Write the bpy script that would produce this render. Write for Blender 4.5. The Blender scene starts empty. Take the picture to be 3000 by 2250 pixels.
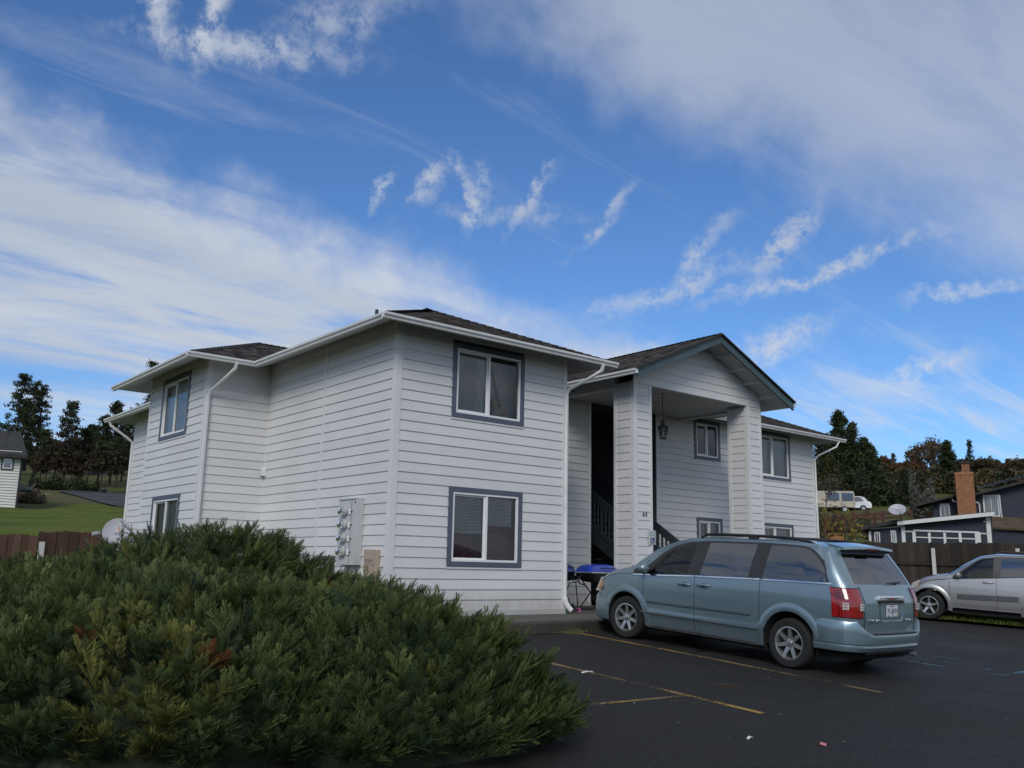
import bpy, math, random
import numpy as np
from mathutils import Vector, Matrix
from math import sin, cos, pi, radians, sqrt, atan2, atan, tan, hypot
random.seed(7); RNG = np.random.default_rng(7)
S = bpy.context.scene
COL = S.collection

# ------------------------------------------------------------------ camera
CAM = Vector((-8.3228, -13.5045, 0.8731))
PITCH, YAW, ROLL = radians(11.5004), radians(39.1105), radians(1.1891)
def cam_basis():
    f = Vector((sin(YAW)*cos(PITCH), cos(YAW)*cos(PITCH), sin(PITCH)))
    r = Vector((cos(YAW), -sin(YAW), 0)); u = r.cross(f)
    r2 = r*cos(ROLL)+u*sin(ROLL); u2 = u*cos(ROLL)-r*sin(ROLL)
    return f, r2, u2
cf, cr, cu = cam_basis()
cam_data = bpy.data.cameras.new('camera'); cam = bpy.data.objects.new('camera', cam_data); COL.objects.link(cam)
M = Matrix.Identity(4)
for i in range(3):
    M[i][0] = cr[i]; M[i][1] = cu[i]; M[i][2] = -cf[i]; M[i][3] = CAM[i]
cam.matrix_world = M
cam_data.sensor_width = 36; cam_data.lens = 2643.2/3000*36
cam_data.clip_start = 0.05; cam_data.clip_end = 5000
S.camera = cam
S.cycles.max_bounces = 6; S.cycles.diffuse_bounces = 3; S.cycles.glossy_bounces = 3; S.cycles.transmission_bounces = 4; S.cycles.transparent_max_bounces = 10; S.cycles.caustics_reflective = False; S.cycles.caustics_refractive = False

# ------------------------------------------------------------------ world, sun, exposure
SUN_AZ, SUN_EL = radians(230), radians(34)      # azimuth from +Y towards +X
W = bpy.data.worlds.new('World'); S.world = W; W.use_nodes = True; W.cycles.sampling_method = 'NONE'
def build_world():
    nt = W.node_tree; N = nt.nodes; L = nt.links; N.clear()
    out = N.new('ShaderNodeOutputWorld'); bg = N.new('ShaderNodeBackground'); L.new(bg.outputs[0], out.inputs[0])
    sky = N.new('ShaderNodeTexSky'); sky.sky_type = 'NISHITA'; sky.sun_disc = False
    sky.sun_elevation = SUN_EL; sky.sun_rotation = SUN_AZ
    sky.altitude = 400; sky.air_density = 1.0; sky.dust_density = 0.35; sky.ozone_density = 2.2
    bg.inputs['Strength'].default_value = 0.1
    tc = N.new('ShaderNodeTexCoord')
    sep = N.new('ShaderNodeSeparateXYZ'); L.new(tc.outputs['Generated'], sep.inputs[0])
    def math(op, a, b=None, c=None, clamp=False):
        n = N.new('ShaderNodeMath'); n.operation = op; n.use_clamp = clamp
        for i, s in enumerate((a, b, c)):
            if s is None: continue
            if isinstance(s, (int, float)): n.inputs[i].default_value = s
            else: L.new(s, n.inputs[i])
        return n.outputs[0]
    def smooth(x, lo, hi):
        n = N.new('ShaderNodeMapRange'); n.interpolation_type = 'SMOOTHSTEP'
        L.new(x, n.inputs[0]); n.inputs[1].default_value = lo; n.inputs[2].default_value = hi
        return n.outputs[0]
    def noise(vec, scale, detail=6, rough=.55, dist=0.0, lac=2.0):
        n = N.new('ShaderNodeTexNoise'); L.new(vec, n.inputs['Vector'])
        n.inputs['Scale'].default_value = scale; n.inputs['Detail'].default_value = detail
        n.inputs['Roughness'].default_value = rough; n.inputs['Distortion'].default_value = dist
        return n
    az = math('MULTIPLY', math('ARCTAN2', sep.outputs[0], sep.outputs[1]), 180/pi)     # degrees from +Y to +X
    el = math('MULTIPLY', math('ARCSINE', sep.outputs[2]), 180/pi)
    comb = N.new('ShaderNodeCombineXYZ'); L.new(az, comb.inputs[0]); L.new(el, comb.inputs[1])
    P = comb.outputs[0]
    # cloud-plane coordinates (flat layer overhead)
    den = math('ADD', math('MAXIMUM', sep.outputs[2], 0.0), 0.16)
    cp = N.new('ShaderNodeCombineXYZ'); L.new(math('DIVIDE', sep.outputs[0], den), cp.inputs[0]); L.new(math('DIVIDE', sep.outputs[1], den), cp.inputs[1])
    mp = N.new('ShaderNodeMapping'); L.new(cp.outputs[0], mp.inputs[0]); mp.inputs['Rotation'].default_value = (0, 0, radians(25)); mp.inputs['Scale'].default_value = (0.55, 1.5, 1)
    PL = mp.outputs[0]
    # domain warp for az/el features
    wn = noise(P, 0.16, 4, .62); sub = N.new('ShaderNodeVectorMath'); sub.operation = 'SUBTRACT'; L.new(wn.outputs['Color'], sub.inputs[0]); sub.inputs[1].default_value = (.5, .5, .5)
    def warp(k):
        ad = N.new('ShaderNodeVectorMath'); ad.operation = 'MULTIPLY_ADD'; L.new(sub.outputs[0], ad.inputs[0]); ad.inputs[1].default_value = (k, k, k); L.new(P, ad.inputs[2]); return ad.outputs[0]
    PW = warp(8.0); sp2 = N.new('ShaderNodeSeparateXYZ'); L.new(PW, sp2.inputs[0]); azw, elw = sp2.outputs[0], sp2.outputs[1]
    billow = noise(PL, 2.3, 7, .6, .5).outputs[0]; big = noise(PL, 0.9, 2, .5, .3).outputs[0]
    st = N.new('ShaderNodeMapping'); L.new(cp.outputs[0], st.inputs[0]); st.inputs['Rotation'].default_value = (0, 0, radians(-18)); st.inputs['Scale'].default_value = (.5, 2.4, 1)
    fine = noise(st.outputs[0], 2.6, 6, .62, .7).outputs[0]
    masks = []
    # long bank of soft cloud sinking from left to right
    lin = math('SUBTRACT', elw, math('ADD', math('MULTIPLY', azw, -0.29), 29.0))
    bank = math('MULTIPLY', math('SUBTRACT', 1.0, smooth(lin, -4.6, 1.2)), smooth(lin, -21.0, -12.0))
    bank = math('MULTIPLY', bank, math('SUBTRACT', 1.0, smooth(azw, 44, 55)))
    tex = smooth(math('ADD', math('MULTIPLY', billow, .7), math('MULTIPLY', fine, .3)), .30, .56)
    masks.append(math('MULTIPLY', math('MULTIPLY', bank, tex), .93))
    # broken low cloud near the horizon
    low = math('MULTIPLY', math('SUBTRACT', 1.0, smooth(elw, 8, 15)), smooth(math('ADD', math('MULTIPLY', billow, .5), math('MULTIPLY', fine, .5)), .43, .64))
    masks.append(math('MULTIPLY', low, .66))
    # wide veil over the upper right
    lin2 = math('SUBTRACT', elw, math('ADD', math('MULTIPLY', azw, -0.52), 53.5))
    veil = math('MULTIPLY', smooth(lin2, -3.0, 5.0), smooth(azw, 16, 42))
    veil = math('MULTIPLY', veil, smooth(math('ADD', math('MULTIPLY', billow, .55), math('MULTIPLY', big, .45)), .20, .58))
    masks.append(math('MULTIPLY', veil, .62))
    # thin streaks all round the sky
    masks.append(math('MULTIPLY', smooth(fine, .52, .80), .24))
    # heavier broken cloud round the rest of the sky
    back = math('MULTIPLY', smooth(math('ABSOLUTE', math('SUBTRACT', azw, 36)), 52, 85), smooth(math('ADD', math('MULTIPLY', billow, .6), math('MULTIPLY', fine, .4)), .40, .58))
    masks.append(math('MULTIPLY', back, .88))
    # wind-combed wisps: (azimuth, elevation, half length, half width, tilt degrees, strength)
    wf = noise(P, 0.75, 4, .7); s3 = N.new('ShaderNodeVectorMath'); s3.operation = 'SUBTRACT'; L.new(wf.outputs['Color'], s3.inputs[0]); s3.inputs[1].default_value = (.5, .5, .5)
    a3 = N.new('ShaderNodeVectorMath'); a3.operation = 'MULTIPLY_ADD'; L.new(s3.outputs[0], a3.inputs[0]); a3.inputs[1].default_value = (1.9, 1.9, 0); L.new(warp(3.0), a3.inputs[2]); PF = a3.outputs[0]; wtex = smooth(wf.outputs[0], .30, .62)
    for a, e, hl, hw, tilt, s in WISPS:
        m = N.new('ShaderNodeVectorMath'); m.operation = 'SUBTRACT'; L.new(PF, m.inputs[0]); m.inputs[1].default_value = (a, e, 0)
        r = N.new('ShaderNodeVectorRotate'); r.rotation_type = 'Z_AXIS'; L.new(m.outputs[0], r.inputs['Vector']); r.inputs['Angle'].default_value = -radians(tilt)
        d = N.new('ShaderNodeVectorMath'); d.operation = 'DIVIDE'; L.new(r.outputs[0], d.inputs[0]); d.inputs[1].default_value = (hl, hw, 1)
        ln = N.new('ShaderNodeVectorMath'); ln.operation = 'LENGTH'; L.new(d.outputs[0], ln.inputs[0])
        masks.append(math('MULTIPLY', math('MULTIPLY', math('SUBTRACT', 1.0, smooth(ln.outputs['Value'], 0.0, 1.0)), wtex), s))
    tot = None
    for m in masks:
        inv = math('SUBTRACT', 1.0, m, clamp=True); tot = inv if tot is None else math('MULTIPLY', tot, inv)
    mask = math('SUBTRACT', 1.0, tot, clamp=True)
    # cloud colour: white with greyer thick middles
    cc = N.new('ShaderNodeMix'); cc.data_type = 'RGBA'; L.new(smooth(big, .36, .66), cc.inputs[0])
    cc.inputs[6].default_value = (6.0, 6.25, 6.6, 1); cc.inputs[7].default_value = (4.0, 4.5, 5.4, 1)
    tint = N.new('ShaderNodeMix'); tint.data_type = 'RGBA'; tint.blend_type = 'MULTIPLY'; tint.inputs[0].default_value = 1; L.new(sky.outputs[0], tint.inputs[6]); tint.inputs[7].default_value = SKYTINT
    mx = N.new('ShaderNodeMix'); mx.data_type = 'RGBA'; L.new(mask, mx.inputs[0]); L.new(tint.outputs[2], mx.inputs[6]); L.new(cc.outputs[2], mx.inputs[7])
    L.new(mx.outputs[2], bg.inputs[0])
SKYTINT = (.58, .84, 1.14, 1)
WISPS = [(15.0, 32.8, 5.5, 1.3, 105, .8), (18.6, 32.8, 6.5, 1.2, 84, .85), (27.5, 33.0, 8, 2.2, 18, .5), (21.0, 30.2, 12, 1.3, 3, .6),
         (33.0, 23.4, 2.8, .9, 55, .95), (36.3, 23.0, 3.4, 1.0, 78, 1.0), (35.4, 24.0, 2.6, .6, 112, .7), (40.2, 23.1, 3.8, .75, 52, 1.0), (44.8, 21.6, 4.6, .8, 48, 1.0), (30.2, 23.0, 1.8, .6, 65, .7), (38.0, 22.0, 9, .9, -2, .45),
         (52.0, 19.9, 4.2, 1.1, 38, .75), (57.0, 20.2, 5.2, 1.0, 44, .95), (58.5, 18.1, 11, .8, 12, .85), (50.0, 17.6, 9, 1.1, 18, .7), (56.0, 14.0, 6, 1.6, 20, .85), (64.0, 11.4, 5.5, 1.0, 16, .7), (66.8, 16.2, 6.5, .8, 4, .6), (47.5, 13.0, 6.5, 1.4, 8, .5)]
build_world()
sun_d = bpy.data.lights.new('sun', 'SUN'); sun_d.energy = 1.5; sun_d.angle = radians(24); sun_d.color = (1.0, .95, .88)
sun = bpy.data.objects.new('sun', sun_d); COL.objects.link(sun)
sdir = Vector((sin(SUN_AZ)*cos(SUN_EL), cos(SUN_AZ)*cos(SUN_EL), sin(SUN_EL)))
sun.rotation_euler = sdir.to_track_quat('Z', 'Y').to_euler(); sun.location = (0, 0, 40)
vs = S.view_settings; vs.view_transform = 'Standard'; vs.look = 'None'; vs.gamma = 1; vs.use_curve_mapping = False; vs.exposure = EXPOSURE = 0.2

# ------------------------------------------------------------------ helpers
def link(o, parent=None):
    COL.objects.link(o)
    if parent is not None: o.parent = parent
    return o
def tag(o, label=None, cat=None, group=None, kind=None):
    if label: o['label'] = label
    if cat: o['category'] = cat
    if group: o['group'] = group
    if kind: o['kind'] = kind
    return o
def thing(name, label, cat, loc=(0, 0, 0), rot=(0, 0, 0), group=None):
    o = bpy.data.objects.new(name, None); link(o); o.location = loc; o.rotation_euler = rot; o.empty_display_size = .2
    return tag(o, label, cat, group)
class MB:
    def __init__(s): s.v = []; s.f = []; s.m = []
    def add(s, vs, fs, mi=0):
        b = len(s.v); s.v += [tuple(v) for v in vs]
        for f in fs: s.f.append(tuple(b+i for i in f)); s.m.append(mi)
        return s
    def box(s, a, b, mi=0):
        x0, y0, z0 = a; x1, y1, z1 = b
        return s.add([(x0,y0,z0),(x1,y0,z0),(x1,y1,z0),(x0,y1,z0),(x0,y0,z1),(x1,y0,z1),(x1,y1,z1),(x0,y1,z1)],
                     [(0,3,2,1),(4,5,6,7),(0,1,5,4),(1,2,6,5),(2,3,7,6),(3,0,4,7)], mi)
    def bar(s, p, q, w, h, up=(0, 0, 1), mi=0):
        """rectangular bar from p to q, w across, h along up"""
        p = Vector(p); q = Vector(q); d = (q-p).normalized(); up = Vector(up)
        sd = d.cross(up).normalized(); u = sd.cross(d).normalized(); sd = sd*w/2; u = u*h/2
        vs = [p-sd-u, p+sd-u, p+sd+u, p-sd+u, q-sd-u, q+sd-u, q+sd+u, q-sd+u]
        return s.add(vs, [(0,3,2,1),(4,5,6,7),(0,1,5,4),(1,2,6,5),(2,3,7,6),(3,0,4,7)][::1], mi)
    def prism(s, poly, d, mi=0):
        """poly: 3D points, extruded by vector d"""
        n = len(poly); d = Vector(d); vs = [Vector(p) for p in poly]+[Vector(p)+d for p in poly]
        return s.add(vs, [tuple(range(n))[::-1], tuple(range(n, 2*n))]+[(i, (i+1) % n, n+(i+1) % n, n+i) for i in range(n)], mi)
    def tube(s, path, r, n=8, mi=0, caps=True, sq=1.0):
        path = [Vector(p) for p in path]; k = len(path); rs = r if isinstance(r, (list, tuple)) else [r]*k
        vs = []; ref = None
        for i, p in enumerate(path):
            t = (path[min(i+1, k-1)]-path[max(i-1, 0)]).normalized()
            if ref is None:
                ref = Vector((0, 0, 1)) if abs(t.z) < .9 else Vector((1, 0, 0))
            sd = t.cross(ref).normalized(); u = sd.cross(t).normalized(); ref = u
            for j in range(n):
                a = 2*pi*j/n + (pi/4 if n == 4 else 0); vs.append(p+sd*cos(a)*rs[i]+u*sin(a)*rs[i]*sq)
        fs = [(i*n+j, i*n+(j+1) % n, (i+1)*n+(j+1) % n, (i+1)*n+j) for i in range(k-1) for j in range(n)]
        if caps: fs += [tuple(range(n))[::-1], tuple((k-1)*n+j for j in range(n))]
        return s.add(vs, fs, mi)
    def lathe(s, prof, n=24, o=(0, 0, 0), ax='z', mi=0, a0=0, a1=2*pi):
        o = Vector(o); vs = []; full = abs(a1-a0-2*pi) < 1e-6; m = n if full else n+1
        for r, h in prof:
            for j in range(m):
                a = a0+(a1-a0)*j/n; c, d = r*cos(a), r*sin(a)
                vs.append(o+Vector((c, d, h) if ax == 'z' else ((h, c, d) if ax == 'x' else (c, h, d))))
        fs = []
        for i in range(len(prof)-1):
            for j in range(n):
                j2 = (j+1) % m; fs.append((i*m+j, i*m+j2, (i+1)*m+j2, (i+1)*m+j))
        return s.add(vs, fs, mi)
    def ball(s, c, r, n=10, mi=0):
        rx, ry, rz = r if isinstance(r, (tuple, list)) else (r, r, r); c = Vector(c); vs = []; k = max(4, n//2)
        for i in range(k+1):
            t = pi*i/k
            for j in range(n): a = 2*pi*j/n; vs.append(c+Vector((rx*sin(t)*cos(a), ry*sin(t)*sin(a), rz*cos(t))))
        return s.add(vs, [(i*n+j, i*n+(j+1) % n, (i+1)*n+(j+1) % n, (i+1)*n+j) for i in range(k) for j in range(n)], mi)
    def mesh(s, name, mats, smooth=False):
        me = bpy.data.meshes.new(name); me.from_pydata(s.v, [], s.f)
        for m in (mats if isinstance(mats, (list, tuple)) else [mats]): me.materials.append(m)
        if len(me.materials) > 1: me.polygons.foreach_set('material_index', s.m)
        me.validate(clean_customdata=False)
        if smooth:
            me.polygons.foreach_set('use_smooth', [True]*len(me.polygons)); me.set_sharp_from_angle(angle=radians(40 if smooth is True else smooth))
        me.update(); return me
    def build(s, name, mats, parent=None, smooth=False, bevel=0, **kw):
        o = bpy.data.objects.new(name, s.mesh(name, mats, smooth)); link(o, parent)
        if bevel:
            b = o.modifiers.new('bevel', 'BEVEL'); b.width = bevel; b.segments = 2; b.limit_method = 'ANGLE'; b.angle_limit = radians(40)
        return tag(o, **kw)
def np_mesh(name, V, F, mats, cols=None, smooth=False):
    """fast mesh; F (n,3) or (n,4); cols (nverts,3) linear colour attribute 'col'"""
    me = bpy.data.meshes.new(name); V = np.asarray(V, np.float32); F = np.asarray(F, np.int32); k = F.shape[1]; n = len(F)
    me.vertices.add(len(V)); me.vertices.foreach_set('co', V.ravel()); me.loops.add(n*k); me.loops.foreach_set('vertex_index', F.ravel())
    me.polygons.add(n); me.polygons.foreach_set('loop_start', np.arange(0, n*k, k, dtype=np.int32)); me.polygons.foreach_set('loop_total', np.full(n, k, np.int32))
    if cols is not None:
        a = me.color_attributes.new('col', 'FLOAT_COLOR', 'POINT'); a.data.foreach_set('color', np.hstack([np.asarray(cols, np.float32), np.ones((len(V), 1), np.float32)]).ravel())
    for m in (mats if isinstance(mats, (list, tuple)) else [mats]): me.materials.append(m)
    me.update(calc_edges=True)
    if smooth: me.polygons.foreach_set('use_smooth', [True]*n)
    return me
def np_obj(name, V, F, mats, parent=None, cols=None, smooth=False, **kw):
    o = bpy.data.objects.new(name, np_mesh(name, V, F, mats, cols, smooth)); link(o, parent); return tag(o, **kw)
def text_mesh(txt, size, mat, name, parent, matrix, extrude=.002, align='CENTER', sx=1.0):
    cu = bpy.data.curves.new('txt', 'FONT'); cu.body = txt; cu.size = size; cu.align_x = align; cu.align_y = 'CENTER'; cu.extrude = extrude; cu.resolution_u = 3
    t = bpy.data.objects.new('txt', cu); COL.objects.link(t); dg = bpy.context.evaluated_depsgraph_get(); dg.update()
    me = bpy.data.meshes.new_from_object(t.evaluated_get(dg)); bpy.data.objects.remove(t); bpy.data.curves.remove(cu)
    me.transform(matrix @ Matrix.Diagonal((sx, 1, 1, 1))); me.materials.clear(); me.materials.append(mat)
    o = bpy.data.objects.new(name, me); return link(o, parent)
def frame(o, x, y):
    """4x4 with columns x, y, x cross y and origin o"""
    x = Vector(x).normalized(); y = Vector(y).normalized(); z = x.cross(y); m = Matrix.Identity(4)
    for i in range(3): m[i][0] = x[i]; m[i][1] = y[i]; m[i][2] = z[i]; m[i][3] = o[i]
    return m
def pix(u, v, az, dist):
    """world point seen in direction of photo pixel (u,v) on the upright plane at horizontal distance dist facing azimuth az (degrees)"""
    d = cf*2643.2+cr*(u-1500)-cu*(v-1125); f = Vector((sin(radians(az)), cos(radians(az)), 0)); return CAM+d*(dist/d.dot(f))
LOT0, LOTS = -0.06, 0.06
def lotz(y): return LOT0+LOTS*y

# ------------------------------------------------------------------ materials
MATS = {}
def nodes(name):
    m = bpy.data.materials.new(name); m.use_nodes = True; nt = m.node_tree; b = nt.nodes['Principled BSDF']; MATS[name] = m
    return m, nt.nodes, nt.links, b
def ramp(N, L, fac, stops):
    r = N.new('ShaderNodeValToRGB'); L.new(fac, r.inputs[0]); e = r.color_ramp.elements
    while len(e) < len(stops): e.new(.5)
    for i, (p, c) in enumerate(stops): e[i].position = p; e[i].color = (*c, 1) if len(c) == 3 else c
    return r.outputs[0]
def ntex(N, L, scale, detail=5, rough=.55, vec=None, dist=0, mscale=None, coord='Object'):
    t = N.new('ShaderNodeTexNoise'); t.inputs['Scale'].default_value = scale; t.inputs['Detail'].default_value = detail; t.inputs['Roughness'].default_value = rough; t.inputs['Distortion'].default_value = dist
    if vec is None:
        if coord == 'World':
            g = N.new('ShaderNodeNewGeometry'); vec = g.outputs['Position']
        else:
            c = N.new('ShaderNodeTexCoord'); vec = c.outputs['Object']
    if mscale:
        mp = N.new('ShaderNodeMapping'); L.new(vec, mp.inputs[0]); mp.inputs['Scale'].default_value = mscale; vec = mp.outputs[0]
    L.new(vec, t.inputs['Vector']); return t.outputs[0]
def bump(N, L, b, h, strength=.3, dist=.01, prev=None):
    n = N.new('ShaderNodeBump'); n.inputs['Strength'].default_value = strength; n.inputs['Distance'].default_value = dist; L.new(h, n.inputs['Height'])
    if prev is not None: L.new(prev, n.inputs['Normal'])
    L.new(n.outputs[0], b.inputs['Normal']); return n.outputs[0]
def mixc(N, L, fac, a, b, mode='MIX'):
    m = N.new('ShaderNodeMix'); m.data_type = 'RGBA'; m.blend_type = mode
    for i, s in ((0, fac), (6, a), (7, b)):
        if isinstance(s, (int, float)): m.inputs[i].default_value = s
        elif isinstance(s, tuple): m.inputs[i].default_value = (*s, 1)
        else: L.new(s, m.inputs[i])
    return m.outputs[2]
def simple(name, col, rough=.6, metal=0, var=.12, scale=6, bumpk=0, bscale=40, spec=.5, coat=0, objvar=0, mscale=None, coord='Object', rvar=0):
    m, N, L, b = nodes(name)
    f = ntex(N, L, scale, 5, .6, mscale=mscale, coord=coord)
    c = ramp(N, L, f, [(.3, tuple(max(0, x*(1-var)) for x in col)), (.7, tuple(min(1, x*(1+var)) for x in col))])
    if objvar:
        oi = N.new('ShaderNodeObjectInfo'); mr = N.new('ShaderNodeMapRange'); L.new(oi.outputs['Random'], mr.inputs[0]); mr.inputs[3].default_value = 1-objvar; mr.inputs[4].default_value = 1+objvar
        h = N.new('ShaderNodeHueSaturation'); L.new(c, h.inputs['Color']); L.new(mr.outputs[0], h.inputs['Value']); c = h.outputs[0]
    L.new(c, b.inputs['Base Color']); b.inputs['Roughness'].default_value = rough; b.inputs['Metallic'].default_value = metal; b.inputs['Specular IOR Level'].default_value = spec
    if rvar:
        rr = N.new('ShaderNodeMapRange'); L.new(f, rr.inputs[0]); rr.inputs[3].default_value = max(.02, rough-rvar); rr.inputs[4].default_value = rough+rvar; L.new(rr.outputs[0], b.inputs['Roughness'])
    if coat: b.inputs['Coat Weight'].default_value = coat; b.inputs['Coat Roughness'].default_value = .04
    if bumpk: bump(N, L, b, ntex(N, L, bscale, 6, .6, mscale=mscale, coord=coord), bumpk, .01)
    return m
def attr_mat(name, rough=.7, spec=.3, transl=0.0, bumpk=0, bscale=30, sheen=0):
    m, N, L, b = nodes(name); a = N.new('ShaderNodeAttribute'); a.attribute_name = 'col'; L.new(a.outputs['Color'], b.inputs['Base Color'])
    b.inputs['Roughness'].default_value = rough; b.inputs['Specular IOR Level'].default_value = spec
    if bumpk: bump(N, L, b, ntex(N, L, bscale, 5), bumpk, .01)
    if transl:
        t = N.new('ShaderNodeBsdfTranslucent'); L.new(a.outputs['Color'], t.inputs[0]); mx = N.new('ShaderNodeMixShader'); mx.inputs[0].default_value = transl
        L.new(b.outputs[0], mx.inputs[1]); L.new(t.outputs[0], mx.inputs[2]); L.new(mx.outputs[0], N['Material Output'].inputs[0])
    return m
def siding_mat(name, col):
    m, N, L, b = nodes(name)
    big = ntex(N, L, .7, 4, .5, coord='World'); grain = ntex(N, L, 9, 6, .6, mscale=(.35, 2.0, 4.5), coord='World', dist=1.5); spots = ntex(N, L, 38, 2, .5, coord='World')
    c = ramp(N, L, big, [(.3, tuple(x*.93 for x in col)), (.7, tuple(min(1, x*1.04) for x in col))])
    oi = N.new('ShaderNodeObjectInfo'); mr = N.new('ShaderNodeMapRange'); L.new(oi.outputs['Random'], mr.inputs[0]); mr.inputs[3].default_value = .965; mr.inputs[4].default_value = 1.03
    h = N.new('ShaderNodeHueSaturation'); L.new(c, h.inputs['Color']); L.new(mr.outputs[0], h.inputs['Value']); c = h.outputs[0]
    # splash dirt in the lowest courses and a few scuffs
    g = N.new('ShaderNodeNewGeometry'); sp = N.new('ShaderNodeSeparateXYZ'); L.new(g.outputs['Position'], sp.inputs[0])
    dz = N.new('ShaderNodeMapRange'); L.new(sp.outputs[2], dz.inputs[0]); dz.inputs[1].default_value = .55; dz.inputs[2].default_value = .08
    dn = ntex(N, L, 5, 7, .7, coord='World', mscale=(1, 1, .5)); mu = N.new('ShaderNodeMath'); mu.operation = 'MULTIPLY'; L.new(dz.outputs[0], mu.inputs[0]); L.new(dn, mu.inputs[1])
    c = mixc(N, L, mu.outputs[0], c, (.28, .25, .2))
    sc = N.new('ShaderNodeMapRange'); L.new(spots, sc.inputs[0]); sc.inputs[1].default_value = .735; sc.inputs[2].default_value = .78
    c = mixc(N, L, sc.outputs[0], c, (.32, .32, .32))
    L.new(c, b.inputs['Base Color']); b.inputs['Roughness'].default_value = .55; b.inputs['Specular IOR Level'].default_value = .35
    bump(N, L, b, grain, .30, .006); return m
M_SIDING = siding_mat('siding_paint', (.66, .655, .645))
M_TRIM = simple('white_trim', (.68, .675, .665), .5, var=.05, scale=2, bumpk=.12, bscale=25, coord='World')
M_GUT = simple('gutter_white', (.70, .70, .69), .38, var=.08, scale=3, coord='World')
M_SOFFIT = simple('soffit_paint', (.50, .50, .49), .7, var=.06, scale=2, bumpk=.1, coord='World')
M_BLUE = simple('blue_grey_trim', (.085, .10, .135), .5, var=.12, scale=4, bumpk=.1, coord='World')
M_TEAL = simple('teal_rake_paint', (.05, .085, .10), .5, var=.2, scale=3, bumpk=.15, coord='World')
M_VINYL = simple('white_vinyl', (.78, .78, .77), .35, var=.03)
M_SHINGLE = attr_mat('shingles', .9, .2, bumpk=.6, bscale=60)
M_ROOFBASE = simple('roof_underlay', (.03, .028, .027), .95)
M_DARKINT = simple('dark_interior', (.06, .058, .055), .9)
M_SHADEINT = simple('breezeway_shade', (.09, .095, .105), .8)  # breezeway walls coloured dark, shade of the deep opening put into the colour
M_MAROON = simple('maroon_curtain', (.20, .06, .085), .9, var=.35, scale=10)
M_BLIND = simple('blind_slats', (.70, .70, .66), .5, var=.1)
M_CURT = simple('sheer_curtain', (.50, .51, .48), .85, var=.2, scale=12, mscale=(6, 6, .4))
M_BLACK = simple('black_plastic', (.012, .012, .013), .45)
M_RUBBER = simple('tyre_rubber', (.013, .013, .013), .85, var=.25, scale=20)
M_METAL = simple('alloy', (.56, .56, .55), .3, metal=.85, var=.08, scale=9)
M_CHROME = simple('chrome', (.78, .79, .8), .1, metal=1, var=.03)
M_STAIR = simple('stair_paint', (.042, .05, .062), .6, var=.2, scale=5, bumpk=.15)
M_GREYBOX = simple('meter_grey', (.50, .51, .50), .45, var=.07, scale=3)
M_TAN = simple('tan_box', (.42, .33, .25), .5, var=.07, scale=4)
M_DGREY = simple('dark_grey_box', (.10, .12, .14), .5)
M_CONC = None
def glass_mat(name, tint=(.8, .85, .84), refl=1.0, rough=.0, ior=1.5):
    m, N, L, b = nodes(name); N.remove(b); out = N['Material Output']
    t = N.new('ShaderNodeBsdfTransparent'); t.inputs[0].default_value = (*tint, 1); g = N.new('ShaderNodeBsdfGlossy'); g.inputs['Roughness'].default_value = rough; g.inputs[0].default_value = (refl, refl, refl, 1)
    fr = N.new('ShaderNodeFresnel'); fr.inputs['IOR'].default_value = ior
    nz = ntex(N, L, 1.6, 2, .4); bp = N.new('ShaderNodeBump'); bp.inputs['Strength'].default_value = .06; bp.inputs['Distance'].default_value = .05; L.new(nz, bp.inputs['Height']); L.new(bp.outputs[0], g.inputs['Normal']); L.new(bp.outputs[0], fr.inputs['Normal'])
    mx = N.new('ShaderNodeMixShader'); L.new(fr.outputs[0], mx.inputs[0]); L.new(t.outputs[0], mx.inputs[1]); L.new(g.outputs[0], mx.inputs[2]); L.new(mx.outputs[0], out.inputs[0]); return m
M_GLASS = glass_mat('window_glass', (.85, .88, .87), ior=1.6)
M_CARGLASS = glass_mat('car_glass', (.78, .86, .83))
M_TINT = glass_mat('tinted_car_glass', (.04, .045, .05), ior=2.4)
# ------------------------------------------------------------------ ground and setting
def sstep(x, a, b):
    t = np.clip((x-a)/(b-a), 0, 1); return t*t*(3-2*t)
def terrain(X, Y):
    X = np.asarray(X, float); Y = np.asarray(Y, float)
    dx, dy = X-CAM.x, Y-CAM.y; r = np.hypot(dx, dy); az = np.degrees(np.arctan2(dx, dy))
    h = np.interp(r, [0, 23.5, 26, 30, 40, 50, 66, 80, 98, 106, 130, 200, 300, 900, 2500], [-.25, -.25, .3, 1.25, 1.95, 2.6, 3.7, 5.05, 7.2, 8.3, 11.6, 20, 33, 70, 90])
    pad2 = sstep(az, 60.5, 63.5)*(1-sstep(r, 70, 88)); h = h+(np.minimum(h, 1.0)-h)*pad2
    f = 1-sstep(np.abs(az-38), 40, 75)
    low = lotlow(Y)
    z = low+(h+.25)*f
    px = np.maximum(np.maximum(-2.6-X, X-20.5), 0); py = np.maximum(np.maximum(-30-Y, Y-15.8), 0)
    pad = np.where(Y > -1.9, -.12, low); k = 1-sstep(np.hypot(px, py), 0, 6.5)
    z = z+(pad-z)*k
    return z+.05*np.sin(X*.37)*np.sin(Y*.29)*(1-k)
def lotlow(Y):
    return np.where(np.asarray(Y) < -1.9, np.maximum(LOT0+LOTS*np.asarray(Y), -1.9)-.16, -.22)
def tz(x, y): return float(terrain(x, y))
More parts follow.
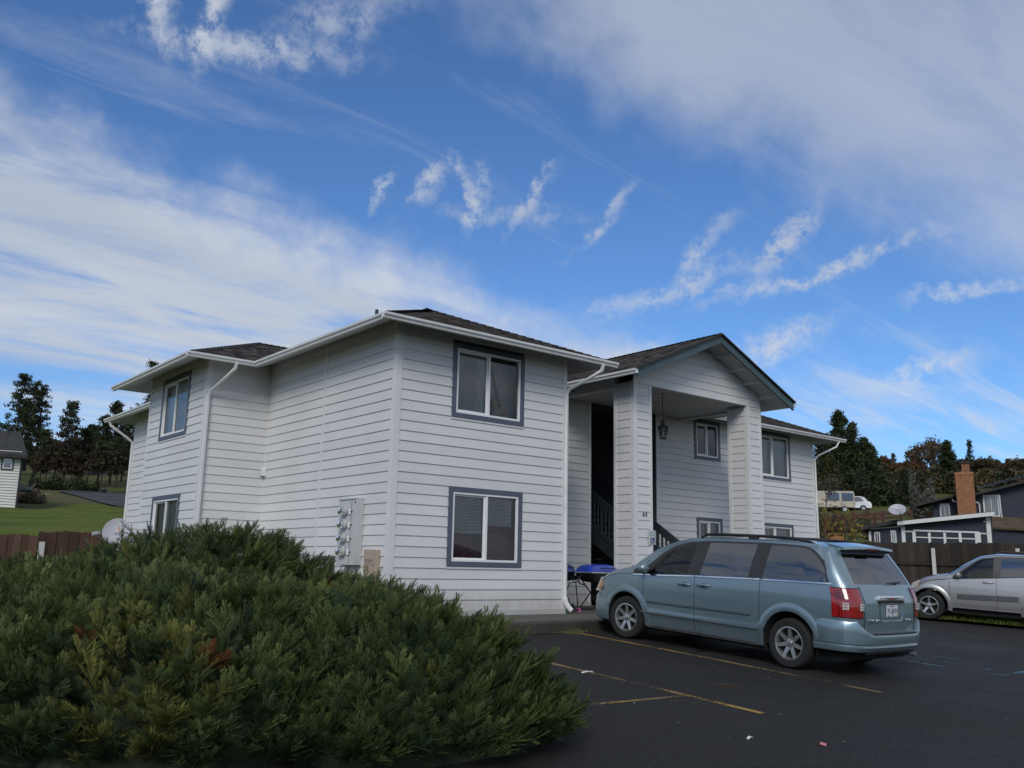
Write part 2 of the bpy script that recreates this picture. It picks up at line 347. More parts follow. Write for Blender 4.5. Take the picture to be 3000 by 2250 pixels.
def ground_mat():
    m, N, L, b = nodes('hillside_ground'); a = ntex(N, L, .12, 6, .6, coord='World'); c = ntex(N, L, 1.3, 7, .65, coord='World'); d = ntex(N, L, 14, 5, .7, coord='World')
    g = ramp(N, L, c, [(.25, (.035, .05, .012)), (.5, (.075, .10, .022)), (.75, (.13, .13, .045))])
    dry = ramp(N, L, c, [(.3, (.07, .055, .03)), (.7, (.17, .14, .085))])
    f = N.new('ShaderNodeMapRange'); L.new(a, f.inputs[0]); f.inputs[1].default_value = .42; f.inputs[2].default_value = .62
    col = mixc(N, L, f.outputs[0], g, dry); col = mixc(N, L, .35, col, ramp(N, L, d, [(.3, (.03, .035, .012)), (.7, (.16, .17, .06))])); L.new(col, b.inputs['Base Color']); b.inputs['Roughness'].default_value = .95; b.inputs['Specular IOR Level'].default_value = .1
    bump(N, L, b, d, .8, .08); return m
M_GROUND = ground_mat()
def lawn_mat():
    m, N, L, b = nodes('lawn_grass'); a = ntex(N, L, .22, 5, .6, coord='World', mscale=(1, 2.2, 1)); d = ntex(N, L, 9, 6, .7, coord='World', mscale=(1, .6, 1))
    c = ramp(N, L, a, [(.34, (.045, .062, .012)), (.46, (.075, .105, .016)), (.55, (.13, .155, .026)), (.66, (.15, .125, .055))])
    c = mixc(N, L, .45, c, ramp(N, L, d, [(.3, (.03, .06, .008)), (.7, (.17, .22, .04))])); L.new(c, b.inputs['Base Color']); b.inputs['Roughness'].default_value = .95; b.inputs['Specular IOR Level'].default_value = .1
    bump(N, L, b, d, .9, .10); return m
M_LAWN = lawn_mat()
def asphalt_mat(name, base=(.0175, .0168, .0155), wet=True):
    m, N, L, b = nodes(name)
    agg = N.new('ShaderNodeTexVoronoi'); agg.inputs['Scale'].default_value = 85; g0 = N.new('ShaderNodeNewGeometry'); L.new(g0.outputs['Position'], agg.inputs['Vector'])
    fine = ntex(N, L, 120, 3, .7, coord='World'); mid = ntex(N, L, 5, 6, .65, coord='World'); big = ntex(N, L, .45, 5, .6, coord='World')
    c = ramp(N, L, big, [(.25, tuple(x*.6 for x in base)), (.75, tuple(x*1.65 for x in base))])
    st = N.new('ShaderNodeMapRange'); L.new(agg.outputs['Color'], st.inputs[0]); st.inputs[1].default_value = .2; st.inputs[2].default_value = 1; st.inputs[3].default_value = .55; st.inputs[4].default_value = 1.9
    h = N.new('ShaderNodeHueSaturation'); L.new(c, h.inputs['Color']); L.new(st.outputs[0], h.inputs['Value']); c = h.outputs[0]
    sp = N.new('ShaderNodeMapRange'); L.new(fine, sp.inputs[0]); sp.inputs[1].default_value = .70; sp.inputs[2].default_value = .80
    c = mixc(N, L, sp.outputs[0], c, (.12, .115, .10))
    dirt = N.new('ShaderNodeMapRange'); L.new(mid, dirt.inputs[0]); dirt.inputs[1].default_value = .52; dirt.inputs[2].default_value = .82; dirt.inputs[4].default_value = .5
    c = mixc(N, L, dirt.outputs[0], c, (.05, .044, .036))
    L.new(c, b.inputs['Base Color'])
    rr = N.new('ShaderNodeMapRange'); L.new(big, rr.inputs[0]); rr.inputs[1].default_value = .35; rr.inputs[2].default_value = .65; rr.inputs[3].default_value = .55 if wet else .85; rr.inputs[4].default_value = .9; L.new(rr.outputs[0], b.inputs['Roughness'])
    b.inputs['Specular IOR Level'].default_value = .28
    n1 = bump(N, L, b, agg.outputs['Distance'], .9, .012); bump(N, L, b, mid, .25, .03, n1); return m
M_ASPH = asphalt_mat('asphalt'); M_ROAD = asphalt_mat('road_asphalt', (.055, .055, .058), False)
def conc_mat(name, base, dark):
    m, N, L, b = nodes(name); a = ntex(N, L, 1.4, 7, .65, coord='World'); d = ntex(N, L, 40, 5, .7, coord='World')
    c = ramp(N, L, a, [(.3, dark), (.62, base)]); c = mixc(N, L, .3, c, ramp(N, L, d, [(.35, tuple(x*.6 for x in base)), (.7, tuple(x*1.3 for x in base))])); L.new(c, b.inputs['Base Color']); b.inputs['Roughness'].default_value = .9
    bump(N, L, b, d, .5, .01); return m
M_CONC = conc_mat('old_concrete', (.115, .105, .085), (.05, .046, .036)); M_KERB = conc_mat('mossy_kerb', (.055, .05, .04), (.016, .017, .012)); M_FOUND = conc_mat('painted_footing', (.5, .5, .48), (.33, .32, .28))

def terrain_obj():
    a = np.concatenate([np.arange(-90, 90, 1.5)]); r = np.concatenate([np.arange(0, 24, 2.0), np.arange(24, 40, 1.0), np.arange(40, 130, 2.5), np.geomspace(130, 2500, 30)])
    az = np.radians(np.linspace(-180, 180, 241)); R, A = np.meshgrid(r, az, indexing='ij'); X = CAM.x+R*np.sin(A); Y = CAM.y+R*np.cos(A); Z = terrain(X, Y)
    V = np.stack([X, Y, Z], -1).reshape(-1, 3); n, k = R.shape; i, j = np.meshgrid(np.arange(n-1), np.arange(k-1), indexing='ij'); b = i*k+j
    F = np.stack([b, b+1, b+k+1, b+k], -1).reshape(-1, 4)
    np_obj('ground', V, F, M_GROUND, smooth=True, kind='structure')
terrain_obj()
def drape(name, poly_fn, nu, nv, mat, dz, kind='structure'):
    U, Vv = np.meshgrid(np.linspace(0, 1, nu), np.linspace(0, 1, nv), indexing='ij'); X, Y = poly_fn(U, Vv); Z = terrain(X, Y)+dz
    V = np.stack([X, Y, Z], -1).reshape(-1, 3); i, j = np.meshgrid(np.arange(nu-1), np.arange(nv-1), indexing='ij'); b = i*nv+j
    return np_obj(name, V, np.stack([b, b+nv, b+nv+1, b+1], -1).reshape(-1, 4), mat, smooth=True, kind=kind)
def polar(r, a): return CAM.x+r*np.sin(np.radians(a)), CAM.y+r*np.cos(np.radians(a))
# lawn on the hillside left of the building
drape('lawn', lambda u, v: polar(25.5+(50.0+4*np.sin(u*23)+5*np.sin(u*9+1))*v**1.2, 4+16*u), 60, 110, M_LAWN, .05)
# road behind the building
drape('road', lambda u, v: polar(np.interp(u, [0, .12, .4, 1], [95, 90, 74, 60])+v*np.interp(u, [0, .12, .4, 1], [2, 8, 24.5, 40]), 12.7+9*u), 40, 14, M_ROAD, .10)

# parking lot: one sloping sheet of asphalt
KERB_Y = -1.92
LOTP = [(-40, KERB_Y), (13.9, KERB_Y), (14.6, -3.0), (15.2, -4.8), (16.0, -6.8), (19.5, -14), (34, -40), (34, -50), (-40, -50)]
mb = MB(); mb.add([(x, y, lotz(y)) for x, y in LOTP], [tuple(range(len(LOTP)))[::-1]]); lot = mb.build('parking_lot', M_ASPH, kind='structure')
# pavement slab with rolled front edge, and kerb
mb = MB(); mb.add([(-1.2, KERB_Y+.15, .0), (22, KERB_Y+.15, .0), (22, 2.7, .02), (-1.2, 2.7, .02)], [(0, 1, 2, 3)]); pav = mb.build('pavement', M_CONC, kind='structure')
mb = MB()
for i in range(8):
    x0 = -1.2+i*2.0; x1 = min(x0+1.985, 14.2); k = MB(); zz = -.001*(i % 2)
    k.prism([(x0, KERB_Y, lotz(KERB_Y)-.12), (x0, KERB_Y+.012, -.03+zz), (x0, KERB_Y+.035, -.006+zz), (x0, KERB_Y+.16, .006+zz), (x0, KERB_Y+.16, -.3)], (x1-x0, 0, 0))
    k.build('kerb_stone', M_KERB, pav)
# grass verge beside the silver car, and its kerb
mb = MB(); VER = [(13.9, -1.0), (14.1, KERB_Y), (14.75, -3.0), (15.35, -4.8), (16.15, -6.8), (19.8, -14), (26, -14), (22, 0), (17, 4), (14, 2)]
mb.add([(x, y, lotz(min(y, KERB_Y))+.055) for x, y in VER], [tuple(range(len(VER)))[::-1]]); mb.build('verge', M_LAWN, kind='structure')
# grass blades on the verge
def blades(name, n, fn, hmin, hmax, c0, c1, parent=None, w=.012):
    x, y, z = fn(n); h = RNG.uniform(hmin, hmax, n); a = RNG.uniform(0, 2*pi, n); lean = RNG.normal(0, .35, (n, 2))*h[:, None]
    V = np.empty((n, 3, 3)); V[:, 0] = np.stack([x-np.cos(a)*w/2, y-np.sin(a)*w/2, z], -1); V[:, 1] = np.stack([x+np.cos(a)*w/2, y+np.sin(a)*w/2, z], -1); V[:, 2] = np.stack([x+lean[:, 0], y+lean[:, 1], z+h], -1)
    t = RNG.random((n, 1)); col = np.array(c0)*(1-t)+np.array(c1)*t; return np_obj(name, V.reshape(-1, 3), np.arange(3*n).reshape(-1, 3), M_LEAF, parent, np.repeat(col, 3, 0), kind='stuff')
M_LEAF = attr_mat('leaf', .65, .25, .25)
M_NEEDLE = attr_mat('needles', .6, .22, .15)
def verge_pts(n):
    t = RNG.random(n); y = -1.0-6.5*t; x = np.interp(-y, [1, 1.92, 3, 4.8, 6.8, 7.5], [13.9, 14.1, 14.75, 15.35, 16.15, 16.5])+RNG.random(n)**1.3*2.6; return x, y, lotz(np.minimum(y, KERB_Y))+.05
tag(blades('verge_grass', 16000, verge_pts, .04, .13, (.05, .075, .012), (.12, .15, .03), w=.02), 'short green grass of the verge under the silver car', 'grass')
# worn paint lines
def paint_mat(name, col, lo, hi):
    m, N, L, b = nodes(name); a = ntex(N, L, 26, 6, .7, coord='World'); g = ntex(N, L, 1.6, 4, .6, coord='World'); mul = N.new('ShaderNodeMath'); mul.operation = 'ADD'; L.new(a, mul.inputs[0]); L.new(g, mul.inputs[1])
    f = N.new('ShaderNodeMapRange'); L.new(mul.outputs[0], f.inputs[0]); f.inputs[1].default_value = lo; f.inputs[2].default_value = hi
    L.new(ramp(N, L, a, [(.3, tuple(x*.6 for x in col)), (.7, col)]), b.inputs['Base Color']); b.inputs['Roughness'].default_value = .85
    t = N.new('ShaderNodeBsdfTransparent'); mx = N.new('ShaderNodeMixShader'); L.new(f.outputs[0], mx.inputs[0]); L.new(t.outputs[0], mx.inputs[1]); L.new(b.outputs[0], mx.inputs[2]); L.new(mx.outputs[0], N['Material Output'].inputs[0]); return m
M_YEL = paint_mat('worn_yellow_paint', (.40, .24, .05), .84, 1.04); M_YEL2 = paint_mat('very_worn_yellow_paint', (.30, .20, .07), .90, 1.14); M_HBLUE = paint_mat('worn_blue_paint', (.12, .30, .42), .98, 1.25)
def stripe(name, mat, p, q, w=.095, label=None, n=12):
    p = Vector((*p, 0)); q = Vector((*q, 0)); d = (q-p).normalized(); s = Vector((-d.y, d.x, 0))*w/2; vs = []; fs = []
    for i in range(n+1):
        c = p.lerp(q, i/n); j = RNG.normal(0, .004)
        for sg in (-1, 1): k = c+s*sg*(1+j); vs.append((k.x, k.y, lotz(k.y)+.004))
    fs = [(2*i, 2*i+1, 2*i+3, 2*i+2) for i in range(n)]; MB().add(vs, fs).build(name, mat, lot)
stripe('bay_line', M_YEL, (2.52, -2.0), (2.50, -4.2)); stripe('bay_line', M_YEL2, (2.50, -4.2), (2.36, -7.55)); stripe('bay_line', M_YEL2, (-.22, -2.6), (-.24, -6.7)); stripe('bay_line', M_YEL, (-.24, -6.7), (-.25, -7.7)); stripe('bay_line', M_YEL2, (-1.9, -6.66), (-.25, -6.72), .07)
stripe('bay_line', M_HBLUE, (6.94, -6.0), (6.95, -7.5), .12); stripe('bay_line', M_HBLUE, (6.94, -6.05), (5.72, -6.12), .10); stripe('bay_line', M_HBLUE, (5.72, -6.1), (5.73, -7.5), .10); stripe('bay_line', M_HBLUE, (6.95, -7.45), (5.73, -7.5), .10); stripe('bay_line', M_HBLUE, (6.5, -6.3), (6.2, -7.2), .07)
# oil and rust stain, litter
M_STAIN = paint_mat('rust_stain', (.10, .05, .02), 1.06, 1.26)
vs = [(.61+.30*cos(a)*(1+.3*sin(3*a)), -6.55+.5*sin(a)*(1+.25*cos(2*a)), lotz(-6.55+.5*sin(a))+.005) for a in np.linspace(0, 2*pi, 18, endpoint=False)]
MB().add(vs, [tuple(range(18))]).build('rust_stain', M_STAIN, lot)
M_PAPER = simple('white_paper', (.62, .60, .57), .8); M_PINK = simple('pink_paper', (.55, .19, .20), .8)
def litter():
    n = 420; x = RNG.uniform(-3.5, 9, n); y = RNG.uniform(-11.5, -2.1, n); s = RNG.uniform(.003, .010, n)*RNG.choice([1, 1, 1, 2.0], n); a = RNG.uniform(0, pi, n); V = np.empty((n, 4, 3))
    for k, (sx, sy) in enumerate(((-1, -.6), (1, -.5), (.8, .6), (-.9, .5))):
        px = x+s*(sx*np.cos(a)-sy*np.sin(a)); py = y+s*(sx*np.sin(a)+sy*np.cos(a)); V[:, k] = np.stack([px, py, lotz(py)+.006+s*.4*(k % 2)], -1)
    c = np.array([.34, .33, .30])*RNG.uniform(.25, 1.0, (n, 1)); np_obj('gravel_specks', V.reshape(-1, 3), np.arange(4*n).reshape(-1, 4), M_SHINGLE, lot, np.repeat(c, 4, 0), kind='stuff')
    n = 110; x = RNG.uniform(-.6, 4, n); y = KERB_Y-np.abs(RNG.normal(0, .09, n))-.01; s = RNG.uniform(.012, .035, n); a = RNG.uniform(0, pi, n); V = np.empty((n, 4, 3))
    for k, (sx, sy) in enumerate(((-1, 0), (0, -.5), (1, 0), (0, .5))):
        px = x+s*(sx*np.cos(a)-sy*np.sin(a)); py = np.minimum(y+s*(sx*np.sin(a)+sy*np.cos(a)), KERB_Y-.004); V[:, k] = np.stack([px, py, lotz(py)+.006+s*.7*RNG.random(n)], -1)
    t = RNG.random((n, 1)); c = np.array([.10, .07, .03])*(1-t)+np.array([.30, .25, .10])*t; np_obj('leaf_litter', V.reshape(-1, 3), np.arange(4*n).reshape(-1, 4), M_LEAF, lot, np.repeat(c, 4, 0), kind='stuff')
litter()
def scrap(label, mat, x, y, w, l, rot, cat='litter'):
    mb = MB(); z = lotz(y)+.012; vs = []
    for i in range(3):
        for j in (-1, 1):
            a = rot; lx = (i-1)*l/2; ly = j*w/2; px = x+lx*cos(a)-ly*sin(a); py = y+lx*sin(a)+ly*cos(a); vs.append((px, py, lotz(py)+.008+(.012 if i == 1 else 0)+.004*j))
    mb.add(vs, [(0, 2, 3, 1), (2, 4, 5, 3)]); mb.add([(a, b, c-.003) for a, b, c in vs], [(0, 1, 3, 2), (2, 3, 5, 4)]); o = mb.build('paper_scrap', mat); tag(o, label, cat)
scrap('small pink paper scrap lying on the dark asphalt', M_PINK, -.91, -8.8, .05, .09, .4); scrap('thin white paper strip on the asphalt near the faded yellow line', M_PAPER, -.27, -5.18, .022, .20, .05); scrap('crumpled white wrapper at the kerb beside the juniper', M_PAPER, .55, -2.05, .05, .07, .9)
scrap('pale scrap of paper on open asphalt in the foreground', M_PAPER, -1.35, -8.35, .02, .10, .2)

# ------------------------------------------------------------------ apartment building
C_ = .184; ZB = .10
BLD = thing('apartment_building', 'white two storey apartment building with lap siding, blue-grey window trim and gabled stair porch', 'building', (0, 0, 0))
_bm = {}
def board_mesh(L, h=C_):
    k = (round(L, 3), round(h, 3))
    if k not in _bm:
        t0, t1, top = .026, .006, h+.02; mb = MB()
        mb.add([(0, 0, 0), (L, 0, 0), (L, t0, 0), (0, t0, 0), (0, t0, .004), (L, t0, .004), (L, t1, top), (0, t1, top), (0, 0, top), (L, 0, top)],
               [(0, 3, 2, 1), (3, 4, 5, 2), (4, 7, 6, 5), (7, 8, 9, 6), (0, 8, 7, 4, 3), (1, 2, 5, 6, 9)])
        _bm[k] = mb.mesh('siding_board', M_SIDING)
    return _bm[k]
def boards(parent, o, d, n, L, z0, z1, holes=(), splits=()):
    """lap boards on the wall that starts at o (x,y), runs along d, faces n"""
    d = Vector((*d, 0)); n = Vector((*n, 0)); R = Matrix.Identity(4); z = Vector((0, 0, 1))
    for i in range(3): R[i][0] = d[i]; R[i][1] = n[i]; R[i][2] = z[i]
    k = 0
    while z0+k*C_ < z1-.03:
        za = z0+k*C_; h = min(C_, z1-za); segs = [(0, L)]
        for s0, s1, h0, h1 in holes:
            if za+C_*.6 > h0 and za+C_*.25 < h1:
                segs = [q for a, b in segs for q in (((a, min(b, s0)), (max(a, s1), b)) if s0 < b and s1 > a else ((a, b),)) if q[1]-q[0] > .02]
        for sp in splits: segs = [q for a, b in segs for q in (((a, sp), (sp, b)) if a < sp < b else ((a, b),))]
        for a, b in segs:
            ob = bpy.data.objects.new('siding_board', board_mesh(b-a, h)); link(ob, parent)
            p = Vector((*o, za+RNG.normal(0, .0012)))+d*a; ob.matrix_local = Matrix.Translation(p) @ R @ Matrix.Rotation(RNG.normal(0, .0004), 4, 'Y')
        k += 1
def wallplane(name, o, d, n, L, z0, z1, holes, mat, parent):
    """sheathing behind the boards with real openings"""
    d = Vector((*d, 0)); o = Vector((*o, 0))-Vector((*n, 0))*.012; xs = sorted({0, L, *[h[0] for h in holes], *[h[1] for h in holes]}); zs = sorted({z0, z1, *[h[2] for h in holes], *[h[3] for h in holes]}); mb = MB()
    for a, b in zip(xs, xs[1:]):
        for c, e in zip(zs, zs[1:]):
            if any(h[0] <= a and b <= h[1] and h[2] <= c and e <= h[3] for h in holes): continue
            P = [o+d*s+Vector((0, 0, z)) for s, z in ((a, c), (b, c), (b, e), (a, e))]; mb.add(P, [(0, 1, 2, 3)])
    return mb.build(name, mat, parent)
def window(o, d, n, s0, s1, z0, z1, mull=.5, inside='dark', blind=None, label=None, sill=True):
    """sliding window; s0..s1, z0..z1 is the outside of the coloured trim"""
    d = Vector((*d, 0)); n = Vector((*n, 0)); o = Vector((*o, 0)); Z = Vector((0, 0, 1)); tw = .092
    def P(s, z, t): return o+d*s+n*t+Z*z
    def brd(mb, a, b, c, e, t0, t1):
        vs = [P(a, c, t0), P(b, c, t0), P(b, e, t0), P(a, e, t0), P(a, c, t1), P(b, c, t1), P(b, e, t1), P(a, e, t1)]
        mb.add(vs, [(0, 3, 2, 1), (4, 5, 6, 7), (0, 1, 5, 4), (1, 2, 6, 5), (2, 3, 7, 6), (3, 0, 4, 7)])
    a, b, c, e = s0+tw, s1-tw, z0+tw, z1-tw; fr = MB(); f = .042
    brd(fr, a, b, c, c+f, -.05, .028); brd(fr, a, b, e-f, e, -.05, .028); brd(fr, a, a+f, c+f, e-f, -.05, .028); brd(fr, b-f, b, c+f, e-f, -.05, .028)
    m = a+(b-a)*mull; brd(fr, m-.028, m+.028, c+f, e-f, -.04, .018)
    win = fr.build('window', M_VINYL, BLD, bevel=.004)
    if label: win['label'] = label
    for nm, q in (('head', (s0, s1, z1-tw, z1)), ('sill', (s0, s1, z0, z0+tw)), ('jamb', (s0, s0+tw, z0+tw, z1-tw)), ('jamb', (s1-tw, s1, z0+tw, z1-tw))):
        t = MB(); ext = .002 if nm in ('head', 'sill') else 0; brd(t, *q, -.01, .038+ext); t.build('trim_'+nm, M_BLUE, win)
    if sill:
        t = MB(); brd(t, s0-.01, s1+.01, z0-.035, z0-.002, 0, .032); t.build('drip_cap', M_TRIM, win)
    sash = MB(); g = .03                                     # inner sash of the sliding half
    for q in ((a+f, m-.028, c+f, c+f+g), (a+f, m-.028, e-f-g, e-f), (a+f, a+f+g, c+f+g, e-f-g), (m-.028-g, m-.028, c+f+g, e-f-g)): brd(sash, *q, -.03, -.008)
    sash.build('sash', M_VINYL, win)
    for x0, x1, t in ((a+f+g, m-.028-g, -.02), (m+.028, b-f, -.012)):
        p = MB(); p.add([P(x0-.004, c+f-.004, t), P(x1+.004, c+f-.004, t), P(x1+.004, e-f+.004, t), P(x0-.004, e-f+.004, t)], [(0, 1, 2, 3)]); p.build('pane', M_GLASS, win)
    # room behind: shallow box
    rm = MB(); D = -1.3; q = [P(a-.3, c-.5, D), P(b+.3, c-.5, D), P(b+.3, e+.3, D), P(a-.3, e+.3, D), P(a-.3, c-.5, -.06), P(b+.3, c-.5, -.06), P(b+.3, e+.3, -.06), P(a-.3, e+.3, -.06)]
    rm.add(q, [(0, 1, 2, 3), (0, 4, 5, 1), (1, 5, 6, 2), (2, 6, 7, 3), (3, 7, 4, 0)]); rm.build('room', M_DARKINT, win)
    if inside == 'maroon':
        cu_ = MB(); vs = []; k = 40
        for i in range(k+1):
            s = a-.05+(b-a+.1)*i/k; t = -.20+.025*sin(i*1.35)+.01*sin(i*.53)
            vs += [P(s, c-.2, t), P(s, e+.1, t)]
        cu_.add(vs, [(2*i, 2*i+2, 2*i+3, 2*i+1) for i in range(k)]); cu_.build('curtain', M_MAROON, win, smooth=True)
    if inside == 'sheer':
        cu_ = MB(); vs = []; k = 36
        for i in range(k+1):
            s = a+(b-a)*i/k; t = -.12+.016*sin(i*1.1)+.006*sin(i*2.7); vs += [P(s, c-.1, t), P(s, e+.1, t)]
        cu_.add(vs, [(2*i, 2*i+2, 2*i+3, 2*i+1) for i in range(k)]); cu_.build('curtain', M_CURT, win, smooth=True)
    for bl in (blind or ()):
        x0, x1, zb, sag = bl[:4]; bd = bl[4] if len(bl) > 4 else 0; bm_ = MB(); zz = e-f-.02
        while zz > zb:
            w = sag*sin(pi*((zz-zb)/(e-zb)))*.03; k = 6
            for i in range(k):
                u0, u1 = i/k, (i+1)/k; y0 = zz-sag*.05*sin(pi*u0)*(1-(zz-zb)/(e-zb)); y1 = zz-sag*.05*sin(pi*u1)*(1-(zz-zb)/(e-zb)); A = x0+(x1-x0)*u0; B = x0+(x1-x0)*u1
                bm_.add([P(A, y0-.009, -.062-bd), P(B, y1-.009, -.062-bd), P(B, y1+.010, -.075-bd), P(A, y0+.010, -.075-bd)], [(0, 1, 2, 3)])
            zz -= .026
        bm_.build('blind', M_BLIND, win, kind='stuff')
        hb = MB(); brd(hb, x0, x1, zb-.02, zb, -.08-bd, -.055-bd); hb.build('blind_rail', M_BLIND, win)
    return win
def wall(name, o, d, n, L, z1=5.24, holes=(), splits=(), z0=ZB, bd=True):
    wp = wallplane(name, o, d, n, L, z0-.02, z1, [(h[0]+.06, h[1]-.06, h[2]+.06, h[3]-.06) for h in holes], M_DARKINT, BLD)
    if bd: boards(wp, o, d, n, L, z0, z1, holes, splits)
    return wp
W1U = (1.21, 2.946, 3.586, 5.01); W1L = (1.21, 2.946, .868, 2.307)
wall('front_wall', (0, 0), (1, 0), (0, -1), 4.08, holes=(W1U, W1L))
wall('side_wall', (0, 5.30), (0, -1), (-1, 0), 5.30, splits=(2.65,))
wall('return_wall', (-1.42, 5.30), (1, 0), (0, -1), 1.42)
B2U = (9.0-8.08, 9.0-6.305, 3.60, 5.03); B2L = (9.0-8.085, 9.0-6.30, .87, 2.31)
wall('bay_side_wall', (-1.42, 9.0), (0, -1), (-1, 0), 3.70, holes=(B2U, B2L))
wall('rear_side_wall', (0, 14.85), (0, -1), (-1, 0), 5.85)
wall('recess_wall', (4.08, 2.55), (1, 0), (0, -1), 3.20)
wall('header_wall', (7.28, 2.55), (1, 0), (0, -1), 2.42, z0=4.98)
RWU = (14.08-9.7, 15.808-9.7, 3.612, 5.03); RWL = (14.09-9.7, 15.825-9.7, .87, 2.318); PBU = (11.26-9.7, 12.386-9.7, 3.925, 5.038); PBL = (11.30-9.7, 12.40-9.7, 1.2, 2.33)
wall('wing_wall', (9.7, 2.55), (1, 0), (0, -1), 7.39, holes=(RWU, RWL, PBU, PBL))
wall('block_side_wall', (4.08, 0), (0, 1), (1, 0), 2.55, bd=False)
hid = MB(); hid.add([(17.09, 2.55, .05), (17.09, 14.85, .05), (17.09, 14.85, 5.24), (17.09, 2.55, 5.24)], [(0, 1, 2, 3)]); hid.add([(17.09, 14.85, .05), (0, 14.85, .05), (0, 14.85, 5.24), (17.09, 14.85, 5.24)], [(0, 1, 2, 3)]); hid.add([(-1.42, 9.0, .05), (0, 9.0, .05), (0, 9.0, 5.24), (-1.42, 9.0, 5.24)], [(0, 3, 2, 1)]); hid.build('rear_wall', M_TRIM, BLD)
w = window((0, 0), (1, 0), (0, -1), *W1U, mull=.50, blind=((1.35, 2.06, 3.80, 1.0), (2.0, 2.95, 3.62, .2, .24)))
w = window((0, 0), (1, 0), (0, -1), *W1L, mull=.51, inside='maroon', blind=((1.35, 2.06, 1.50, .5), (2.12, 2.76, 1.66, .1)))
window((-1.42, 9.0), (0, -1), (-1, 0), *B2U, mull=.5, inside='sheer'); window((-1.42, 9.0), (0, -1), (-1, 0), *B2L, mull=.5, inside='sheer')
window((9.7, 2.55), (1, 0), (0, -1), *RWU, mull=.48, inside='sheer'); window((9.7, 2.55), (1, 0), (0, -1), *RWL, mull=.48, inside='sheer')
window((9.7, 2.55), (1, 0), (0, -1), *PBU, mull=.5); window((9.7, 2.55), (1, 0), (0, -1), *PBL, mull=.5, inside='sheer')
# corner and seam trim
def trim(x0, y0, x1, y1, z0, z1, name='corner_trim', mat=None): return MB().box((x0, y0, z0), (x1, y1, z1)).build(name, mat or M_TRIM, BLD)
trim(-.026, -.028, .10, -.001, ZB-.02, 5.30); trim(-.028, -.026, -.001, .085, ZB-.02, 5.26); trim(4.0, -.028, 4.106, -.001, ZB-.02, 5.30)
trim(-.026, 2.60, -.001, 2.69, ZB-.02, 5.24, 'seam_trim'); trim(-.03, 5.262, -.001, 5.298, ZB, 5.24, 'seam_trim')
trim(-1.448, 5.272, -1.345, 5.299, ZB, 5.30); trim(-1.447, 5.274, -1.421, 5.385, ZB, 5.26); trim(-1.447, 8.92, -1.421, 9.0, ZB, 5.24); trim(-.027, 14.77, -.001, 14.86, ZB, 5.24)
trim(7.19, 2.522, 7.285, 2.549, 0, 5.0); trim(9.69, 2.522, 9.785, 2.549, 0, 5.2); trim(17.0, 2.522, 17.1, 2.549, ZB, 5.24)
# painted footing
for nm, a, b in (('footing', (.0, -.05, -.06), (4.10, .1, .098)), ('footing', (-.05, .0, -.06), (.1, 5.3, .098)), ('footing', (-1.47, 5.25, -.06), (0, 5.4, .098)), ('footing', (-1.47, 5.4, -.06), (-1.3, 9.0, .098)), ('footing', (-.05, 9.0, -.06), (.1, 14.85, .098)), ('footing', (4.1, 2.5, -.06), (7.28, 2.6, .098)), ('footing', (9.7, 2.5, -.06), (17.1, 2.6, .098))):
    MB().box(a, b).build(nm, M_FOUND, BLD)

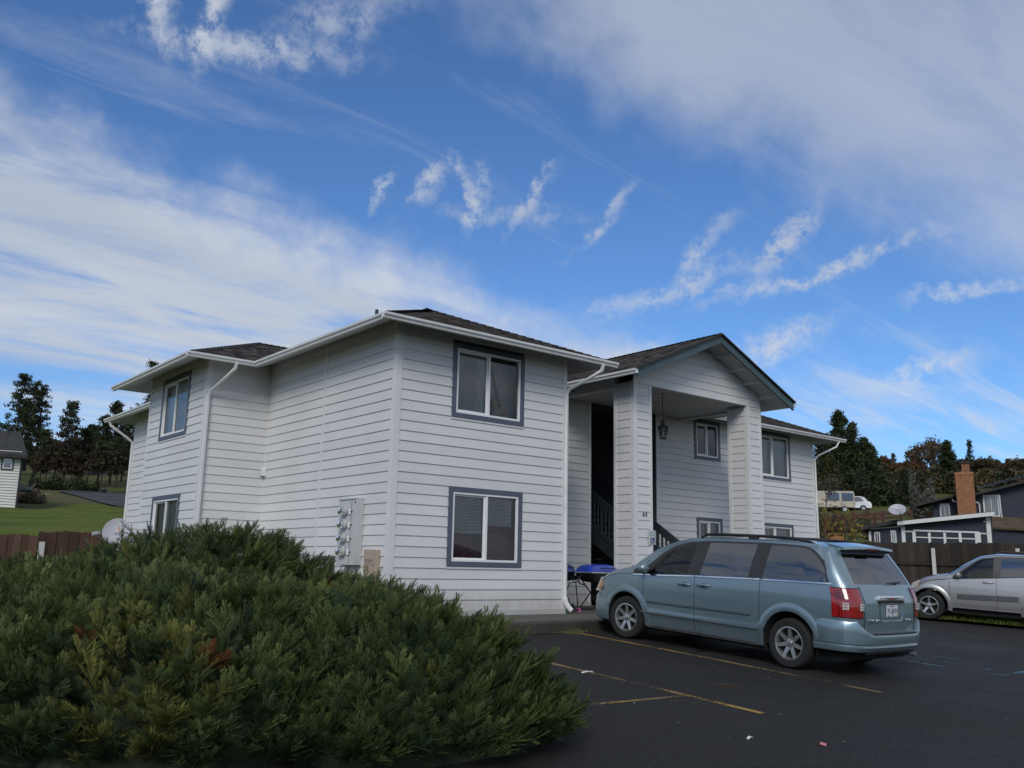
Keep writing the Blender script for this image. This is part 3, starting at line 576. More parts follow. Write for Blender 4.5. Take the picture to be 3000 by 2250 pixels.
# ---- roofs
SL = .42; EZ = 5.10; OV = .62
def roof_face(rid, pts, mat=M_ROOFBASE, shingles=True, parent=None, tone=1.0, th=.12):
    """pts: 3D polygon, the first two points are the eave edge (left to right seen from outside)"""
    P = [Vector(p) for p in pts]; e = (P[1]-P[0]).normalized(); nrm = None
    for k in range(2, len(P)):
        c = e.cross(P[k]-P[0])
        if c.length > 1e-4: nrm = c.normalized(); break
    if nrm.z < 0: nrm = -nrm
    u = nrm.cross(e).normalized()
    if u.z < 0: u = -u
    q = [((p-P[0]).dot(e), (p-P[0]).dot(u)) for p in P]; H = max(b for a, b in q)
    top = MB(); n = len(P); top.add(P, [tuple(range(n))]); o = top.build('roof', mat, parent or BLD)
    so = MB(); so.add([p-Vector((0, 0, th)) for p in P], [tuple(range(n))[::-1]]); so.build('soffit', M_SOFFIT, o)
    fa = MB(); a, b = P[0], P[1]; fa.add([a-Vector((0, 0, th)), b-Vector((0, 0, th)), b, a], [(0, 1, 2, 3)]); fa.build('fascia', M_TRIM, o)
    if not shingles: return o
    V = []; F = []; CO = []; ex = .142; row = 0; y = 0.0
    def span(t):
        xs = []
        for (x0, y0), (x1, y1) in zip(q, q[1:]+q[:1]):
            if (y0-t)*(y1-t) < 0 or (y0 == t and y1 != t): xs.append(x0+(x1-x0)*(t-y0)/(y1-y0))
        return (min(xs), max(xs)) if len(xs) > 1 else None
    while y < H-.02:
        s0 = span(y+.004) ; s1 = span(min(y+ex*1.1, H-.005))
        if s0 and s1:
            x = s0[0]-random.random()*.3; lo = y-(.03 if row == 0 else 0)
            while x < s0[1]:
                w = random.choice((.10, .16, .16, .22, .30)); a0, a1 = max(x, s0[0]), min(x+w-.006, s0[1]); b0, b1 = max(x, s1[0]), min(x+w-.006, s1[1])
                if b1 <= b0: b0 = b1 = min(max((a0+a1)/2, s1[0]), s1[1])
                if a1-a0 > .01:
                    t0 = .012+random.random()*.007; base = len(V)
                    for (xx, yy, tt) in ((a0, lo, t0), (a1, lo, t0), (b1, y+ex*1.12, .004), (b0, y+ex*1.12, .004), (a0, lo, 0), (a1, lo, 0)): V.append(P[0]+e*xx+u*yy+nrm*tt)
                    F.append((base, base+1, base+2, base+3)); F.append((base+4, base+5, base+1, base)); F.append((base, base+3, base+3, base+4)); F.append((base+1, base+5, base+2, base+2))
                    k = random.choice((.4, .65, .9, 1.0, 1.25, 1.7))*tone; c = (.060*k, .053*k, .050*k); CO += [c]*6
                x += w
        y += ex; row += 1
    F = [f if len(set(f)) == 4 else f for f in F]
    V = np.array([tuple(v) for v in V]); F4 = np.array([f for f in F if len(set(f)) == 4])
    np_obj('shingles', V, F4, M_SHINGLE, o, np.array(CO), kind='stuff'); return o
def rz(dist): return EZ+SL*dist
xl, xr_, yf = -OV, 4.70, -OV; h1 = 2.66; ax, ay = xl+h1, yf+h1
yfm, ybm = 2.55-OV, 14.85+OV; hd = (ybm-yfm)/2; xrm = 17.09+OV
roof_face('a', [(xl, yf, EZ), (xr_, yf, EZ), (ax, ay, rz(h1))])
roof_face('b', [(xr_, yf, EZ), (xr_, yfm, EZ), (ax, yfm+h1, rz(h1)), (ax, ay, rz(h1))])
b2f, b2b, b2x = 5.30-OV, 9.0+OV, -1.42-OV; h2 = (b2b-b2f)/2
roof_face('c', [(xl, b2f, EZ), (xl, yf, EZ), (ax, ay, rz(h1)), (ax, yfm+h1, rz(h1)), (xl+hd, yfm+hd, rz(hd)), (xl+h2, b2f+h2, rz(h2))])
roof_face('d', [(xl, ybm, EZ), (xl, b2b, EZ), (xl+h2, b2f+h2, rz(h2)), (xl+hd, yfm+hd, rz(hd))])
roof_face('e', [(b2x, b2f, EZ), (xl, b2f, EZ), (xl+h2, b2f+h2, rz(h2)), (b2x+h2, b2f+h2, rz(h2))])
roof_face('f', [(b2x, b2b, EZ), (b2x, b2f, EZ), (b2x+h2, b2f+h2, rz(h2))])
roof_face('g', [(xl, b2b, EZ), (b2x, b2b, EZ), (b2x+h2, b2f+h2, rz(h2)), (xl+h2, b2f+h2, rz(h2))], shingles=False)
roof_face('h', [(xr_, yfm, EZ), (xrm, yfm, EZ), (xrm-hd, yfm+hd, rz(hd)), (xl+hd, yfm+hd, rz(hd)), (ax, yfm+h1, rz(h1))])
roof_face('i', [(xrm, yfm, EZ), (xrm, ybm, EZ), (xrm-hd, yfm+hd, rz(hd))], shingles=False)
roof_face('j', [(xrm, ybm, EZ), (xl, ybm, EZ), (xl+hd, yfm+hd, rz(hd)), (xrm-hd, yfm+hd, rz(hd))], shingles=False)
# ridge and hip caps
def caps(p, q, n):
    V = MB(); p = Vector(p); q = Vector(q); d = (q-p)/n; s = d.normalized().cross(Vector((0, 0, 1))).normalized()*.12
    for i in range(n):
        a = p+d*i+Vector((0, 0, .038)); b = p+d*(i+1.12)+Vector((0, 0, .022)); dn = Vector((0, 0, -.045)); V.add([a-s+dn, a, a+s+dn, b-s+dn, b, b+s+dn], [(0, 1, 4, 3), (1, 2, 5, 4)]); 
    V.build('hip_cap', simple_cap, BLD, kind='stuff')
simple_cap = simple('cap_shingle', (.045, .04, .037), .9, var=.4, scale=9, bumpk=.5, coord='World')
caps((xl, yf, EZ), (ax, ay, rz(h1)), 22); caps((xr_, yf, EZ), (ax, ay, rz(h1)), 22); caps((ax, ay, rz(h1)), (ax, yfm+h1, rz(h1)), 16); caps((b2x, b2f, EZ), (b2x+h2, b2f+h2, rz(h2)), 20); caps((b2x, b2b, EZ), (b2x+h2, b2f+h2, rz(h2)), 20); caps((b2x+h2, b2f+h2, rz(h2)), (xl+h2, b2f+h2, rz(h2)), 9); caps((xrm, yfm, EZ), (xrm-hd, yfm+hd, rz(hd)), 50)
MB().lathe([(.035, 0), (.035, .34), (.03, .34), (.03, .1)], 10, (.62, 1.87, 5.58)).build('vent_pipe', M_BLACK, BLD, smooth=True)
# porch gable roof
PR, PE, PX0, PX1, PY0, PXR = 6.36, 5.10, 5.60, 11.32, -.60, 8.46; ps = (PR-PE)/(PXR-PX0); yb = yfm+(PR-EZ)/SL; yv0 = yfm
roof_face('p', [(PX0, yv0, PE), (PX0, PY0, PE), (PXR, PY0, PR), (PXR, yb, PR)], th=.11)
roof_face('q', [(PX1, PY0, PE), (PX1, yv0, PE), (PXR, yb, PR), (PXR, PY0, PR)], th=.11)
caps((PXR, PY0-.03, PR), (PXR, yb, PR), 34)
for sgn, xe in ((-1, PX0), (1, PX1)):     # rake boards: dark teal barge board with shadow edge
    mb = MB(); a = Vector((xe-.03*sgn*-1*0, PY0, PE)); b = Vector((PXR, PY0, PR)); mb.prism([a+Vector((0, .02, -.005)), b+Vector((0, .02, -.005)), b+Vector((0, .02, -.205)), a+Vector((0, .02, -.205))], (0, -.045, 0)); mb.build('barge_board', M_TEAL, BLD)
    mb = MB(); mb.prism([a+Vector((sgn*.03, .0, .022)), b+Vector((0, 0, .022)), b+Vector((0, 0, -.022)), a+Vector((sgn*.03, 0, -.022))], (0, -.075, 0)); mb.build('roof_edge', M_ROOFBASE, BLD)
    for t in (.20, .42, .62, .82):        # lookout rafters under the overhang
        c = a.lerp(b, t); mb = MB(); mb.bar(c+Vector((0, .02, -.15)), c+Vector((0, .62, -.15)), .045, .09, (0, 0, 1)); mb.build('lookout_rafter', M_SOFFIT, BLD)
# gable front above the opening
GX0, GX1 = 6.13, 10.77; OT = 4.95
def gz(x): return PE-.11+ps*((x-PX0) if x < PXR else (PX1-x)*(PXR-PX0)/(PX1-PXR))
gp = MB(); gp.add([(GX0, .0, OT), (GX1, 0, OT), (GX1, 0, gz(GX1)), (PXR, 0, PR-.11), (GX0, 0, gz(GX0))], [(0, 1, 2, 3, 4)]); gw = gp.build('gable_wall', M_SIDING, BLD)
k = 0
while OT+k*C_ < PR-.16:
    za = OT+k*C_; zb_ = za+C_+.015
    def xlim(z): return max(GX0, PX0+(z-(PE-.11))/ps), min(GX1, PX1-(z-(PE-.11))/ps*(PX1-PXR)/(PXR-PX0))
    l0, r0 = xlim(za); l1, r1 = xlim(zb_); l1 = min(max(l1, l0), PXR); r1 = max(min(r1, r0), PXR)
    if r0-l0 > .1:
        mb = MB(); mb.add([(l0, -.002, za), (r0, -.002, za), (r0, -.022, za), (l0, -.022, za), (l1, -.007, zb_), (r1, -.007, zb_), (l1, 0, zb_), (r1, 0, zb_)], [(0, 1, 2, 3), (3, 2, 5, 4), (4, 5, 7, 6)]); mb.build('siding_board', M_SIDING, gw)
    k += 1
# porch ceiling, beams, columns
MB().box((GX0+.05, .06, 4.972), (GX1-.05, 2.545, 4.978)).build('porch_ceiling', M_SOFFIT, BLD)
MB().box((GX0, .585, 4.91), (GX0+.16, 2.54, 5.32)).build('porch_beam', M_TRIM, BLD); MB().box((GX1-.16, .585, 4.91), (GX1, 2.54, 5.32)).build('porch_beam', M_TRIM, BLD)
MB().box((GX0+.56, .005, 4.945), (GX1-.55, .09, 5.16)).build('porch_header', M_TRIM, BLD)
def column(x0, x1):
    core = MB().box((x0+.012, .012, 0), (x1-.012, .575, 5.0)).build('column', M_SIDING, BLD)
    z = ZB; rows = []
    fr = MB(); sd = MB(); rs = MB()
    while z < 4.9:
        h = min(C_, 4.95-z)
        fr.add([(x0+.08, -.001, z), (x1-.07, -.001, z), (x1-.07, -.018, z), (x0+.08, -.018, z), (x0+.08, -0.003, z+h), (x1-.07, -.003, z+h)], [(0, 1, 2, 3), (3, 2, 5, 4), (0, 3, 4), (1, 5, 2)])
        sd.add([(x0-.001, .075, z), (x0-.001, .51, z), (x0-.018, .51, z), (x0-.018, .075, z), (x0-.003, .075, z+h), (x0-.003, .51, z+h)], [(0, 3, 2, 1), (3, 4, 5, 2), (0, 4, 3), (1, 2, 5)]); z += C_
    fr.build('siding_boards', M_SIDING, core, kind='stuff'); sd.build('siding_boards', M_SIDING, core, kind='stuff')
    for a, b in (((x0-.024, -.024, 0), (x0+.085, -.0005, 5.1)), ((x1-.075, -.024, 0), (x1+.0, .0, 4.945)), ((x0-.025, -.022, 0), (x0-.0005, .08, 5.0)), ((x0-.025, .505, 0), (x0-.0005, .59, 5.0)), ((x0-.024, .576, 0), (x0+.1, .59, 4.9))): MB().box(a, b).build('column_trim', M_TRIM, core)
column(6.13, 6.69); column(10.22, 10.77)
# ---- gutters
GP = [(0, 0), (.07, 0), (.078, .03), (.108, .06), (.112, .098), (.098, .100), (.098, .09), (.012, .09), (.012, .1), (0, .1)]
def gutter(p, q, n, ext=(0, 0), z=4.985):
    p = Vector((*p, z)); q = Vector((*q, z)); d = (q-p).normalized(); n = Vector((*n, 0)); p = p-d*ext[0]; q = q+d*ext[1]; mb = MB()
    mb.prism([p+n*a+Vector((0, 0, b)) for a, b in GP], q-p); mb.build('gutter', M_GUT, BLD)
gutter((xl, yf), (xr_, yf), (0, -1), (.112, .22)); gutter((xl, b2f), (xl, yf), (-1, 0), (-.112, .0)); gutter((b2x, b2f), (xl, b2f), (0, -1), (.112, -.0)); gutter((b2x, b2b), (b2x, b2f), (-1, 0), (.3, 0)); gutter((xl, ybm), (xl, b2b+.1), (-1, 0), (.25, 0)); gutter((PX1+.2, yfm), (xrm, yfm), (0, -1), (0, .2))
gutter((PX0, yv0-.15), (PX0, PY0), (-1, 0), (0, .03)); gutter((PX1, yv0), (PX1, PY0), (1, 0), (0, .03))
def downspout(path, r=.042): MB().tube(path, r, 4, sq=.8).build('downspout', M_GUT, BLD)
downspout([(4.50, -.69, 4.99), (4.48, -.66, 4.86), (4.36, -.50, 4.74), (4.10, -.10, 4.50), (4.065, -.062, 4.40), (4.065, -.062, 2.4), (4.065, -.062, .30)])
mb = MB(); path = []; rs = []
for i in range(26): t = i/25; path.append((4.065+.10*t*t, -.062-.08*t*t, .32-.25*t)); rs.append(.055 if i % 2 else .046)
mb.tube(path, rs, 10).build('flexible_spout', M_VINYL, BLD)
downspout([(-1.10, 4.60, 4.99), (-1.12, 4.64, 4.86), (-1.28, 4.95, 4.60), (-1.40, 5.20, 4.42), (-1.41, 5.235, 4.3), (-1.41, 5.235, .2)])
downspout([(-.66, 15.3, 4.99), (-.62, 15.25, 4.85), (-.2, 14.95, 4.5), (-.06, 14.82, 4.35), (-.06, 14.82, .2)])
downspout([(17.55, 1.87, 4.99), (17.5, 1.95, 4.82), (17.2, 2.42, 4.55), (17.13, 2.50, 4.42), (17.13, 2.50, .2)])
# breezeway behind the porch
br = MB(); br.add([(7.28, 2.552, 0), (7.28, 9, 0), (7.28, 9, 5.0), (7.28, 2.552, 5.0)], [(0, 1, 2, 3)]); br.add([(9.7, 2.552, 0), (9.7, 9, 0), (9.7, 9, 5.0), (9.7, 2.552, 5.0)], [(0, 3, 2, 1)]); br.add([(7.28, 9, 0), (9.7, 9, 0), (9.7, 9, 5), (7.28, 9, 5)], [(0, 3, 2, 1)]); br.add([(7.28, 2.56, 4.99), (9.7, 2.56, 4.99), (9.7, 9, 4.99), (7.28, 9, 4.99)], [(0, 1, 2, 3)]); br.add([(7.28, 5.0, 2.7), (9.7, 5.0, 2.7), (9.7, 9, 2.7), (7.28, 9, 2.7)], [(0, 1, 2, 3)]); br.build('breezeway', M_SHADEINT, BLD)
# ------------------------------------------------------------------ things on and by the building
# electric meter bank
t = thing('meter_panel', 'grey electric meter cabinet with four round meters on the side wall', 'meter panel', (0, .85, .86))
MB().box((-.185, 0, 0), (-.001-.02, .63, 1.18)).build('cabinet', M_GREYBOX, t, bevel=.006); MB().box((-.205, -.004, 1.165), (-.015, .634, 1.185)).build('hood', M_GREYBOX, t)
MB().box((-.192, .16, .03), (-.1851, .163, 1.15)).build('door_seam', M_DGREY, t); MB().box((-.190, .02, 1.09), (-.1852, .05, 1.12)).build('latch', M_BLACK, t); MB().box((-.188, .40, .02), (-.1853, .56, .09)).build('rating_label', M_PAPER, t)
M_DOME = glass_mat('meter_dome', (.85, .87, .85))
for i, zz in enumerate((.24, .48, .72, .96)):
    m_ = MB().lathe([(0, -.19), (.085, -.19), (.092, -.20), (.092, -.235), (.08, -.24), (.078, -.26), (0, -.26)], 22, (0, .36, zz), 'x').build('meter', M_GREYBOX, t, smooth=True)
    MB().lathe([(.076, -.26), (.074, -.31), (.066, -.335), (.045, -.348), (0, -.352)], 22, (0, .36, zz), 'x').build('dome', M_DOME, m_, smooth=True)
    MB().lathe([(0, -.285), (.055, -.285), (.055, -.262), (0, -.262)], 18, (0, .36, zz), 'x').build('dial', M_VINYL, m_); MB().box((-.30, .335, zz-.03), (-.286, .385, zz+.028)).build('register', M_DGREY, m_)
    MB().box((-.215, .17, zz-.065), (-.186, .235, zz+.03)).build('breaker', M_VINYL, m_, bevel=.004); MB().box((-.218, .125, zz-.025), (-.1855, .14, zz-.005)).build('breaker_toggle', M_BLACK, m_)
MB().tube([(-.09, .47, 0), (-.09, .47, -.8)], .045, 12).build('conduit', M_VINYL, t)
t = thing('telephone_box', 'tan telephone terminal box on the side wall by the corner', 'terminal box', (0, .216, .582))
MB().box((-.105, 0, 0), (-.021, .385, .545)).build('box', M_TAN, t, bevel=.006); MB().box((-.115, .055, -.006), (-.1051, .388, .552)).build('cover', M_TAN, t, bevel=.004)
text_mesh('TELEPHONE', .058, M_DGREY, 'lettering', t, frame((-.1165, .235, .36), (0, -1, 0), (0, 0, 1)), .0008, sx=.9); text_mesh('NETWORK INTERFACE', .016, M_DGREY, 'lettering', t, frame((-.1165, .235, .315), (0, -1, 0), (0, 0, 1)), .0005)
MB().box((-.1175, .30, .24), (-.1152, .375, .275)).build('orange_label', simple('orange_label', (.5, .2, .05), .6), t); MB().ball((-.1165, .085, .28), (.006, .018, .014), 8).build('latch', M_BLACK, t); MB().box((-.118, .384, .24), (-.1155, .3885, .55)).build('rust_streak', simple('rust', (.18, .06, .02), .9), t)
for x in (.10, .30): MB().tube([(-.05, x, 0), (-.05, x, -.5)], .012, 6).build('cable', M_GREYBOX, t)
t = thing('cable_box', 'small dark grey cable box low on the side wall left of the meters', 'terminal box', (0, 1.823, .62))
MB().box((-.16, 0, 0), (-.021, .36, .40)).build('box', M_DGREY, t, bevel=.006)
for k in range(7): MB().box((-.14, -.004, .06+k*.045), (-.04, .001, .075+k*.045)).build('vent_slot', M_BLACK, t)
MB().box((-.1615, .16, .24), (-.1601, .33, .33)).build('label_plate', simple('label_grey', (.3, .34, .36), .5), t)
mb = MB()
for dy, s in ((.02, .0), (-.03, .06), (.07, .03)): mb.tube([(-.08, .02+dy, .02), (-.10, -.12+dy-s, -.06), (-.07, -.22+dy, .05+s), (-.05, -.30+dy, -.02), (-.04, -.32+dy, -.3)], .012, 6)
mb.build('cable', M_BLACK, t, smooth=True)
t = thing('wall_vent', 'small white louvred vent box in the inside corner of the side wall', 'vent', (0, 5.13, 2.72))
MB().box((-.11, 0, 0), (-.021, .17, .16)).build('hood', M_VINYL, t, bevel=.005)
for k in range(4): MB().box((-.125, .02+k*.036, .015), (-.1101, .032+k*.036, .145)).build('louvre', M_TRIM, t)
t = thing('coax_cable', 'thin black cable curling up the bottom siding board of the front wall', 'cable'); mb = MB()
mb.tube([(1.44, -.035, .41), (1.441, -.036, .33), (1.44, -.036, .24), (1.41, -.036, .18), (1.36, -.037, .135), (1.28, -.037, .115), (1.20, -.04, .118), (.9, -.042, .11), (.4, -.042, .105), (.05, -.045, .10)], .007, 6).build('cable', M_BLACK, t, smooth=True)
for p in ((1.44, -.04, .41), (1.44, -.04, .33), (1.24, -.042, .125), (.82, -.045, .118)): MB().ball(p, .014, 6).build('clip', M_BLACK, t)
# guitar behind the upper front window
M_GUIT = simple('guitar_wood', (.36, .21, .09), .35, var=.15, scale=4, mscale=(1, 1, 8), coat=.4); M_GNECK = simple('guitar_neck', (.05, .035, .025), .5)
t = thing('guitar', 'acoustic guitar leaning behind the right pane of the upper front window', 'guitar', (2.52, .10, 3.66), (radians(-4), radians(-14), 0))
def gw_(z): return np.interp(z, [0, .03, .12, .20, .26, .32, .40, .45, .48], [.05, .13, .195, .18, .135, .125, .145, .12, .03])
zz = np.linspace(0, .48, 25); pr = [(-gw_(z), 0, z) for z in zz]+[(gw_(z), 0, z) for z in zz[::-1]]
MB().prism(pr, (0, .095, 0)).build('body', M_GUIT, t); MB().lathe([(0, -.003), (.05, -.003), (.05, .001)], 18, (0, 0, .33), 'y').build('sound_hole', M_BLACK, t)
MB().box((-.027, -.012, .36), (.027, .012, .98)).build('neck', M_GNECK, t); MB().prism([(-.03, -.01, .98), (.03, -.01, .98), (.045, -.01, 1.14), (-.045, -.01, 1.14)], (0, .02, 0)).build('headstock', M_GNECK, t); MB().box((-.08, -.012, .12), (.08, 0, .145)).build('bridge', M_GNECK, t)
# stairs in the porch
t = thing('staircase', 'dark grey painted wooden stairs rising into the breezeway behind the porch columns', 'staircase', (8.10, .52, 0)); SS = .636; n = 15; ru = .2838; ri = ru*SS
for i in range(n): MB().box((.03, i*ru, (i+1)*ri-.04), (1.07, i*ru+.30, (i+1)*ri)).build('tread', M_STAIR, t)
for x in (0, 1.07):
    MB().prism([(x, -.1, 0), (x, .12, -.0), (x, n*ru, n*ri-.33), (x, n*ru, n*ri+.06), (x, -.02, .10)], (.045, 0, 0)).build('stringer', M_STAIR, t)
    y0, y1 = .30, n*ru-.1
    def rl(y, h): return (x+.022, y, y*SS+h)
    for h, w, d in ((.96, .05, .19), (.16, .05, .09)): MB().bar(rl(y0-.25, h), rl(y1, h), w, d).build('handrail' if h > .5 else 'bottom_rail', M_STAIR, t)
    k = y0
    while k < y1: MB().box((x+.004, k, k*SS+.14), (x+.042, k+.04, k*SS+.94)).build('baluster', M_STAIR, t); k += .135
    MB().box((x-.022, -.05, 0), (x+.068, .05, 1.05)).build('newel_post', M_STAIR, t)
for (a, b) in (((7.34, 5.05, 2.7), (8.0, 5.10, 3.7)), ((9.3, 5.05, 2.7), (9.66, 5.1, 3.7))):
    o = thing('landing_guard', 'dark landing guard at the head of the stairs, %s side' % ('left' if a[0] < 8 else 'right'), 'railing', a); L_ = b[0]-a[0]
    MB().box((0, 0, .92), (L_, .05, 1.0)).build('top_rail', M_STAIR, o); MB().box((0, .0, .08), (L_, .05, .16)).build('bottom_rail', M_STAIR, o)
    for q in np.arange(.03, L_-.02, .13): MB().box((q, .006, .161), (q+.04, .044, .919)).build('baluster', M_STAIR, o)
# hanging lantern
t = thing('porch_lantern', 'black hanging lantern on a long rod from the porch ceiling', 'lantern', (7.62, .47, 3.885)); m = M_BLACK
MB().lathe([(0, 1.115), (.075, 1.11), (.06, 1.085), (.012, 1.075)], 16).build('canopy', m, t, smooth=True); MB().tube([(0, 0, 1.09), (0, 0, .46)], .009, 8).build('rod', m, t)
MB().lathe([(.012, .47), (.03, .43), (.055, .405), (.05, .385), (.035, .375), (.05, .34), (.085, .31), (.135, .29), (.125, .275), (0, .275)], 6).build('roof_cap', m, t)
MB().lathe([(0, 0), (.075, 0), (.085, .012), (.085, .04), (.07, .045), (0, .045)], 6).build('base', m, t)
for k in range(6):
    a = k*pi/3; b = a+pi/3; p0 = (.078*cos(a), .078*sin(a), .04); p1 = (.115*cos(a), .115*sin(a), .28); q0 = (.078*cos(b), .078*sin(b), .04); q1 = (.115*cos(b), .115*sin(b), .28)
    MB().tube([p0, p1], .009, 5).build('cage_bar', m, t); MB().tube([p0, q1], .004, 4).tube([q0, p1], .004, 4).build('cross_bar', m, t); MB().add([tuple(c*.97 if i < 2 else c for i, c in enumerate(p)) for p in (p0, q0, q1, p1)], [(0, 1, 2, 3)]).build('pane', M_GLASS, t)
MB().tube([(0, 0, .045), (0, 0, .16)], .014, 8).build('candle', M_VINYL, t)
# house number and accessible parking sign
t = thing('house_number', 'black house number 60 on the left porch column', 'house number', (6.43, -.024, 2.066))
for ch, dx in (('6', -.04), ('0', .045)): text_mesh(ch, .145, M_BLACK, 'digit', t, frame((dx, -.004, 0), (1, 0, 0), (0, 0, 1)), .004, sx=.72)
M_SIGNW = simple('sign_white', (.50, .55, .53), .45, var=.08); M_SIGNB = simple('sign_blue', (.075, .055, .20), .4, var=.1); M_SIGNG = simple('sign_green', (.16, .30, .25), .5)
t = thing('parking_sign', 'small white accessible parking sign with violet-blue wheelchair symbol on the left porch column', 'sign', (6.636, -.045, 1.577))
MB().box((-.114, 0, -.152), (.114, .003, .152)).build('plate', M_SIGNW, t, bevel=.002)
MB().box((-.06, -.0015, -.128), (.082, -.0002, -.004)).build('blue_panel', M_SIGNB, t)
mb = MB(); mb.lathe([(0, 0), (.011, 0), (.011, .001)], 12, (-.02, -.0035, -.02), 'y'); mb.bar((-.018, -.003, -.032), (-.012, -.003, -.075), .001, .016, (1, 0, 0)); mb.bar((-.014, -.003, -.045), (.022, -.003, -.047), .001, .009, (0, 0, 1)); mb.bar((-.012, -.003, -.072), (.026, -.003, -.075), .001, .011, (0, 0, 1)); mb.bar((.024, -.003, -.073), (.048, -.003, -.108), .001, .011, (1, 0, 1))
mb.tube([(-.012+.036*cos(a), -.003, -.084+.034*sin(a)) for a in np.linspace(radians(110), radians(370), 16)], .0045, 4); mb.build('wheelchair_symbol', M_SIGNW, t)
for i, wd in enumerate(('RESERVED', 'PARKING')): text_mesh(wd, .046, M_SIGNG, 'lettering', t, frame((0, -.001, .098-.05*i), (1, 0, 0), (0, 0, 1)), .0006, sx=.85)
MB().ball((.0, -.003, .14), .006, 6).build('screw', M_BLACK, t)
# blue grills and clutter in the recess
M_BLUEENAM = simple('blue_enamel', (.02, .055, .38), .2, var=.1, coat=.6); M_NAVY = simple('navy_cloth', (.018, .02, .05), .9, var=.3, scale=9, bumpk=.3, bscale=12)
def grill(label, loc, rz, w, l):
    t = thing('portable_grill', label, 'grill', loc, (0, 0, rz), 'blue lidded grills in the recess'); hz = .80
    lid = MB(); nx, ny = 14, 8; V = []
    for i in range(nx+1):
        for j in range(ny+1):
            u = -1+2*i/nx; v = -1+2*j/ny; h = (1-abs(u)**4)**.5*(1-abs(v)**3)**.5; V.append((u*l/2, v*w/2, hz+.02+.17*h))
    lid.add(V, [(i*(ny+1)+j, (i+1)*(ny+1)+j, (i+1)*(ny+1)+j+1, i*(ny+1)+j+1) for i in range(nx) for j in range(ny)]); lo = lid.build('lid', M_BLUEENAM, t, smooth=60)
    MB().tube([(-l*.2, -w/2-.005, hz+.09), (-l*.2, -w/2-.05, hz+.10), (l*.2, -w/2-.05, hz+.10), (l*.2, -w/2-.005, hz+.09)], .011, 8).build('lid_handle', M_BLACK, lo)
    bd = MB(); V = []
    for i in range(nx+1):
        for j in range(ny+1):
            u = -1+2*i/nx; v = -1+2*j/ny; h = (1-abs(u)**4)**.5*(1-abs(v)**3)**.5; V.append((u*l/2, v*w/2, hz-.005-.20*h))
    bd.add(V, [(i*(ny+1)+j, i*(ny+1)+j+1, (i+1)*(ny+1)+j+1, (i+1)*(ny+1)+j) for i in range(nx) for j in range(ny)]); bd.build('firebox', M_BLACK, t, smooth=60); MB().box((-l/2-.01, -w/2-.01, hz-.006), (l/2+.01, w/2+.01, hz+.018)).build('rim', M_CHROME, t)
    for y in (-w*.36, w*.36):
        MB().tube([(-l*.38, y, .04), (l*.30, y, hz-.15)], .014, 6).build('leg', M_BLACK, t); MB().tube([(l*.38, y, .04), (-l*.30, y, hz-.15)], .014, 6).build('leg', M_BLACK, t)
    for x in (-l*.38, l*.38): MB().tube([(x, -w*.36, .05), (x, w*.36, .05)], .012, 6).build('cross_rail', M_BLACK, t)
    for y in (-w*.36, w*.36): MB().lathe([(.02, -.02), (.07, -.02), (.075, 0), (.07, .02), (.02, .02)], 16, (l*.40, y, .075), 'y').build('wheel', M_RUBBER, t, smooth=True)
    MB().tube([(-l*.5, 0, hz-.05), (-l*.62, 0, hz-.10), (-l*.6, 0, hz-.22), (-l*.45, 0, hz-.25)], .013, 6).build('side_handle', M_BLACK, t); MB().box((l*.1, -w/2-.06, hz-.16), (l*.42, -w/2+.02, hz-.06)).build('control_panel', M_BLACK, t)
grill('blue lidded portable grill on crossed black legs, nearer the van', (5.66, .66, 0), .10, .52, .98); grill('blue lidded grill half hidden beside the downspout', (4.84, .98, 0), .35, .48, .72)
t = thing('folded_umbrella', 'dark navy folded patio umbrella leaning behind the downspout', 'umbrella', (4.42, .40, 0), (radians(-6), 0, 0)); V = []; k = 12
for z, r in ((.02, .03), (.12, .06), (.45, .085), (.75, .10), (1.0, .085), (1.12, .05), (1.16, .015)): V.append((r, z))
mb = MB(); mb.lathe(V, 14); mb.v = [(x*(1+.25*sin(5*atan2(y, x))), y*(1+.25*sin(5*atan2(y, x))), z) for x, y, z in mb.v]; mb.build('canopy', M_NAVY, t, smooth=60); MB().tube([(0, 0, 0), (0, 0, 1.25)], .014, 8).build('pole', M_BLACK, t)
t = thing('toy_scooter', 'small black and teal scooter lying against the wall under the grills', 'scooter', (4.62, .30, 0)); M_TEALP = simple('teal_plastic', (.03, .22, .25), .4); M_PINKP = simple('pink_plastic', (.55, .12, .3), .4)
MB().box((-.16, -.04, .05), (.14, .04, .075)).build('deck', M_BLACK, t, bevel=.01); MB().tube([(.14, 0, .08), (.10, .03, .62)], .012, 8).build('stem', M_BLACK, t); MB().tube([(-.03, .03, .60), (.23, .03, .63)], .013, 8).build('handlebar', M_BLACK, t)
for x, c in ((-.15, M_TEALP), (.16, M_PINKP)): MB().lathe([(.012, -.014), (.045, -.014), (.05, 0), (.045, .014), (.012, .014)], 14, (x, 0, .05), 'y').build('wheel', c, t, smooth=True)
for x in (-.05, .25): MB().ball((x, .03, .615), (.02, .02, .02), 8).build('grip', M_VINYL, t)

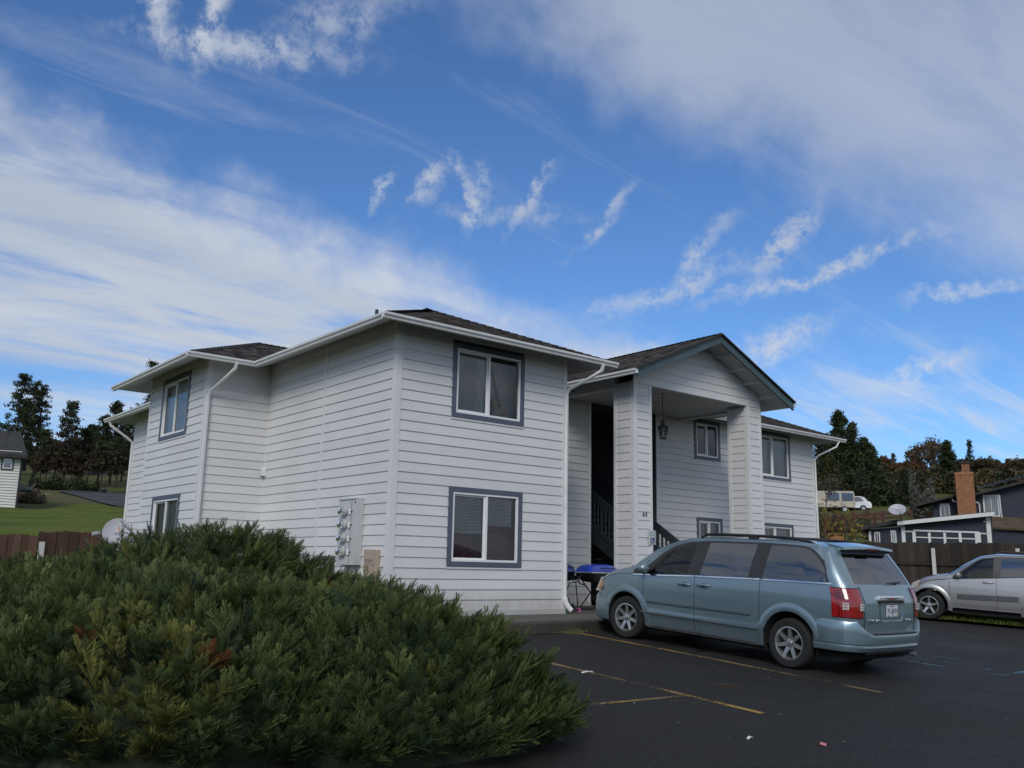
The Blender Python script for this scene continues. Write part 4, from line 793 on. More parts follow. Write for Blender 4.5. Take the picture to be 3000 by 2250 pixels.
# ------------------------------------------------------------------ satellite dish beside the bay
M_DISH = simple('dish_grey', (.40, .39, .42), .45, var=.05, scale=3)
def dish(name, label, c, face, rx, rz_, roll, pole_base, logo, arm):
    """c centre, face unit vector the dish looks along"""
    fz = Vector(face).normalized(); X = Vector((0, 0, 1)).cross(fz).normalized(); Y = fz.cross(X); X, Y = X*cos(roll)+Y*sin(roll), Y*cos(roll)-X*sin(roll)
    t = thing(name, label, 'satellite dish', pole_base); o = Vector(c)-Vector(pole_base); n, k = 40, 7; V = []; F = []
    for side, off in ((0, 0), (1, -.008)):
        b = len(V)
        for i in range(k+1):
            q = i/k
            for j in range(n): a = 2*pi*j/n; V.append(o+X*rx*q*cos(a)+Y*rz_*q*sin(a)+fz*(.075*(q*q-1)*(rx/.3)+off))
        for i in range(k):
            for j in range(n):
                f = (b+i*n+j, b+i*n+(j+1) % n, b+(i+1)*n+(j+1) % n, b+(i+1)*n+j); F.append(f if side == 0 else f[::-1])
    e = k*n; b = (k+1)*n
    for j in range(n): F.append((e+j, e+(j+1) % n, b+e+(j+1) % n, b+e+j))
    mb = MB(); mb.add(V, F); rf = mb.build('reflector', M_DISH, t, smooth=60)
    mid = o-fz*.12; MB().tube([Vector((0, 0, 0)), Vector((0, 0, mid.z-.15)) if abs(mid.x)+abs(mid.y) < .3 else mid*.5, mid-Vector((0, 0, .05)), o-fz*.07], .024, 8).build('mast', M_DGREY, t)
    s = o-Y*rz_*1.02; tip = o+fz*rx*arm[1]+Y*(-rz_*.85)+X*rx*arm[0]; MB().tube([s, tip], .014, 6).build('feed_arm', M_DGREY, t)
    dirv = (o-tip).normalized(); MB().tube([tip-dirv*.02, tip+dirv*.06, tip+dirv*.14], [.035, .045, .03], 10).build('receiver', M_DISH, t)
    return t, rf, o, X, Y, fz
DC = pix(340, 1556, 13, 21.3); pb = Vector((DC.x+.05, DC.y+.12, tz(DC.x, DC.y)))
fdir = Vector((-.42, -.90, .38))
t, rf, o, X, Y, fz = dish('satellite_dish', 'pale grey satellite dish standing behind the juniper by the bay', DC, fdir, .275, .30, radians(-12), pb, 'd', (-1.25, .9))
Mx = frame(o+fz*.004, X, Y)
lg = MB(); U = []
def onx(a, b): q2 = (a/.275)**2+(b/.30)**2; return o+X*a+Y*b+fz*(.075*(q2-1)*(.275/.3)+.004)
lg.add([onx(.06+.085*cos(a), .09+.085*sin(a)) for a in np.linspace(-pi/2, pi/2, 9)]+[onx(.03, .175), onx(.075, .13), onx(.09, .09), onx(.075, .05), onx(.03, .005)], [(0, 1, 2, 3, 13), (3, 4, 5, 12), (4, 5, 6, 11), (5, 6, 7, 10), (7, 8, 9, 10)]); lg.build('logo_arc', M_DGREY, rf)
lg = MB(); lg.add([onx(.005, .165), onx(.055, .10), onx(.005, .02)], [(0, 1, 2)]); lg.build('logo_wedge', simple('logo_orange', (.45, .22, .14), .5), rf)
text_mesh('DIRECTV', .045, M_DGREY, 'lettering', rf, frame(onx(.06, -.045)+fz*.006, X, Y), .0006)
# white glazed pots in the juniper top
M_POT = simple('white_glaze', (.75, .75, .74), .35)
for k, (u, v, s) in enumerate(((360, 1585, 1.0), (372, 1583, .85), (398, 1600, .9))):
    p = pix(u, v, 14, 13.2); tt = thing('planter_pot', ('left pale garden pot peeping out of the juniper top below the dish', 'middle pale garden pot peeping out of the juniper top below the dish', 'right pale garden pot, lowest of the three in the juniper top')[k], 'garden pot', (p.x, p.y, p.z-.10*s), (.1*k, .15, 0), 'pale pots in the juniper')
    MB().lathe([(0, 0), (.05*s, 0), (.075*s, .13*s), (.085*s, .135*s), (.085*s, .16*s), (.07*s, .16*s), (.06*s, .12*s), (0, .11*s)], 14).build('pot', M_POT, tt, smooth=True); MB().lathe([(.055*s, 0), (.075*s, -.02*s), (.07*s, -.03*s), (0, -.03*s)], 14).build('saucer', M_POT, tt, smooth=True)

# ------------------------------------------------------------------ juniper shrubs
def sprig(seed, L=1.0):
    """one feathery juniper sprig along +x: twigs with scale-leaf spikes, unit length"""
    r = np.random.default_rng(seed); V = []; F = []; T = []
    def spike(p, d, l, w, up, tip, sub=False):
        d = d/np.linalg.norm(d); s = np.cross(d, up); s /= np.linalg.norm(s)+1e-9; b = len(V); q = p+d*l*.4
        if sub: V.extend([p-s*w*.5, p+s*w*.5, p+d*l+up*l*.18]); F.append((b, b+1, b+2)); T.extend([tip*.7, tip*.7, min(1, tip+.25)])
        else: V.extend([p, q+s*w*.5, q-s*w*.5, p+d*l+up*l*.16]); F.extend([(b, b+1, b+2), (b+2, b+1, b+3)]); T.extend([tip*.6, tip*.8, tip*.8, min(1, tip+.25)])
    up0 = np.array([0, 0, 1.0]); n = 8
    for i in range(n):
        t = (i+1)/(n+1); c = np.array([t, 0, .10*t*t]); l = (.36*(1-t)**.7+.10)*r.uniform(.75, 1.2)
        for sg in (-1, 1):
            a = radians(r.uniform(16, 40)); dd = np.array([cos(a), sg*sin(a), r.uniform(-.1, .45)]); spike(c, dd, l, .045*r.uniform(.8, 1.2), up0, t)
            q = c+dd/np.linalg.norm(dd)*l*.4
            if l > .18: spike(q, np.array([cos(a*.35), sg*sin(a*.35), .25]), l*.65, .038, up0, t, True); spike(q, np.array([cos(a*1.7), sg*sin(a*1.7), .2]), l*.48, .038, up0, t, True)
    spike(np.array([.0, 0, 0]), np.array([1., 0, .1]), 1.08, .06, np.array([0, 1., 0]), .9)
    return np.array(V), np.array(F), np.array(T)
SPR = [sprig(s) for s in range(6)]
def smooth_noise(x, y, s, seed):
    r = np.random.default_rng(seed); v = 0
    for k in range(5):
        a = r.uniform(0, 2*pi); f = s*r.uniform(.6, 1.7); v = v+np.sin((x*cos(a)+y*sin(a))*f+r.uniform(0, 6.28))
    return v/5
NSPR = 0
SHRUBS = [  # centre x, y, radius x, y, crown z, label
    (-3.70, -1.4, 1.85, 1.9, 1.14, 'tall dark juniper mound at the back, highest against the bay'),
    (-6.7, -2.2, 2.5, 2.2, .60, 'juniper mound at the far left in front of the brown fence'),
    (-5.6, -4.7, 2.1, 2.7, .56, 'broad green juniper mound in the left foreground'),
    (-4.0, -5.15, 1.70, 2.95, .40, 'juniper mound in the right foreground spilling onto the asphalt'),
    (-2.35, -2.2, 1.70, 1.9, .46, 'juniper mound below the meters beside the kerb')]
def dome(k, x, y):
    cx, cy, rx, ry, top, _ = SHRUBS[k]; q = ((np.abs(x-cx)/rx)**2.4+(np.abs(y-cy)/ry)**2.4); base = np.minimum(LOT0+LOTS*y, -.12)
    n = smooth_noise(x, y, 2.2, 11+k)*.16+smooth_noise(x, y, 5.5, 31+k)*.075+smooth_noise(x, y, 12, 51+k)*.03
    h = np.clip(1-q*(1+.25*smooth_noise(x, y, 1.7, 91+k)), 0, 1)**.55; return np.where(h > 0, base+(top-base)*h*(1+n*.55)+n*.15*(h > .1), -9)
def shrub(k, dens=80):
    cx, cy, rx, ry, top, label = SHRUBS[k]; r = np.random.default_rng(100+k); n = int(dens*rx*ry*pi*1.25)
    x = r.uniform(cx-rx*1.1, cx+rx*1.1, n*8); y = r.uniform(cy-ry*1.1, cy+ry*1.1, n*8); z = dome(k, x, y); e = .07
    sx_ = np.clip((dome(k, x+e, y)-dome(k, x-e, y))/(2*e), -7, 7); sy_ = np.clip((dome(k, x, y+e)-dome(k, x, y-e))/(2*e), -7, 7); dist = np.hypot(x-CAM.x, y-CAM.y)
    wt = np.sqrt(1+sx_**2+sy_**2)*(z > -5)*np.where(((x-CAM.x)*sx_+(y-CAM.y)*sy_) > -.5*dist, 1, .3)*np.clip(1.9-dist/10, .6, 1.25)
    oth = np.max([dome(q, x, y) for q in range(len(SHRUBS)) if q != k], axis=0); pk = (r.random(n*8) < wt/8) & (z > oth-.06) & ~((x > -.25) & (y > -.2)); x, y, z, sx_, sy_ = x[pk], y[pk], z[pk], sx_[pk], sy_[pk]; b = len(x)
    N = np.stack([-sx_, -sy_, np.ones(b)], -1); N /= np.linalg.norm(N, axis=1)[:, None]; low = np.minimum(LOT0+LOTS*y, -.12)
    clump = smooth_noise(x, y, 3.0, 7+k)*.9+smooth_noise(x, y, 1.3, 17+k)*.7
    # every branch: leans outwards and up, sticks out by a random amount
    az = np.arctan2(y-cy, x-cx)+r.normal(0, .55, b)+clump*.9; tilt = np.clip(r.normal(.62, .24, b), .1, 1.3)
    D = np.stack([np.cos(az)*np.cos(tilt), np.sin(az)*np.cos(tilt), np.sin(tilt)], -1)*.85+N*.40; D /= np.linalg.norm(D, axis=1)[:, None]
    Lb = r.uniform(.20, .46, b)*(1+.25*clump); out = r.normal(.0, .06, b)+.07*clump; P0 = np.stack([x, y, z], -1)-D*(Lb*.72)[:, None]+N*out[:, None]; P0[:, 2] = np.maximum(P0[:, 2], low+.02)
    upb = np.cross(np.cross(D, np.array([0, 0, 1.0])), D)+N*.3+r.normal(0, .2, (b, 3)); Sb = np.cross(upb, D); Sb /= np.linalg.norm(Sb, axis=1)[:, None]; Ub = np.cross(D, Sb)
    hue = np.clip(.48+.36*clump+r.normal(0, .24, b), 0, 1); yel = (smooth_noise(x, y, 2.4, 71+k)+r.normal(0, .25, b)) > .80; dead = np.zeros(b, bool)
    for (dx, dy, dr) in ((-2.65, -2.9, .17), (-5.75, -7.0, .13), (-6.35, -6.55, .10)): dead |= (np.hypot(x-dx, y-dy) < dr)
    bc = np.array([.027, .052, .024])*(1-hue[:, None])+np.array([.115, .138, .042])*hue[:, None]; bc = np.where(yel[:, None], np.array([.15, .15, .04]), bc); bc = np.where(dead[:, None], np.array([.13, .055, .02]), bc)*r.uniform(.75, 1.25, (b, 1))
    # sprigs along each branch, alternating sides, tip last
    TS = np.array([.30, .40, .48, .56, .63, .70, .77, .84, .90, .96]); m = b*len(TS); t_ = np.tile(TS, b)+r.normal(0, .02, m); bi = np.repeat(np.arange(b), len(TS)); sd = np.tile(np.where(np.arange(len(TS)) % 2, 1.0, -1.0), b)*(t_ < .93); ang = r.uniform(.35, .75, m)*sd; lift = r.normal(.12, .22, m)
    P = P0[bi]+D[bi]*(t_*Lb[bi])[:, None]+Ub[bi]*(.10*t_**2*Lb[bi])[:, None]
    DD = D[bi]*np.cos(ang)[:, None]+Sb[bi]*np.sin(ang)[:, None]+Ub[bi]*lift[:, None]; DD /= np.linalg.norm(DD, axis=1)[:, None]; size = Lb[bi]*(.52-.20*t_)*r.uniform(.8, 1.25, m)+.03
    U0 = Ub[bi]+r.normal(0, .3, (m, 3)); Sd = np.cross(U0, DD); Sd /= np.linalg.norm(Sd, axis=1)[:, None]; U = np.cross(DD, Sd); D = DD
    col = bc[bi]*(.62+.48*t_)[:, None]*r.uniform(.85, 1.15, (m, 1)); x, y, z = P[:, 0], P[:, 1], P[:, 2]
    VV = []; FF = []; CC = []; base = 0; which = r.integers(0, len(SPR), m)
    for s, (sv, sf, st_) in enumerate(SPR):
        ii = np.nonzero(which == s)[0]; P = np.stack([x, y, z], -1)[ii]; q = size[ii][:, None, None]
        vv = P[:, None, :]+q*(sv[None, :, 0:1]*D[ii][:, None, :]+sv[None, :, 1:2]*Sd[ii][:, None, :]+sv[None, :, 2:3]*U[ii][:, None, :])
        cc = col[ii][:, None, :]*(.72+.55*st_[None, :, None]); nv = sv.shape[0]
        FF.append((sf[None]+(np.arange(len(ii))*nv)[:, None, None]+base).reshape(-1, 3)); VV.append(vv.reshape(-1, 3)); CC.append(cc.reshape(-1, 3)); base += nv*len(ii)
    global NSPR; NSPR += m
    t = thing('juniper_shrub', label, 'shrub', (cx, cy, float(min(lotz(cy), -.12))), group='spreading junipers'); V = np.concatenate(VV)-np.array(t.location)
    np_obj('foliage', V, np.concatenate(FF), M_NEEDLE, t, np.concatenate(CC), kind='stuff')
    # dim inner branch mass and stems
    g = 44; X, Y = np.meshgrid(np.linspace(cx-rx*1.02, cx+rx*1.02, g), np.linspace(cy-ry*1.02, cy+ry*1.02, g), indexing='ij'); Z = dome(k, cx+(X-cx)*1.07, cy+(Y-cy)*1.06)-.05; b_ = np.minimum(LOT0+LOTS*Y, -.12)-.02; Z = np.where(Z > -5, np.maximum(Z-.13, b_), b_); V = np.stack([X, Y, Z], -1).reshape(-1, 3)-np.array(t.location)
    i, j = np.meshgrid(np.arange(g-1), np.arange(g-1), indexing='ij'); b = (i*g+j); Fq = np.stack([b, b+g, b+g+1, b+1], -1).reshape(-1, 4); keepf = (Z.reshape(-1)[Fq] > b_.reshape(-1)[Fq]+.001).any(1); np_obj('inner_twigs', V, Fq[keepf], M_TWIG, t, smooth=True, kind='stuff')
    mb = MB()
    for a in np.linspace(0, 2*pi, 9, endpoint=False): p = Vector((0, 0, 0)); q = Vector((rx*.75*cos(a+k), ry*.75*sin(a+k), .25)); mb.tube([p, p.lerp(q, .5)+Vector((0, 0, .2)), q], [.05, .03, .012], 6)
    mb.build('stems', M_BARK, t, smooth=True)
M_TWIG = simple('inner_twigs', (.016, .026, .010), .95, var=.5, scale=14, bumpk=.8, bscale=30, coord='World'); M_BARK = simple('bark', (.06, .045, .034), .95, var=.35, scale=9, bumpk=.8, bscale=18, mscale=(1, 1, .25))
for k in range(len(SHRUBS)): shrub(k)
# ------------------------------------------------------------------ vehicles
def paint(name, col, metal=.55, rough=.34):
    m, N, L, b = nodes(name); f = ntex(N, L, 260, 2, .5); c = ramp(N, L, f, [(.3, tuple(x*.92 for x in col)), (.7, tuple(x*1.08 for x in col))])
    d = ntex(N, L, 2.2, 6, .65); g = N.new('ShaderNodeTexCoord'); sp = N.new('ShaderNodeSeparateXYZ'); L.new(g.outputs['Object'], sp.inputs[0]); mr = N.new('ShaderNodeMapRange'); L.new(sp.outputs[2], mr.inputs[0]); mr.inputs[1].default_value = .75; mr.inputs[2].default_value = .2; mr.inputs[4].default_value = .45
    mu = N.new('ShaderNodeMath'); mu.operation = 'MULTIPLY'; L.new(mr.outputs[0], mu.inputs[0]); L.new(d, mu.inputs[1]); c = mixc(N, L, mu.outputs[0], c, (.075, .07, .06))
    L.new(c, b.inputs['Base Color']); b.inputs['Metallic'].default_value = metal; b.inputs['Roughness'].default_value = rough; b.inputs['Coat Weight'].default_value = 1; b.inputs['Coat Roughness'].default_value = .05
    rr = N.new('ShaderNodeMapRange'); L.new(d, rr.inputs[0]); rr.inputs[3].default_value = .02; rr.inputs[4].default_value = .16; L.new(rr.outputs[0], b.inputs['Coat Roughness']); return m
M_VAN = paint('slate_blue_paint', (.20, .28, .32)); M_SILVER = paint('silver_paint', (.40, .39, .385), .6); M_WHITECAR = simple('white_car_paint', (.66, .66, .67), .3, coat=.8, var=.04)
M_PILLAR = simple('pillar_black', (.028, .027, .026), .38, var=.1); M_CLAD = simple('grey_cladding', (.075, .077, .083), .55, var=.1, scale=5); M_SEAT = simple('seat_cloth', (.06, .06, .062), .9); M_GAP = simple('panel_gap', (.004, .004, .005), .9)
def lens_mat(name, col, rough=.12):
    m, N, L, b = nodes(name); w = N.new('ShaderNodeTexWave'); w.inputs['Scale'].default_value = 22; w.inputs['Distortion'].default_value = 1.0; c = N.new('ShaderNodeTexCoord'); L.new(c.outputs['Object'], w.inputs['Vector']); L.new(ramp(N, L, w.outputs['Color'], [(.2, tuple(x*.55 for x in col)), (.8, col)]), b.inputs['Base Color']); b.inputs['Roughness'].default_value = rough; b.inputs['Coat Weight'].default_value = 1; b.inputs['Coat Roughness'].default_value = .03; return m
M_RED = lens_mat('red_lens', (.32, .012, .012)); M_CLEAR = lens_mat('clear_lens', (.62, .60, .58)); M_AMBER = lens_mat('amber_lens', (.55, .22, .05)); M_REDDK = lens_mat('dark_red_lens', (.14, .006, .008))

def car(P, t, LOD=1.0):
    """body as a fine grid lofted from curves; P holds the curves. Local frame: +y nose, +x right, z up, ground at z=0"""
    I = lambda k, y: np.interp(y, *P[k]) ; yr = lambda z: np.interp(z, *P['tail']); yf = lambda z: np.interp(z, *P['nose'])
    seams = P['seams']; g = .0045
    ys = set(np.round(np.arange(P['y0'], P['y1']+.001, P.get('step', .035)), 4)); ys = sorted(y for y in ys if all(abs(y-s) > .012 for s in seams))
    ys = sorted(ys+[s-g for s in seams]+[s+g for s in seams]); ys = np.array(sorted(set(np.round(np.concatenate([ys, P['y0']+np.array([0, .004, .012, .025, .045, .07, .1, .14, .19, .25]), P['y1']-np.array([0, .006, .02, .045, .08, .13, .2])]), 4))))
    nl = P.get('nlow', 24); nw = 8; ref_r = P['y0']; ref_f = P['y1']
    def sec(y):
        """list of (x, z) half section at station y: lower rows, window rows, frame, roof rows"""
        zb, zt, ze, zc, zs = I('belt', y), I('wtop', y), I('edge', y), I('crown', y), I('sill', y)
        zt = min(max(zt, zb+.012), ze-.016); out = []
        for i in range(nl+1): z = zs+(zb-zs)*i/nl; out.append((np.interp(z, *P['side']), z))
        xb = out[-1][0]; xt = xb-P['tumble']*(zt-zb)
        for i in range(1, nw+1):
            q = i/nw; z = zb+(zt-zb)*q; out.append((xb+(xt-xb)*q-.012*sin(pi*q)*-1, z))
        zf = zt+(ze-zt)*.4; out.append((xb-P['tumble']*(zf-zb)-.004, zf)); xe = xb-P['tumble']*(ze-zb)*1.08-.03; out.append((xe, ze)); nr = 9
        for i in range(1, nr+1): q = i/nr; out.append((xe*(1-q), ze+(zc-ze)*(1-(1-q)**2.2)))
        return out
    rows = len(sec(0.)); n = len(ys); V = np.zeros((n, rows, 3))
    for i, y in enumerate(ys):
        s = y-P['y0']; sf = P['y1']-y; kr = max(0, 1-s/P['tblend'])**1.4; kf = max(0, 1-sf/P['fblend'])**1.4
        R, Q = P['cornerR']; inset = Q*(1-sqrt(max(0, 1-(1-min(s, R)/R)**2))); R2, Q2 = P['cornerF']; insf = Q2*(1-sqrt(max(0, 1-(1-min(sf, R2)/R2)**2)))
        wid = I('width', y); zb = I('belt', y)
        for j, (x, z) in enumerate(sec(y)):
            yy = y+kr*(yr(z)-ref_r)+kf*(yf(z)-ref_f)+(P['shear'](y)*(max(0, min(z, I('wtop', y))-zb)))
            V[i, j] = (max(0, x*wid-(inset+insf)*min(1, x/.35)), yy, z)
    B, T = nl, nl+nw
    def zone(i, j):
        y = (ys[i]+ys[i+1])/2; w = ys[i+1]-ys[i] < 2.2*g and any(abs(y-s) < g*1.2 for s in seams)
        if j < B:
            if w and not (j < 1): return 'gap'
            for nm, a, b in P['doors']:
                if a < y < b and j >= P.get('doorrow', 2): return nm
            return 'body'
        if j < T:
            for nm, a, b in P['wins']:
                if a < y < b: return nm
            if P['glass_lo'] < y < P['glass_hi']: return 'pillar'
            return 'body'
        if j == T and P['glass_lo'] < y < P['glass_hi']: return 'pillar'
        if j >= T+2 and P['ws'][0] < y < P['ws'][1]: return 'windscreen'
        return 'body'
    arches = P['arches']
    # snap grid to wheel arches
    for (cy, cz, R) in arches:
        for i in range(n):
            for j in range(B+1):
                dy, dz = V[i, j, 1]-cy, V[i, j, 2]-cz; r = hypot(dy, dz)
                if r < R+.024 and r > R-.03 and dz > -.16: V[i, j, 1] = cy+dy/r*R; V[i, j, 2] = cz+dz/r*R
    faces = {}
    for i in range(n-1):
        for j in range(rows-1):
            c = (V[i, j]+V[i+1, j]+V[i, j+1]+V[i+1, j+1])/4
            if j < B and any(hypot(c[1]-cy, c[2]-cz) < R-.004 and c[2]-cz > -.3 for cy, cz, R in arches): continue
            faces.setdefault(zone(i, j), []).append((i, j))
    mats = P['mats']
    def emit(nm, fl, side, parent, off=0.0):
        idx = {}; vs = []; fs = []
        for i, j in fl:
            q = []
            for a, b in ((i, j), (i+1, j), (i+1, j+1), (i, j+1)):
                if (a, b) not in idx:
                    idx[(a, b)] = len(vs); p = V[a, b]; vs.append((side*max(0, p[0]-off), p[1], p[2]-(off if b > T+2 else 0)))
                q.append(idx[(a, b)])
            fs.append(tuple(q) if side > 0 else tuple(q[::-1]))
        mb = MB(); mb.add(vs, fs); base = nm.split('#')[0]; o_ = mb.build(base, mats.get(base, mats['body']), parent, smooth=50); return tag(o_, kind='stuff') if base == 'gap' else o_
    parts = {}
    for nm, fl in faces.items():
        base = nm.split('#')[0]
        if base in ('body', 'windscreen'):
            # both halves in one part
            idx = {}; vs = []; fs = []
            for side in (1, -1):
                for i, j in fl:
                    q = []
                    for a, b in ((i, j), (i+1, j), (i+1, j+1), (i, j+1)):
                        p = V[a, b]; k = (a, b, 0 if p[0] < 1e-5 else side)
                        if k not in idx: idx[k] = len(vs); vs.append((side*p[0], p[1], p[2]))
                        q.append(idx[k])
                    fs.append(tuple(q) if side > 0 else tuple(q[::-1]))
            if base == 'body':      # close tail and nose with shared outlines
                for row, rev in ((V[0], 0), (V[-1], 1)):
                    cols = 14; G = []
                    for j in range(rows):
                        p = row[j]; line = []
                        for c in range(cols+1):
                            u = -1+2*c/cols; bulge = P['bulge']*(1-u*u)*(-1 if not rev else 1); line.append((p[0]*u, p[1]+bulge, p[2]))
                        G.append(line)
                    b0 = len(vs); vs += [q for l in G for q in l]; m = cols+1
                    for j in range(rows-1):
                        if not rev and P['rearwin'] and P['rearwin'][0] <= j < P['rearwin'][1]: continue
                        for c in range(cols):
                            f = (b0+j*m+c, b0+j*m+c+1, b0+(j+1)*m+c+1, b0+(j+1)*m+c); fs.append(f if not rev else f[::-1])
                    if not rev: parts['tailgrid'] = G
                # floor
                b0 = len(vs); zs = [(V[i, 0, 0], V[i, 0, 1], V[i, 0, 2]) for i in range(n)]
                vs += [(x, y, z+.03) for x, y, z in zs]+[(-x, y, z+.03) for x, y, z in zs]
                for i in range(n-1): fs.append((b0+i, b0+i+1, b0+n+i+1, b0+n+i)[::1])
            mb = MB(); mb.add(vs, fs); parts[nm] = mb.build(base, mats.get(base, mats['body']), t, smooth=50)
        else:
            for side in (-1, 1): parts[nm, side] = emit(nm, fl, side, t, .006 if base == 'gap' else 0)
    if P['rearwin']:
        G = parts['tailgrid']; a, b = P['rearwin']; mb = MB(); m = len(G[0]); vs = [(x, y+.004, z) for l in G[a:b+1] for x, y, z in l]
        mb.add(vs, [(j*m+c, j*m+c+1, (j+1)*m+c+1, (j+1)*m+c) for j in range(b-a) for c in range(m-1)]); parts['rear_window'] = mb.build('rear_window', mats['tint'], t, smooth=60)
    # wheel wells and arch lips
    for (cy, cz, R) in arches:
        for side in (-1, 1):
            mb = MB(); k = 20; xo = P['archx']; V2 = []
            for q in range(k+1):
                a = pi*(-.12+1.24*q/k)
                for x, r in ((xo-.012, R-.004), (xo-.06, R-.012), (.52, R-.012)): V2.append((side*x, cy+r*cos(a), cz+r*sin(a)))
            mb.add(V2, [(q*3+c, q*3+c+1, (q+1)*3+c+1, (q+1)*3+c) for q in range(k) for c in range(2)]); mb.build('wheel_well', M_GAP, t, smooth=True)
            mb = MB(); V2 = []; W_ = P['lip']
            for q in range(k+1):
                a = pi*(-.06+(1.12 if cy > 0 else 1.06)*q/k)
                for dx, dr in ((-.010, -.004), (.014, .002), (.018, .022), (.014, W_*.6), (.0, W_)): 
                    yy, zz = cy+(R+dr)*cos(a), cz+(R+dr)*sin(a); xx = np.interp(zz, *P['side'])*I('width', yy); V2.append((side*(xx+dx), yy, zz))
            mb.add(V2, [(q*5+c, (q+1)*5+c, (q+1)*5+c+1, q*5+c+1) for q in range(k) for c in range(4)]); mb.build('wheel_arch', mats.get('arch', mats['body']), t, smooth=True)
    return parts, V, ys
def wheel(t, x, y, z, R, rim, w, spokes, side, steer=0, dual=False):
    o = bpy.data.objects.new('wheel', None); o = MB().lathe([(rim-.012, -w/2+.01), (rim+.012, -w/2), (R-.03, -w/2), (R-.008, -w/2+.02), (R, -w*.2), (R, w*.2), (R-.008, w/2-.02), (R-.03, w/2), (rim+.012, w/2), (rim-.012, w/2-.01)], 44, (0, 0, 0), 'x').build('wheel', M_RUBBER, t, smooth=True)
    o.location = (x, y, z); o.rotation_euler = (0, 0, steer)
    s = side; hub = MB(); hub.lathe([(rim, s*-.02), (rim+.002, s*(w/2-.004)), (rim-.012, s*(w/2-.002)), (rim-.022, s*(w/2-.02)), (rim-.03, s*-.02)], 40, (0, 0, 0), 'x')
    for k in range(spokes):
        a = 2*pi*k/spokes+pi/2
        def pt(r, off, d): return (s*d, r*cos(a)-off*sin(a), r*sin(a)+off*cos(a))
        for sg in ((-1, 1) if dual else (0,)):
            oo = .018*sg if dual else 0; hw0, hw1 = (.013, .016) if dual else (.030, .022); f0, f1 = w/2-.035, w/2-.012
            P_ = [pt(.05, -hw0+oo*.6, f0), pt(.05, hw0+oo*.6, f0), pt(rim-.012, hw1+oo*1.5, f1), pt(rim-.012, -hw1+oo*1.5, f1)]; Bk = [(q[0]-s*.03, q[1], q[2]) for q in P_]; hub.add(P_+Bk, [(0, 1, 2, 3), (4, 7, 6, 5), (0, 4, 5, 1), (1, 5, 6, 2), (2, 6, 7, 3), (3, 7, 4, 0)])
    hub.lathe([(.07, s*(w/2-.06)), (.068, s*(w/2-.035)), (.04, s*(w/2-.03)), (.036, s*(w/2-.018)), (0, s*(w/2-.014))], 20, (0, 0, 0), 'x'); hub.build('rim', M_METAL, o, smooth=30)
    MB().lathe([(0, s*(w/2-.085)), (rim-.015, s*(w/2-.085)), (rim-.015, s*(w/2-.09)), (0, s*(w/2-.09))], 30, (0, 0, 0), 'x').build('brake_disc', M_GAP, o)
    nb = MB()
    for k in range(5): a = 2*pi*(k+.5)/5; nb.lathe([(0, s*(w/2-.022)), (.010, s*(w/2-.024)), (.010, s*(w/2-.045))], 8, (0, .054*cos(a), .054*sin(a)), 'x')
    nb.build('lug_nuts', M_DGREY, o); return o

